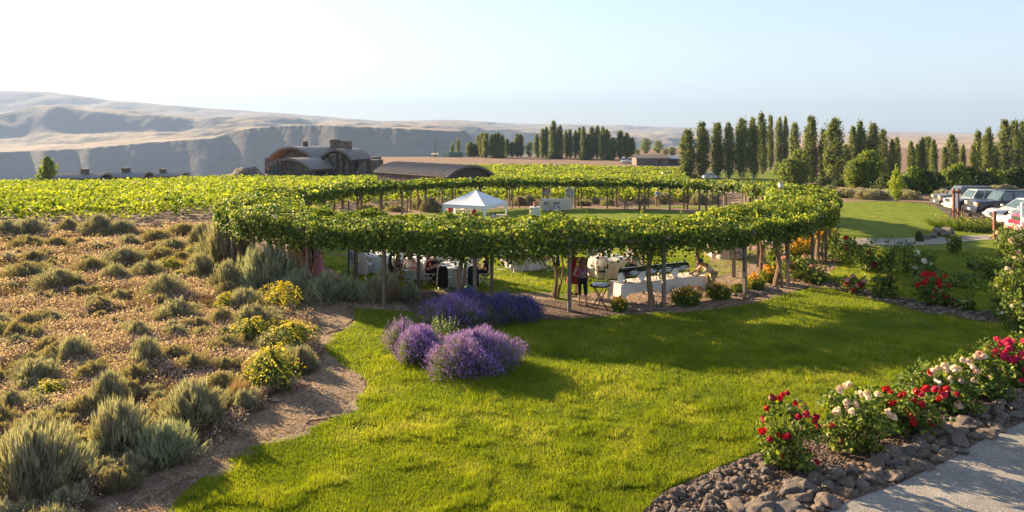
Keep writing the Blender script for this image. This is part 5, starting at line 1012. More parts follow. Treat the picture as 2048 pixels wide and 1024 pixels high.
    for s_ in (-1, 1):
        b = B(); b.box((xf - (.02 if boxy else .07), s_ * wf * .78, zt_ + .01), (.10, wf * .40, hd * .20), s_ * -.18 if not boxy else 0); b.obj('headlight', M_LAMP, e, bevel=.012)
        b = B(); b.box((xf - .05, s_ * wf * 1.07, zt_ - .02), (.09, .07, hd * .16)); b.obj('indicator', M_AMBER, e)
        b = B(); b.box((.19 * L, s_ * (w + .09), bl + .09), (.14, .20, .15)); b.obj('mirror', pm, e, bevel=.02)
        b = B(); [b.box((q * L, s_ * (w + .006), bl * .80), (.14, .02, .03)) for q in (-.02, -.17)]; b.obj('door_handle', M_BLACKP, e)
        b = B(); b.box((-.49 * L, s_ * w * .82, bl * .78), (.05, .16, .30)); b.obj('tail_light', simple('tail_lens', (.35, .01, .01), .2) if 'tail_lens' not in MATS else MATS['tail_lens'], e)
    b = B(); b.box((xf + .04, 0, gz + .20), (.16, w * (1.86 if boxy else 1.5), .17)); b.obj('bumper', M_BLACKP if kind == 'suv' and grille == 'slots' else (lower or pm), e, bevel=.03)
    b = B(); b.box((xf + .13, 0, gz + .22), (.015, .32, .14)); b.obj('licence_plate', M_PLATE, e)
    if boxy and kind != 'pickup':
        b = B(); [b.tube([(rr_ * L + .2, s_ * w1 * .86, h + .02), (rr_ * L + .3, s_ * w1 * .86, h + .07), (wt * L - .2, s_ * w1 * .86, h + .07), (wt * L - .1, s_ * w1 * .86, h + .02)], .018, 5) for s_ in (-1, 1)]; b.obj('roof_rack', M_BLACKP, e)
    b = B(); b.box((-.02 * L, 0, gz + .05), (L * .9, W * .8, .12)); b.obj('underbody', M_BLACKP, e)
    return e
Z_ = lambda p: (p.x, p.y, zz(p.x, p.y) + .035)
HD = R(174)      # noses point towards the lawn, partly at the camera
def park(px, py, *a, hd=HD, **k):
    """px, py: ground under the nose"""
    p = G(px, py); L = a[0]; c = p - Vector((cos(hd), sin(hd), 0)) * (L / 2 - .1); return car((c.x, c.y, zz(c.x, c.y) + .036), hd, *a, **k)
park(1874, 413, 4.2, 1.75, 1.66, 'suv', paint('charcoal_paint', (.10, .095, .105)), 'boxy dark grey off-roader farthest along the row, with slotted grille', lower=simple('tan_cladding', (.38, .27, .22), .4), hd=R(173))
park(1898, 421, 4.5, 1.80, 1.62, 'suv', paint('silver_green_paint', (.36, .38, .36)), 'silver-green estate car, second from the far end of the row', grille='chrome', lower=simple('champagne', (.50, .47, .40), .35), hd=R(173))
park(1944, 430, 4.9, 1.95, 1.80, 'suv', paint('navy_paint', (.016, .022, .05)), 'big navy blue sport utility car with chrome grille', grille='chrome', hd=R(174))
park(1981, 440, 4.4, 1.78, 1.46, 'sedan', paint('silver_paint', (.52, .51, .53)), 'silver compact saloon between the navy car and the white one', grille='dark', hd=R(173))
park(1996, 457, 4.5, 1.80, 1.42, 'sedan', paint('white_car_paint', (.80, .79, .78)), 'low white saloon with rounded nose beside the red pickup', grille='none', hd=R(174))
park(2036, 468, 5.4, 2.0, 1.90, 'pickup', paint('red_paint', (.50, .012, .05)), 'red and white pickup with its nose at the rose bush', cat='pickup', grille='chrome', lower=paint('pickup_white', (.75, .74, .74)), name='parked_pickup', hd=R(176))
for px, py, L, H_, k_, c, lb, hd in [(1340, 357, 4.4, 1.5, 'suv', (.10, .06, .06), 'dark maroon car on the far road', R(20)), (1422, 358, 4.2, 1.4, 'sedan', (.55, .57, .60), 'pale blue-grey car glimpsed under the poplars', R(10)), (1247, 327, 5.0, 2.0, 'suv', (.75, .75, .76), 'white van near the distant poplars, nearer the winery', R(260)), (1260, 327, 5.0, 2.0, 'suv', (.70, .70, .72), 'white van beside the flat shed', R(262))]:
    p = G(px, py); car((p.x, p.y, p.z + .04), hd, L, 1.8, H_, k_, paint('far_paint', c), lb, group='distant parked vehicles', name='distant_car')
# ---------------------------------------------------------------- people
SKIN = {k: simple('skin_' + k, c, .55, var=.05) for k, c in (('fair', (.58, .34, .24)), ('tan', (.42, .23, .15)), ('brown', (.26, .13, .08)))}
HAIRM = {k: simple('hair_' + k, c, .5, var=.35, scale=30, sc3=(1, 1, .2)) for k, c in (('brown', (.075, .032, .016)), ('auburn', (.17, .045, .02)), ('black', (.014, .011, .011)), ('grey', (.25, .22, .2)), ('blond', (.34, .22, .10)))}
def cloth(n, c, var=.10): return MATS.get(n) or simple(n, c, .85, var=var, scale=10, spec=.15)
def floral():
    m, t, out = nt('floral_cloth'); p = N(t, 'ShaderNodeBsdfPrincipled', i_Roughness=.8); vo = N(t, 'ShaderNodeTexVoronoi', i_Scale=22); tc = t.nodes.new('ShaderNodeTexCoord'); t.links.new(tc.outputs['Object'], vo.inputs['Vector']); bw = t.nodes.new('ShaderNodeRGBToBW'); t.links.new(vo.outputs['Color'], bw.inputs[0])
    t.links.new(ramp(t, bw.outputs[0], [(.2, (.05, .03, .07)), (.45, (.30, .06, .12)), (.6, (.16, .18, .26)), (.8, (.45, .28, .32))]), p.inputs['Base Color']); t.links.new(p.outputs[0], out.inputs[0]); return m
M_FLOR = floral(); M_EYE = simple('eye', (.03, .02, .02), .3); M_LIP = simple('lips', (.45, .14, .12), .5)
def skin_mesh(name, verts, edges, rad, mats, root=0, sub=1):
    me = bpy.data.meshes.new('tmp'); me.from_pydata([tuple(v) for v in verts], edges, []); o = bpy.data.objects.new('tmp', me); COL.objects.link(o)
    sk_ = o.modifiers.new('s', 'SKIN'); sk_.use_smooth_shade = True
    for i, r in enumerate(rad):
        s_ = me.skin_vertices[0].data[i]; s_.radius = (r, r) if not isinstance(r, tuple) else r; s_.use_root = (i == root)
    o.modifiers.new('u', 'SUBSURF').levels = sub
    dg = bpy.context.evaluated_depsgraph_get(); new = bpy.data.meshes.new_from_object(o.evaluated_get(dg)); new.name = name; bpy.data.objects.remove(o); bpy.data.meshes.remove(me)
    new.materials.clear(); [new.materials.append(m) for m in mats]; return new
def pose(kind, aL=None, aR=None):
    V = Vector
    if kind == 'stand': J = dict(pel=V((0, 0, .93)), spi=V((0, 0, 1.13)), che=V((0, .0, 1.30)), nec=V((0, .01, 1.42)), hea=V((0, -.01, 1.52)), kR=V((.11, -.02, .50)), kL=V((-.11, -.02, .50)), fR=V((.12, .02, .09)), fL=V((-.12, .02, .09)), tR=V((.13, -.15, .035)), tL=V((-.13, -.15, .035)))
    elif kind == 'bend': J = dict(pel=V((0, .10, .90)), spi=V((0, -.02, 1.06)), che=V((0, -.20, 1.17)), nec=V((0, -.30, 1.23)), hea=V((0, -.40, 1.27)), kR=V((.11, .02, .50)), kL=V((-.11, .02, .50)), fR=V((.12, .06, .09)), fL=V((-.12, .06, .09)), tR=V((.13, -.11, .035)), tL=V((-.13, -.11, .035)))
    else: J = dict(pel=V((0, .02, .53)), spi=V((0, .04, .72)), che=V((0, .03, .90)), nec=V((0, .02, 1.02)), hea=V((0, -.01, 1.12)), kR=V((.12, -.42, .52)), kL=V((-.12, -.42, .52)), fR=V((.13, -.42, .10)), fL=V((-.13, -.40, .10)), tR=V((.14, -.58, .04)), tL=V((-.14, -.56, .04)))
    c = J['che']; side = V((1, 0, 0))
    J['sR'] = c + side * .175 + V((0, 0, .05)); J['sL'] = c - side * .175 + V((0, 0, .05)); J['hR'] = J['pel'] + side * .09 - V((0, 0, .03)); J['hL'] = J['pel'] - side * .09 - V((0, 0, .03))
    dflt = {'stand': ((.24, .03, -.27), (.25, -.10, -.50)), 'bend': ((.24, -.10, -.20), (.20, -.34, -.30)), 'sit': ((.23, -.06, -.26), (.16, -.32, -.19))}[kind]
    for s_, k in ((1, 'R'), (-1, 'L')):
        a = (aR if s_ > 0 else aL) or dflt; J['e' + k] = J['s' + k] * 1 + V((s_ * (a[0][0] - .175), a[0][1], a[0][2])); J['w' + k] = J['s' + k] + V((s_ * (a[1][0] - .175), a[1][1], a[1][2]))
    return J
def head_mesh(b, c, f=Vector((0, -1, 0)), r=.105):
    """shaped head: face towards f"""
    n, m = 14, 10; s_ = Vector((0, 0, 1)).cross(f).normalized() * -1; u = Vector((0, 0, 1)); vs = []; fs = []
    for i in range(m + 1):
        ph = pi * i / m
        for k in range(n):
            th_ = 2 * pi * k / n; x = sin(ph) * sin(th_) * .74; y = sin(ph) * cos(th_) * .90; z = cos(ph) * 1.12
            if z < -.3: x *= 1 - .30 * (-z - .3) / .8; y *= 1 - .10 * (-z - .3)
            if k == 0 and i in (5, 6): y += .20 if i == 6 else .10
            if k in (1, n - 1) and i == 5: y -= .06
            vs.append(c + s_ * x * r + f * y * r + u * z * r)
    for i in range(m):
        for k in range(n): fs.append((i * n + k, (i + 1) * n + k, (i + 1) * n + (k + 1) % n, i * n + (k + 1) % n))
    b.mi = 0; b.add(vs, fs); b.mi = 1
    for q in (-1, 1): b.lathe(c + s_ * q * r * .30 + f * r * .80 + u * r * .08, [(.001, -.010), (.012, 0), (.001, .010)], 8)
    b.mi = 2; b.box(tuple(c + f * r * .84 - u * r * .48), (.045, .012, .010), atan2(f.y, f.x) + pi / 2); b.mi = 0
    for q in (-1, 1): b.lathe(c + s_ * q * r * .76, [(.006, -.03), (.02, 0), (.006, .03)], 6)
def person(loc, rz, kind, label, skin='fair', hair='brown', long=False, top=None, bottom=None, legs='trousers', sleeve=.5, sc_=1.0, aL=None, aR=None, shoe=(.03, .025, .022), look=None, z=0.0, updo=False, cap=None):
    J = pose(kind, aL, aR); e = empty('person', (loc[0], loc[1], zz(loc[0], loc[1]) + z), rz, label, 'person'); e.scale = (sc_,) * 3
    names = ['pel', 'spi', 'che', 'nec', 'hea', 'sR', 'eR', 'wR', 'sL', 'eL', 'wL', 'hR', 'kR', 'fR', 'tR', 'hL', 'kL', 'fL', 'tL']; ix = {n: i for i, n in enumerate(names)}
    rad = dict(pel=.115, spi=.105, che=.12, nec=.052, hea=.07, sR=.052, eR=.040, wR=.027, sL=.052, eL=.040, wL=.027, hR=.085, kR=.055, fR=.038, tR=.026, hL=.085, kL=.055, fL=.038, tL=.026)
    vs = [J[n] for n in names]; rr2 = [rad[n] for n in names]; ed = [(0, 1), (1, 2), (2, 3), (3, 4), (2, 5), (5, 6), (6, 7), (2, 8), (8, 9), (9, 10), (0, 11), (11, 12), (12, 13), (13, 14), (0, 15), (15, 16), (16, 17), (17, 18)]
    for k in 'RL':      # hands: palm, four fingers of unequal length and a side thumb
        w_ = J['w' + k]; dr = (w_ - J['e' + k]).normalized(); sd = dr.cross(Vector((0, 0, 1))); sd = sd.normalized() if sd.length > .1 else Vector((1, 0, 0)); pn = dr.cross(sd).normalized()
        if pn.z > 0: pn = -pn
        vs.append(w_ + dr * .055); rr2.append((.030, .018)); pi_ = len(vs) - 1; ed.append((ix['w' + k], pi_))
        for q, ln in zip((-1.5, -.5, .5, 1.5), (.060, .072, .068, .052)):
            a = vs[pi_] + dr * .035 + sd * q * .017; vs += [a, a + dr * ln * .55 + pn * .008, a + dr * ln * .85 + pn * .030]; rr2 += [.0095, .0085, .007]; n_ = len(vs); ed += [(pi_, n_ - 3), (n_ - 3, n_ - 2), (n_ - 2, n_ - 1)]
        a = w_ + dr * .03 + sd * (.030 if k == 'R' else -.030); vs += [a, a + dr * .035 + sd * (.022 if k == 'R' else -.022) + pn * .01]; rr2 += [.012, .009]; n_ = len(vs); ed += [(pi_, n_ - 2), (n_ - 2, n_ - 1)]
    me = skin_mesh('body', vs, ed, rr2, [SKIN[skin], M_EYE, M_LIP])
    f = Vector(look).normalized() if look else Vector((0, -1, 0)); hc = J['hea'] + Vector((0, 0, .055)) + f * .02; hb = B(); head_mesh(hb, hc, f); hm = hb.mesh('hm', [SKIN[skin], M_EYE, M_LIP], True)
    bm = bmesh.new(); bm.from_mesh(me); bm.from_mesh(hm); 
    for fc in bm.faces: fc.smooth = True
    bm.to_mesh(me); bm.free(); bpy.data.meshes.remove(hm); link('body', me, e)
    # hair: cap of the skull, plus a fall of strands for long hair
    b = B(); n, m = 14, 7; r = .117; vs = []; fs = []; s_ = Vector((0, 0, 1)).cross(f).normalized()
    for i in range(m + 1):
        ph = (pi * .62) * i / m
        for k in range(n):
            th_ = 2 * pi * k / n; fr = max(0, cos(th_)); ph2 = min(ph, pi * (.62 - .30 * fr)); w2 = 1 + .04 * sin(7 * th_ + i)
            vs.append(hc - f * .012 + (s_ * sin(ph2) * sin(th_) * .80 + f * sin(ph2) * cos(th_) * .92) * r * w2 + Vector((0, 0, cos(ph2) * 1.10 * r)))
    for i in range(m):
        for k in range(n): fs.append((i * n + k, i * n + (k + 1) % n, (i + 1) * n + (k + 1) % n, (i + 1) * n + k))
    b.add(vs, fs)
    if long:
        for k in range(16):
            t_ = (k / 15 - .5) * 2.6; p0 = hc - f * .08 * cos(t_ * .7) + s_ * sin(t_) * .085 + Vector((0, 0, .03)); bk = -f
            b.tube([p0, p0 + bk * .035 + Vector((0, 0, -.12)) + s_ * .01 * sin(k), p0 + bk * .05 + Vector((0, 0, -.26)) + s_ * .02 * sin(k * 2.1), p0 + bk * .03 + Vector((0, 0, -.38 - .04 * sin(k * 3)))], [.028, .030, .026, .008], 6)
    if updo: b.lathe(hc - f * .10 + Vector((0, 0, .05)), [(.01, -.05), (.045, -.03), (.05, .0), (.04, .03), (.01, .05)], 10)
    hr = b.obj('hair', HAIRM[hair], e, smooth=True)
    if cap: c = B(); c.lathe(hc + Vector((0, 0, .03)), [(.118, 0), (.115, .05), (.08, .10), (.01, .115)], 14); c.box(tuple(hc + f * .14 + Vector((0, 0, .035))), (.13, .10, .012), atan2(f.y, f.x) + pi / 2); c.obj('cap', cap, e, smooth=True)
    # shirt
    if top:
        vv = [J['pel'] + Vector((0, 0, -.04)), J['spi'], J['che'], J['nec'] - Vector((0, 0, .03)), J['sR'], J['sR'].lerp(J['eR'], min(1, sleeve * 2)), J['sL'], J['sL'].lerp(J['eL'], min(1, sleeve * 2))]; ra = [.135, .125, .138, .070, .070, .062, .070, .062]; edg = [(0, 1), (1, 2), (2, 3), (2, 4), (4, 5), (2, 6), (6, 7)]
        if sleeve > .5: vv += [J['eR'].lerp(J['wR'], (sleeve - .5) * 2), J['eL'].lerp(J['wL'], (sleeve - .5) * 2)]; ra += [.045, .045]; edg += [(5, 8), (7, 9)]
        if sleeve < .1: vv = vv[:5] + [vv[6]]; ra = ra[:4] + [.045, .045]; edg = [(0, 1), (1, 2), (2, 3), (2, 4), (2, 5)]
        link('top', skin_mesh('top', vv, edg, ra, [top]), e)
    if bottom:
        if legs in ('trousers', 'capris'):
            q = .97 if legs == 'trousers' else .32; vv = [J['pel'], J['hR'], J['kR'], J['kR'].lerp(J['fR'], q), J['hL'], J['kL'], J['kL'].lerp(J['fL'], q)]; g_ = 1.0 if legs == 'trousers' else .92; link('trousers', skin_mesh('trousers', vv, [(0, 1), (1, 2), (2, 3), (0, 4), (4, 5), (5, 6)], [.135, .105 * g_, .078 * g_, .062 * g_, .105 * g_, .078 * g_, .062 * g_], [bottom]), e)
        else:
            b = B(); ln = .62 if legs == 'skirt' else .80; rings = []; n = 20
            if kind == 'sit': pth = [(J['pel'] + Vector((0, .05, .10)), .15, .13), (J['pel'] + Vector((0, -.12, .03)), .19, .14), (J['pel'] + Vector((0, -.36, -.0)), .20, .14), (J['pel'] + Vector((0, -.47, -.14)), .21, .10), (J['pel'] + Vector((0, -.50, -.40)), .23, .12)]
            else: pth = [(J['pel'] + Vector((0, 0, .14 - ln * k / 4)), .135 + .035 * k, .12 + .032 * k) for k in range(5)]
            for i, (c, ra, rb_) in enumerate(pth): rings.append([c + Vector((cos(2 * pi * k / n) * ra * (1 + .05 * i * .4 * sin(k * 2.5)), sin(2 * pi * k / n) * rb_, (.0 if kind != 'sit' else (.06 if 1 <= i <= 2 else 0) * cos(2 * pi * k / n * 0)))) for k in range(n)])
            b.loft(rings); b.obj('skirt', bottom, e, smooth=True)
    for k in 'RL':
        b = B(); fo = J['f' + k]; to = J['t' + k]; b.loft([[Vector((fo.x + x, fo.y + .05 * 1, z_)) for x, z_ in ((-.035, 0), (.035, 0), (.03, .09), (-.03, .09))], [Vector((fo.x + x, fo.y - .04, z_)) for x, z_ in ((-.04, 0), (.04, 0), (.035, .08), (-.035, .08))], [Vector((to.x + x, to.y - .02, z_)) for x, z_ in ((-.042, 0), (.042, 0), (.03, .04), (-.03, .04))]]); b.obj('shoe', cloth('shoe_%d' % int(shoe[0] * 100), shoe), e, bevel=.008)
    return e
C_WHITE = cloth('white_shirt', (.56, .55, .57)); C_PINK = cloth('pink_dress', (.60, .25, .27)); C_MAROON = cloth('maroon_cloth', (.20, .02, .035)); C_RED = cloth('red_dress', (.48, .03, .03)); C_BLACK = cloth('black_cloth', (.018, .017, .02)); C_NAVY = cloth('navy_cloth', (.02, .025, .06)); C_PEACH = cloth('peach_shirt', (.68, .46, .36)); C_BLUE = cloth('light_blue_shirt', (.33, .44, .58)); C_KHAKI = cloth('khaki', (.34, .25, .15)); C_GREY = cloth('grey_cloth', (.30, .30, .34)); C_LILAC = cloth('lilac_dress', (.40, .33, .42)); C_CREAM = cloth('cream_linen', (.56, .49, .39), .05); C_LINEN = cloth('white_linen', (.52, .53, .56), .05); C_WARM = cloth('warm_linen', (.62, .54, .49), .04); C_PLINEN = cloth('blush_linen', (.56, .42, .39), .05)
# ---------------------------------------------------------------- furniture
M_CHW = simple('white_resin', (.62, .60, .55), .4, var=.03)
def chair_proto():
    e = empty('folding_chair', (0, 0, 0)); b = B(); b.box((0, 0, .45), (.40, .38, .03)); b.obj('seat', M_CHW, e, bevel=.01)
    b = B(); n = 13; arc = [(-.20 * cos(pi * k / (n - 1)), .21 + .04, .66 + .24 * sin(pi * k / (n - 1))) for k in range(n)]; b.tube([(-.19, .20, .46)] + arc + [(.19, .20, .46)], .014, 6)
    for k in range(-3, 4): x = k * .052; b.tube([(x * .35, .21, .50), (x, .25, .66 + .235 * sqrt(max(.05, 1 - (x / .2) ** 2)))], .011, 5)
    b.tube([(-.19, .21, .52), (.19, .21, .52)], .014, 6); b.obj('backrest', M_CHW, e)
    for s_ in (-1, 1):
        b = B(); b.tube([(s_ * .20, .19, .50), (s_ * .21, -.24, .01)], .014, 6); b.obj('leg', M_CHW, e); b = B(); b.tube([(s_ * .185, -.15, .44), (s_ * .185, .27, .01)], .014, 6); b.obj('leg', M_CHW, e)
    b = B(); b.tube([(-.2, -.18, .08), (.2, -.18, .08)], .01, 5); b.obj('stretcher', M_CHW, e); b = B(); b.tube([(-.185, .22, .07), (.185, .22, .07)], .01, 5); b.obj('stretcher', M_CHW, e); return e
CH0 = chair_proto(); CH_USED = [False]; CHN = [0]
def chair(x, y, rz, label):
    o = CH0 if not CH_USED[0] else copy_tree(CH0); CH_USED[0] = True; o.location = (x, y, zz(x, y) + .012); o.rotation_euler = (0, 0, rz); tag(o, label, 'chair', 'white folding chairs around the tables'); return o
def linen(name, cx, cy, r, h, mat, label, seed=0, floor=.04):
    g_ = np.random.default_rng(seed); ph = g_.random() * 6; b = B(); n = 72; prof = [(0, h), (.6, h), (.96, h), (1.0, h - .02), (1.01, h * .8), (1.03, h * .5), (1.06, floor)]; rings = []
    for i, (q, z) in enumerate(prof):
        f = 0 if i < 3 else (i - 2) / 4; rings.append([(r * q * cos(a) * (1 + .055 * f * sin(a * 13 + ph) + .02 * f * sin(a * 5)), r * q * sin(a) * (1 + .055 * f * sin(a * 13 + ph) + .02 * f * sin(a * 5)), z) for a in (2 * pi * k / n for k in range(n))])
    b.loft(rings, caps=False); o = b.obj(name, mat, None, smooth=True); o.location = (cx, cy, zz(cx, cy)); return tag(o, label, 'tablecloth')
M_PLATEW = simple('china', (.78, .77, .75), .15, var=.02); M_GLS = simple('glassware', (.62, .68, .70), .05, var=.1, spec=1); M_GRNL = leafmat('bouquet_leaves', [(0, (.03, .07, .02)), (1, (.10, .15, .04))], .2); M_WPET = leafmat('white_bouquet', [(0, (.6, .56, .55)), (1, (.85, .82, .8))], .2)
b = B(); b.lathe((0, 0, 0), [(.07, 0), (.09, .008), (.135, .022), (.13, .026), (.085, .012), (.001, .010)], 18, cap=False); ME_PLATE = b.mesh('plate', M_PLATEW, True)
b = B(); b.lathe((0, 0, 0), [(.032, 0), (.033, .004), (.005, .012), (.005, .085), (.03, .11), (.036, .15), (.03, .19), (.028, .19), (.033, .15), (.004, .10)], 12); ME_GLASS = b.mesh('wine_glass', M_GLS, True)
def tabletop(cx, cy, r, z, where, n=6, seed=0):
    g_ = np.random.default_rng(seed); zb_ = zz(cx, cy) + z
    for k in range(n):
        a = 2 * pi * k / n + g_.random() * .3; o = link('plate', ME_PLATE); o.location = (cx + cos(a) * r * .70, cy + sin(a) * r * .70, zb_ + .002); tag(o, 'white dinner plate on the %s' % where, 'plate', 'plates on the ' + where)
        o = link('wine_glass', ME_GLASS); o.location = (cx + cos(a + .22) * r * .50, cy + sin(a + .22) * r * .50, zb_ + .001); tag(o, 'clear stemmed glass on the %s' % where, 'glass', 'glasses on the ' + where)
    e = empty('centerpiece', (cx, cy, zb_), 0, 'white flower centrepiece in a glass vase on the %s' % where, 'centrepiece'); b = B(); b.lathe((0, 0, 0), [(.05, 0), (.06, .02), (.04, .12), (.055, .22)], 12); b.obj('vase', M_GLS, e, smooth=True)
    P = g_.normal(0, 1, (70, 3)) * np.array([.075, .075, .05]) + np.array([0, 0, .29]); link('flowers', leaf_mesh('flowers', P, P - np.array([0, 0, .25]) + g_.normal(0, .03, P.shape), .07, M_WPET), e); P = g_.normal(0, 1, (50, 3)) * np.array([.09, .09, .04]) + np.array([0, 0, .24]); link('leaves', leaf_mesh('leaves', P, g_.normal(size=P.shape), .07, M_GRNL), e)
def jacket(x, y, rz, mat, label, w_=.46):
    b = B(); rings = []
    for q, z, d in [(1.0, .12, .07), (1.02, .40, .06), (1.0, .70, .05), (.86, .86, .045), (.5, .915, .035)]: rings.append([(w_ / 2 * q * cos(a), .25 + d * sin(a) * 1.3 + (.90 - z) * .04, z) for a in (2 * pi * k / 16 for k in range(16))])
    b.loft(rings); o = b.obj('jacket', mat, None, smooth=True); o.location = (x, y, zz(x, y) + .012); o.rotation_euler = (0, 0, rz); return tag(o, label, 'jacket')
def tpos(px, base, r): p = G(px, base); return p.x, p.y + r
TABLES = [(755, 548, .92, C_LINEN, 'round table behind the large sagebrush'), (848, 562, .85, C_LINEN, 'round table behind the brown-based sagebrush'), (912, 576, .80, C_LINEN, 'round table nearest the lavender'), (1052, 543, .85, C_LINEN, 'round table where the pink-dressed guest sits'), (1222, 560, .80, C_CREAM, 'round table just behind the buffet'), (1462, 519, .85, C_PLINEN, 'blush-draped round table beyond the gravel'), (1566, 486, .90, C_LINEN, 'pale round table beside the daylilies')]
TC = []
for i, (px, py, r, m, nm) in enumerate(TABLES):
    x, y = tpos(px, py, r); TC.append((x, y, r)); linen('tablecloth', x, y, r, .755, m, ('blush pink' if m is C_PLINEN else 'cream' if m is C_CREAM else 'white') + ' cloth draped to the grass over the ' + nm, i)
    tabletop(x, y, r, .755, nm, 7 if i < 5 else 5, i)
def seatpos(ti, deg, extra=.28): x, y, r = TC[ti]; a = R(deg); return x + cos(a) * (r + extra), y + sin(a) * (r + extra), a - pi / 2 + pi   # chair faces the table
def faceto(a): return a - pi / 2
SEATS = []
def seat(ti, deg, extra=.30):
    x, y, r = TC[ti]; a = R(deg); return x + cos(a) * (r + extra), y + sin(a) * (r + extra), a + pi / 2 + pi   # local -Y points at the table centre
# every table gets chairs; the near ones show between the vines
cl = ['facing the lavender side', 'on the near side', 'turned half round', 'on the lawn side', 'at the far side', 'by the arbor post']
for ti, degs in enumerate([(250, 300, 200, 20, 90), (245, 290, 200, 330, 30, 110), (250, 300, 345, 195, 60, 120), (215, 255, 320, 355, 100), (250, 215, 330, 30, 100), (160, 250, 60), (160, 210, 80)]):
    for j, dg_ in enumerate(degs):
        x, y, rz = seat(ti, dg_); chair(x, y, rz, 'white folding chair %s around the %s' % (ordw(j), TABLES[ti][4]))
def sit(ti, deg, label, **k):
    x, y, rz = seat(ti, deg, .33); return person((x, y), rz, 'sit', label, **k)
for ti, dg_, m, lb in [(0, 300, C_BLACK, 'black jacket hung over a chair behind the thin pole'), (1, 290, C_BLACK, 'black jacket hung over a chair at the second table'), (2, 300, C_BLACK, 'black jacket hung over a chair beside the lavender'), (2, 250, C_BLACK, 'short black wrap over a chair beside the lavender'), (0, 250, cloth('shawl', (.66, .58, .55)), 'pale shawl draped over a chair near the sagebrush'), (3, 355, C_NAVY, 'navy jacket over a chair by the pink-dressed guest'), (4, 215, C_BLACK, 'black jacket over the chair beside the twisted vine')]:
    x, y, rz = seat(ti, dg_, .30); jacket(x, y, rz, m, lb)
sit(1, 245, 'dark-haired woman in a sleeveless dress seated behind the brown-based sagebrush', hair='brown', long=True, top=C_LILAC, bottom=C_LILAC, legs='skirt', sleeve=.05, skin='tan')
sit(1, 292, 'man in a white shirt seated beside the black jacket', hair='brown', top=C_WHITE, bottom=C_BLACK, sleeve=.9)
sit(2, 345, 'brown-haired woman seated sideways by the lavender table', hair='auburn', long=True, top=C_BLACK, bottom=C_BLACK, sleeve=.1)
sit(3, 255, 'guest in a white blouse seated with back to the lawn', hair='blond', updo=True, top=C_WHITE, bottom=C_WHITE, legs='skirt', sleeve=.4)
sit(3, 320, 'guest in a pink dress seated between white folding chairs', hair='brown', top=C_PINK, bottom=C_PINK, legs='skirt', sleeve=.2)
sit(3, 100, 'guest in a dark suit seated at the far side of the table', hair='brown', top=C_NAVY, bottom=C_NAVY, sleeve=.95)
sit(4, 250, 'man in a white shirt seated with back to the camera near the buffet', hair='brown', top=C_WHITE, bottom=C_BLACK, sleeve=.95)
sit(4, 120, 'balding man in a grey waistcoat seated facing the lawn', hair='grey', top=C_GREY, bottom=C_BLACK, sleeve=.9, skin='fair')
sit(4, 330, 'woman with auburn hair seated behind the chafing dishes', hair='auburn', long=True, top=C_GREY, bottom=C_BLACK, sleeve=.3)
sit(4, 30, 'guest in a white shirt at the far side of the buffet table', hair='brown', top=C_WHITE, bottom=C_BLACK, sleeve=.9)
sit(2, 120, 'guest in a pale shirt across the lavender table', hair='brown', top=C_WHITE, bottom=C_BLACK, sleeve=.9)
sit(0, 200, 'guest in a pale grey suit leaning at the table under the vines', hair='grey', top=C_GREY, bottom=C_GREY, sleeve=.95)
sit(0, 20, 'guest in a white shirt leaning over plates at the first table', hair='brown', top=C_WHITE, bottom=C_BLACK, sleeve=.9)
sit(0, 90, 'guest in pink at the far side of the first table', hair='blond', long=True, top=C_PINK, bottom=C_PINK, legs='skirt', sleeve=.1)
sit(1, 200, 'guest in a grey jacket at the side of the second table', hair='grey', top=C_GREY, bottom=C_BLACK, sleeve=.95)
sit(1, 30, 'woman with a peach hair flower at the second table', hair='brown', updo=True, top=C_PEACH, bottom=C_PEACH, legs='skirt', sleeve=.1)
sit(1, 110, 'guest in navy across the second table', hair='brown', top=C_NAVY, bottom=C_NAVY, sleeve=.9)
sit(2, 60, 'fair-haired guest in blue across the lavender table', hair='blond', top=C_BLUE, bottom=C_BLACK, sleeve=.5)
sit(2, 195, 'guest in maroon at the side of the lavender table', hair='brown', long=True, top=C_MAROON, bottom=C_BLACK, sleeve=.2)
sit(3, 215, 'guest in white beside the pink-dressed one', hair='brown', updo=True, top=C_WHITE, bottom=C_WHITE, legs='skirt', sleeve=.2)
sit(4, 100, 'guest in pale blouse facing the lawn behind the buffet', hair='blond', top=C_WHITE, bottom=C_BLACK, sleeve=.4)
sit(5, 250, 'guest in blush pink at the blush-draped table', hair='brown', top=C_PEACH, bottom=C_PEACH, legs='skirt', sleeve=.2)
def stand(px, py, rz, label, **k): p = G(px, py); return person((p.x, p.y), rz, k.pop('kind', 'stand'), label, **k)
stand(1165, 613, R(160), 'woman with long brown hair standing, floral top and black capri trousers', hair='auburn', long=True, top=M_FLOR, bottom=C_BLACK, legs='capris', sleeve=.05, skin='tan', aL=((.30, .06, -.25), (.26, -.12, -.42)), aR=((.30, .04, -.26), (.22, -.20, -.40)), shoe=(.3, .2, .16))
stand(1147, 590, R(150), 'woman in a maroon top standing behind the floral-topped woman', hair='brown', long=True, top=C_MAROON, bottom=C_MAROON, legs='skirt', sleeve=.3)
stand(1420, 596, R(285), 'dark-haired server in a peach shirt bending over the buffet end', kind='bend', hair='black', updo=True, top=C_PEACH, bottom=C_KHAKI, sleeve=.95, skin='brown')
stand(590, 566, R(30), 'guest in a dusty pink dress standing under the arbor corner', hair='blond', long=True, top=C_PINK, bottom=C_PINK, legs='dress', sleeve=.1, sc_=1.03)
stand(610, 572, R(200), 'guest in a red dress beside a dusty pink one', hair='brown', top=C_RED, bottom=C_RED, legs='dress', sleeve=.1)
stand(636, 566, R(140), 'guest in a pale pink dress near the red-dressed one', hair='brown', updo=True, top=C_LILAC, bottom=C_PINK, legs='dress', sleeve=.2)
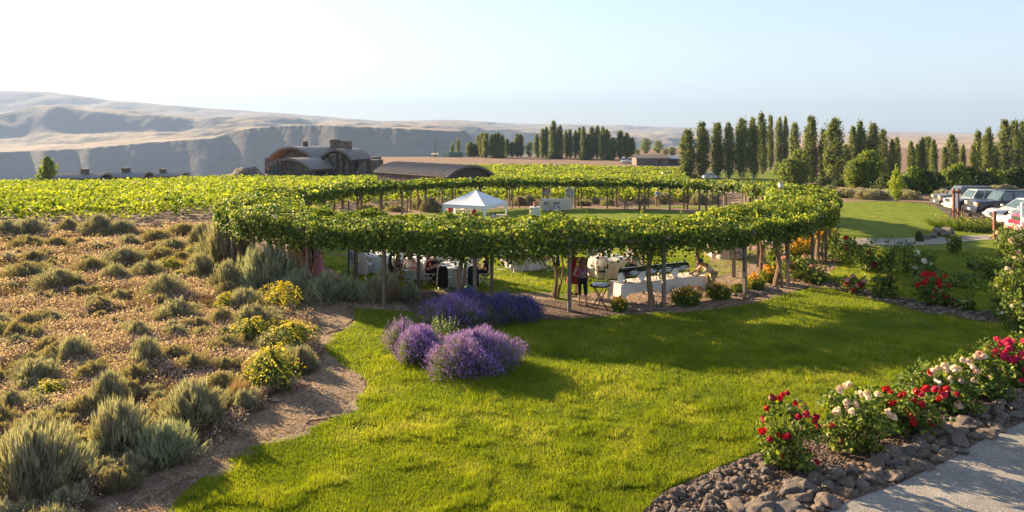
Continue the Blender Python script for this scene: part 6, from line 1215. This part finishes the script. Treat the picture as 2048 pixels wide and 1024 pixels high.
stand(624, 562, R(200), 'guest in black between the red and pink dresses', hair='brown', top=C_BLACK, bottom=C_BLACK, sleeve=.9)
stand(1315, 414, R(190), 'man in a light blue shirt and khaki trousers behind the ring', hair='brown', top=C_BLUE, bottom=C_KHAKI, sleeve=.5, sc_=.98)
stand(900, 452, R(60), 'woman in a red dress standing inside the white tent', hair='auburn', long=True, top=C_RED, bottom=C_MAROON, legs='skirt', sleeve=.3)
stand(948, 450, R(250), 'auburn-haired woman at the tent table', hair='auburn', long=True, top=C_MAROON, bottom=C_MAROON, legs='skirt', sleeve=.05, skin='tan')
# ---------------------------------------------------------------- buffet
p0 = Vector((3.72, 23.75, 0)); pe = Vector((7.0, 25.3, 0)); ud = (pe - p0).normalized(); vd = Vector((-ud.y, ud.x, 0)); ab = atan2(ud.y, ud.x)
def buf(u, v, z=0): q = p0 + ud * u + vd * v; return Vector((q.x, q.y, z + .022))
for i in range(2):
    e = empty('folding_table', buf(.9 + 1.84 * i, .38), ab, 'long folding table under the buffet linen, %s' % ('end nearer the tray stand' if i == 0 else 'end nearer the server'), 'table'); b = B(); b.box((0, 0, .735), (1.8, .74, .025)); b.obj('tabletop', M_CHW, e)
    for sx_ in (-1, 1):
        for sy_ in (-1, 1): b = B(); b.tube([(sx_ * .68, sy_ * .26, .72), (sx_ * .68, sy_ * .30, 0)], .014, 6); b.obj('leg', M_RIM, e)
    b = B(); n = 26; L_, W_ = .915, .375; per = []      # cloth: top sheet plus hanging sides, longer at the corners
    loop = [(x, -W_) for x in np.linspace(-L_, L_, 22)[:-1]] + [(L_, y) for y in np.linspace(-W_, W_, 10)[:-1]] + [(x, W_) for x in np.linspace(L_, -L_, 22)[:-1]] + [(-L_, y) for y in np.linspace(W_, -W_, 10)[:-1]]
    def ring_(f, drop):
        o_ = []
        for k, (x, y) in enumerate(loop):
            cn = max(0, 1 - hypot(L_ - abs(x), W_ - abs(y)) / .34); en = 1 if abs(x) > L_ - .01 else 0; fold = .014 * sin(k * 1.7 + i) + .03 * cn * sin(k * 2.9); q = 1 + (.02 + .06 * cn) * f
            o_.append((x + math.copysign(f * (.015 + .06 * cn) + fold * f, x) * (abs(x) > L_ * .9), y + math.copysign(f * (.015 + .04 * cn) + fold * f, y) * (abs(y) > W_ * .9), .755 - drop * f - (drop > 0) * f * (.26 * cn + .10 * en)))
        return o_
    b.loft([[(x * .5, y * .5, .757) for x, y in loop], ring_(0, 0), ring_(.35, .32), ring_(.7, .32), ring_(1.0, .32)], caps=False); b.add([(x * .5, y * .5, .757) for x, y in loop], [tuple(range(len(loop)))])
    o = b.obj('tablecloth', C_WARM, None, smooth=True); o.location = buf(.9 + 1.84 * i, .38); o.rotation_euler = (0, 0, ab); tag(o, 'white buffet cloth with long hanging corners, %s' % ('end nearer the tray stand' if i == 0 else 'end nearer the server'), 'tablecloth')
M_DKCH = simple('dark_polished_steel', (.16, .17, .17), .12, metal=1, var=.2)
def chafer():
    e = empty('chafing_dish', (0, 0, 0)); b = B(); b.box((0, 0, .17), (.62, .36, .07), taper=1.04); b.obj('pan', M_CHROME, e, bevel=.01)
    b = B(); b.loft([[(x, .19 * cos(a), .215 + .17 * sin(a)) for a in np.linspace(0, pi, 13)] for x in (-.31, -.30, .30, .31)]); b.obj('lid', M_DKCH, e, smooth=True)
    b = B(); b.tube([(-.12, -.18, .29), (-.12, -.22, .31), (.12, -.22, .31), (.12, -.18, .29)], .009, 5); b.obj('handle', M_CHROME, e)
    for sx_ in (-1, 1):
        for sy_ in (-1, 1): b = B(); b.tube([(sx_ * .27, sy_ * .15, .16), (sx_ * .30, sy_ * .18, .10), (sx_ * .28, sy_ * .165, 0)], .014, 5); b.obj('leg', M_BLACKP, e)
    for sx_ in (-1, 1): b = B(); b.lathe((sx_ * .15, 0, 0), [(.04, 0), (.045, .05), (.03, .06)], 10); b.obj('burner', M_CHROME, e)
    return e
c0 = chafer()
for i, u in enumerate((.60, 1.30, 2.05, 2.75)):
    o = c0 if i == 0 else copy_tree(c0); o.location = buf(u, .40, .758); o.rotation_euler = (0, 0, ab); o.scale = (1.08, 1.1, 1.25); tag(o, 'dark roll-top chafing dish, %s from the tray stand end' % ordw(i), 'chafing dish', 'chafing dishes on the buffet')
M_SHELL = simple('white_porcelain', (.82, .80, .76), .3, var=.03)
for i, u in enumerate((.20, .95, 2.38)):
    b = B(); b.loft([[(.10 * cos(a) * (1 + .06 * sin(a * 9)) * q, -.02 * q + d_, .12 + .11 * sin(a) * (1 + .06 * sin(a * 9)) * q) for a in np.linspace(0, 2 * pi, 28)[:-1]] for q, d_ in ((.25, -.03), (.8, -.022), (1, 0), (1, .012), (.3, .0))]); b.lathe((0, 0, 0), [(.07, 0), (.06, .012), (.02, .03)], 12)
    o = b.obj('shell_dish', M_SHELL, None, smooth=True); o.location = buf(u, .18 if i else .34, .758); o.rotation_euler = (0, 0, ab); o.scale = (1.4, 1.2, 1.5); tag(o, 'round white shell-shaped dish standing upright, %s along the buffet' % ordw(i), 'serving piece', 'white shell dishes on the buffet')
M_FOOD = simple('salad', (.20, .16, .05), .7, var=.8, scale=30); M_REDF = simple('tomato', (.45, .08, .05), .5, var=.3)
for i, (u, v, r) in enumerate([(3.22, .30, .13), (3.45, .50, .11), (.45, .12, .06), (1.0, .10, .06), (1.75, .10, .07), (2.4, .10, .06)]):
    e = empty('serving_bowl', buf(u, v, .758), 0, 'small serving bowl of food, %s from the tray stand end' % ordw([3.22, 3.45, .45, 1.0, 1.75, 2.4].__len__() and sorted([3.22, 3.45, .45, 1.0, 1.75, 2.4]).index(u)), 'bowl', 'serving bowls on the buffet'); b = B(); b.lathe((0, 0, 0), [(r * .5, 0), (r * .9, r * .3), (r, r * .55), (r * .95, r * .55), (r * .8, r * .35)], 16); b.obj('bowl', M_PLATEW, e, smooth=True); b = B(); b.lathe((0, 0, 0), [(r * .8, r * .36), (r * .6, r * .6), (.01, r * .75)], 12); b.obj('food', M_FOOD if i < 2 else M_REDF, e, smooth=True)
# tray stand with its loaded tray
p = G(1200, 620); e = empty('tray_stand', p, R(10), 'dark wooden X-legged tray stand beside the buffet', 'tray stand'); M_DW = simple('mahogany', (.07, .022, .015), .45, var=.3)
for s_ in (-1, 1):
    for q in (-1, 1): b = B(); b.tube([(q * .24, s_ * .17, .0), (-q * .20, s_ * .17, .78)], .019, 4); b.obj('leg', M_DW, e)
for q in (-1, 1): b = B(); b.tube([(q * .20, -.19, .78), (q * .20, .19, .78)], .016, 5); b.obj('rail', M_DW, e)
for q in (-.13, .13): b = B(); b.box((0, q, .785), (.40, .04, .006)); b.obj('strap', C_BLACK, e)
o = B().lathe((0, 0, 0), [(.001, .0), (.33, 0), (.36, .03), (.37, .03), (.34, -.012), (.001, -.012)], 24, sx=1, sy=.75, cap=False).obj('tray', M_BLACKP, None, smooth=True); o.location = p + Vector((0, 0, .805)); tag(o, 'dark oval tray resting on the wooden stand', 'tray')
for i, (dx, dy, k) in enumerate([(-.12, .02, 4), (.10, .06, 3), (.02, -.10, 2)]):
    for j in range(k): o = link('plate', ME_PLATE); o.location = p + Vector((dx, dy, .812 + j * .022)); tag(o, 'used white plate stacked on the dark oval tray', 'plate', 'plates stacked on the tray')
o = B().lathe((0, 0, 0), [(.001, .0), (.05, .02), (.08, .07), (.03, .11), (.001, .10)], 9, cap=False).obj('napkin', C_LINEN, None); o.location = p + Vector((.18, -.05, .81)); tag(o, 'crumpled white napkin on the dark oval tray', 'napkin')
# ---------------------------------------------------------------- tent
def tent():
    near = at_depth(970, 42.0); Xd = Vector((-.90, .44, 0)).normalized(); Yd = Vector((Xd.y * -1, Xd.x, 0)) * -1; S = 2.95
    c = near + Xd * S / 2 + Yd * S / 2; e = empty('party_tent', (c.x, c.y, zz(c.x, c.y)), 0, 'white pop-up tent with a pyramid roof standing inside the vine ring', 'tent'); cs = [(-Xd - Yd) * S / 2, (Xd - Yd) * S / 2, (Xd + Yd) * S / 2, (-Xd + Yd) * S / 2]; He, Hp = 1.80, 2.62
    M_T = simple('tent_fabric', (.66, .68, .73), .7, var=.03)
    for k in range(4):
        q = cs[k]; b = B(); b.tube([q, q + Vector((0, 0, He))], .02, 6); b.obj('leg', M_CHW, e)
        # flared fabric sleeve over the corner leg
        n_ = cs[(k + 1) % 4] - q; m_ = cs[(k + 3) % 4] - q; n_.normalize(); m_.normalize(); b = B()
        for dr in (n_, m_): b.loft([[q * 1.008 + dr * w_ + Vector((0, 0, z)) for w_, z in ((0, 0), (.24, 0), (.16, .6), (.12, 1.2), (.22, 1.55), (.55, He - .2), (0, He - .2))], [q * 1.0 + dr * w_ + Vector((0, 0, z)) for w_, z in ((0, 0), (.24, 0), (.16, .6), (.12, 1.2), (.22, 1.55), (.55, He - .2), (0, He - .2))]])
        b.obj('leg_sleeve', M_T, e)
    b = B(); rings = []
    for f in (0, .3, .6, .85, 1.0):
        ring_ = []
        for k in range(4):
            a, d_ = cs[k], cs[(k + 1) % 4]
            for t_ in np.linspace(0, 1, 9)[:-1]:
                q = a.lerp(d_, t_); sag = .07 * sin(pi * t_) * sin(pi * f); ring_.append(q * (1 - f) * 1.02 + Vector((0, 0, He + (Hp - He) * f ** 1.08 - sag)))
        rings.append(ring_)
    rings = [[v - Vector((0, 0, .22)) * 1 for v in rings[0]]] + rings; b.loft(rings, caps=False); b.obj('canopy', M_T, e, smooth=True)
    b = B()
    for k in range(4): a, d_ = cs[k], cs[(k + 1) % 4]; b.tube([a + Vector((0, 0, He - .05)), d_ + Vector((0, 0, He - .05))], .014, 4)
    b.obj('frame', M_CHW, e); return c, Xd, Yd
tc, tX, tY = tent(); aX = atan2(tX.y, tX.x)
def draped(x, y, rz, L, W, h, mat, label):
    b = B(); n = 60; pts = []
    def pl(f, z):
        o_ = []
        for k in range(n):
            a = 2 * pi * k / n; c_, s_ = cos(a), sin(a); q = 1 / max(abs(c_) / (L / 2), abs(s_) / (W / 2)); o_.append((c_ * q * (1 + f * (.03 + .02 * sin(k * 1.9))), s_ * q * (1 + f * (.05 + .04 * sin(k * 1.9))), z))
        return o_
    b.loft([pl(0, h)] + [pl(f, h - (h - .03) * f) for f in (.02, .3, .65, 1)]); o = b.obj('tablecloth', mat, None); o.location = (x, y, zz(x, y) + .01); o.rotation_euler = (0, 0, rz); return tag(o, label, 'tablecloth')
q = tc - tX * 1.25; draped(q.x, q.y + .2, aX + pi / 2, 2.3, .8, .98, C_CREAM, 'cream cloth draped over the table on the sunny side of the tent')
q2 = tc - tY * .9 + tX * .5; draped(q2.x, q2.y, aX, 1.7, .7, .75, C_LINEN, 'white cloth draped over the table in front of the two women in the tent')
for i in range(5): o = B().box((0, 0, .05 + .02 * (i % 3)), (.13 + .03 * (i % 2), .10, .10 + .04 * (i % 3)), rz=i).obj('gift_box', (C_LINEN, C_CREAM, C_BLUE, C_LINEN, C_NAVY)[i], None, bevel=.004); o.location = (q.x + .05 * i - .1, q.y - .7 + .36 * i, zz(q.x, q.y) + .995); tag(o, ('white box', 'cream box', 'blue box', 'small white box', 'dark navy box')[i] + ' set on the cream table inside the tent', 'box')
M_LAT = M_CHW
p = tc + tX * 1.5 + tY * .5; e = empty('lattice_stand', (p.x, p.y, zz(p.x, p.y)), .4, 'white open shelf stand at the back of the tent', 'shelf'); b = B(); [b.box((0, 0, .25 + .35 * k), (.55, .3, .02)) for k in range(5)]; b.obj('shelf', M_LAT, e)
for s_ in (-1, 1): b = B(); b.box((s_ * .28, 0, .85), (.03, .3, 1.7)); b.obj('side_panel', M_LAT, e)
# display table with boards and photo frames behind the ring's lawn
def collage():
    m, t, out = nt('photo_collage'); p = N(t, 'ShaderNodeBsdfPrincipled', i_Roughness=.6); br = t.nodes.new('ShaderNodeTexVoronoi'); br.inputs['Scale'].default_value = 11; tc_ = t.nodes.new('ShaderNodeTexCoord'); t.links.new(tc_.outputs['Object'], br.inputs['Vector']); bw = t.nodes.new('ShaderNodeRGBToBW'); t.links.new(br.outputs['Color'], bw.inputs[0])
    t.links.new(ramp(t, bw.outputs[0], [(.3, (.06, .07, .09)), (.5, (.25, .27, .32)), (.62, (.6, .55, .52)), (.8, (.3, .12, .1))]), p.inputs['Base Color']); t.links.new(p.outputs[0], out.inputs[0]); return m
M_COL = collage(); p = G(1112, 421); draped(p.x, p.y + .5, .06, 2.6, .9, .95, C_CREAM, 'cream cloth over the display table beyond the ring lawn')
for px, w_, h_, lb in [(1113, .75, .8, 'board of photographs leaning on the display table'), (1092, .4, .8, 'narrow board of photographs at the corner of the display table')]:
    q = G(px, 422); e = empty('photo_board', (q.x, q.y - .02, q.z + .02), 0, lb, 'board'); b = B(); b.box((0, 0, h_ / 2), (w_, .03, h_), rx=-.12); b.obj('board', M_CHW, e); b = B(); b.box((0, -.024, h_ / 2), (w_ * .92, .012, h_ * .94), rx=-.12); b.obj('photograph', M_COL, e)
for px, base, h_, lb in [(1140, 418, 1.9, 'white easel frame holding a photo collage beside the display table'), (1093, 416, 1.9, 'white ladder frame with photographs behind the display table')]:
    q = G(px, base); e = empty('display_frame', (q.x, q.y + .4, q.z), .1, lb, 'display frame'); 
    for s_ in (-1, 1): b = B(); b.box((s_ * .36, 0, h_ / 2), (.05, .05, h_)); b.obj('upright', M_CHW, e)
    b = B(); [b.box((0, 0, z_), (.68, .04, .04)) for z_ in (.5, h_ - .03)]; b.obj('crossbar', M_CHW, e); b = B(); b.box((0, 0, h_ - .5), (.62, .03, .72)); b.obj('photograph', M_COL, e)
p = G(1070, 432); draped(p.x, p.y, 0, .8, .8, .7, C_LINEN, 'small white-draped table on the lawn beside the tent'); o = B().lathe((0, 0, 0), [(.10, 0), (.14, .1), (.10, .2), (.16, .3), (.02, .42)], 12).obj('flower_urn', simple('terracotta', (.35, .14, .09)), None, smooth=True); o.location = (p.x, p.y, p.z + .72); tag(o, 'reddish urn on the small white-draped table', 'urn')
# picnic table
p = G(1268, 420); e = empty('picnic_table', p, .05, 'weathered wooden picnic table behind the ring lawn', 'picnic table'); b = B(); [b.box((0, -.32 + .16 * k, .74), (1.9, .14, .04)) for k in range(5)]; b.obj('tabletop', M_WOOD, e)
for s_ in (-1, 1): b = B(); b.box((0, s_ * .75, .45), (1.9, .26, .04)); b.obj('bench', M_WOOD, e)
for sx_ in (-1, 1):
    for sy_ in (-1, 1): b = B(); b.tube([(sx_ * .7, sy_ * .65, 0), (sx_ * .7, sy_ * .22, .74)], .04, 4); b.obj('leg', M_WOOD, e)
# string lights on the back half of the ring
M_BULB = simple('white_bulb', (.85, .82, .74), .3, var=.02)
def bulb_me():
    b = B(); b.lathe((0, 0, 0), [(.005, .05), (.025, .04), (.04, 0), (.03, -.035), (.004, -.05)], 8); return b.mesh('bulb', M_BULB, True)
BME = bulb_me(); sB = [s for s in np.arange(0, RLEN, .5) if ring(s)[1] > 52]
for li, (off, zh) in enumerate(((-1.95, 2.30), (1.2, 2.95))):
    cen = ring(sB[len(sB) // 2], off); e = empty('string_light', (0, 0, 0), 0, ('lower string of white bulbs along the inner edge of the back vines', 'upper string of white bulbs over the top of the back vines')[li], 'string lights'); pts = []
    for k, s in enumerate(np.arange(sB[0], sB[-1], .82 if li == 0 else 1.1)):
        x, y, _, _ = [float(v) for v in ring(s, off)]; sag = .10 * abs(sin(k * .8)); z = zz(x, y) + zh - .25 - sag; pts.append((x, y, z))
        if k < 96: o = link('bulb', BME, e); o.location = (x, y, z - .05)
    b = B(); b.tube(pts, .008, 4); b.obj('cable', M_BLACKP, e)
# thin dark pole by the arbor and green garden stakes
for px, py, h_, r, m, lb, nm in [(697, 562, 3.2, .035, M_BLACKP, 'thin dark metal pole beside the sagebrush and tables', 'pole'), (1572, 520, 2.6, .05, M_WOOD, 'bare pale pole standing in the gravel near the daylilies', 'pole')]:
    p = G(px, py); b = B(); b.tube([(0, 0, 0), (0, 0, h_)], r, 8); o = b.obj(nm, m); o.location = p; tag(o, lb, 'pole')
for i, (px, y_) in enumerate([(1425, 58), (1453, 57), (1505, 50), (1413, 60), (1484, 52)]):
    p = at_depth(px, y_); b = B(); b.tube([(0, 0, 0), (0, 0, 3.5)], .035, 6); o = b.obj('garden_stake', M_GRNP); o.location = p; tag(o, 'tall green stake rising through the far vines, %s from the poplars' % ordw(i), 'stake', 'green stakes in the far vines')
x, y, _, _ = [float(v) for v in ring(S0 + 27)]; p = at_depth(1562, 40); e = empty('bird_house', (p.x, p.y, p.z), 0, 'small white box on a post poking out of the vine top', 'nest box'); b = B(); b.tube([(0, 0, 0), (0, 0, 3.0)], .04, 6); b.obj('post', M_WOOD, e); b = B(); b.box((0, 0, 3.1), (.22, .2, .24)); b.obj('box', M_CHW, e); b = B(); b.box((0, 0, 3.24), (.3, .28, .04)); b.obj('roof', M_WOOD, e)
# rustic post with wagon wheel, signpost, white post
M_RUST = simple('rusty_timber', (.15, .055, .035), .8, var=.35, scale=5)
p = G(1912, 437); e = empty('rustic_gatepost', p, 0, 'reddish timber double post with crosspiece and a white notice strip', 'post'); 
for dx in (-.16, .16): b = B(); b.box((dx, 0, 1.05), (.12, .12, 2.1)); b.obj('post', M_RUST, e)
b = B(); b.box((0, 0, 1.85), (.62, .18, .16)); b.obj('crosspiece', M_RUST, e); b = B(); b.box((0, -.07, 1.2), (.17, .03, 1.0)); b.obj('notice_strip', M_WHITE, e)
def wheel(px, py, r, rz, label):
    p = G(px, py); e = empty('wagon_wheel', p + Vector((0, 0, r)), rz, label, 'wagon wheel'); b = B(); b.tube([(r * cos(a), 0, r * sin(a)) for a in np.linspace(0, 2 * pi, 25)], .04, 6, False); b.obj('rim', M_RUSTD, e); b = B(); [b.tube([(0, 0, 0), (r * cos(a), 0, r * sin(a))], .02, 5) for a in np.linspace(0, 2 * pi, 11)[:-1]]; b.obj('spokes', M_RUSTD, e); b = B(); b.lathe((0, 0, 0), [(.07, -.08), (.07, .08)], 10); b.obj('hub', M_RUSTD, e)
M_RUSTD = simple('dark_rust', (.09, .05, .04), .85, var=.3); wheel(1908, 446, .40, .3, 'old dark wagon wheel leaning at the foot of the red post'); wheel(1925, 432, .34, .9, 'second old wagon wheel behind the red post')
p = G(1989, 479); b = B(); b.box((0, 0, .8), (.13, .13, 1.6)); o = b.obj('wooden_post', M_RUST); o.location = p; tag(o, 'plain reddish wooden post standing at the edge of the grey path', 'post')
p = G(2044, 470); b = B(); b.box((0, 0, .95), (.12, .12, 1.9)); o = b.obj('white_post', M_WHITE); o.location = p; tag(o, 'white post in front of the red pickup', 'post')
p = G(1928, 436); e = empty('garden_cart', p, .2, 'small rusty iron plough frame beside the wagon wheels', 'plough'); b = B(); b.tube([(-.5, 0, .1), (0, 0, .45), (.7, 0, .3), (1.2, 0, .1)], .04, 5); b.tube([(0, 0, .45), (.1, 0, 1.0)], .03, 5); b.obj('beam', M_RUSTD, e); b = B(); b.box((.5, 0, .2), (.35, .05, .3), ry=.5); b.obj('blade', M_RUSTD, e)
# green bag and small litter
p = G(938, 588); b = B(); b.lathe((0, 0, 0), [(.02, 0), (.16, .03), (.2, .15), (.15, .28), (.08, .32)], 12, sy=.6); o = b.obj('bag', simple('teal_fabric', (.02, .16, .14), .7), None, smooth=True); o.location = (p.x, p.y, p.z); tag(o, 'teal green bag on the grass beside the lavender table', 'bag')
for px, py, lb in [(175, 1002, 'pale scrap of litter at the bottom of the dirt path'), (88, 1012, 'small pale stone below the huge sagebrush'), (255, 1012, 'small light pebble on the lower dirt path'), (632, 812, 'grey stone embedded in the dirt path'), (428, 945, 'dark flat stone beside the lawn edge')]:
    p = G(px, py); rock(p.x, p.y, .07, .05, .03, px, lb, sink=.2, name='pebble')
# ---------------------------------------------------------------- haze
def haze():
    m, t, out = nt('haze_air'); v = t.nodes.new('ShaderNodeVolumePrincipled'); v.inputs['Density'].default_value = HAZE; v.inputs['Color'].default_value = (.30, .43, .70, 1); v.inputs['Anisotropy'].default_value = .05
    t.links.new(v.outputs[0], out.inputs['Volume'])
    b = B(); b.box((0, 100, 60), (19600, 19600, 760)); tag(b.obj('haze', m), 'thin blue evening haze filling the canyon air', 'haze', kind='stuff')
HAZE = 1.6e-4
haze()
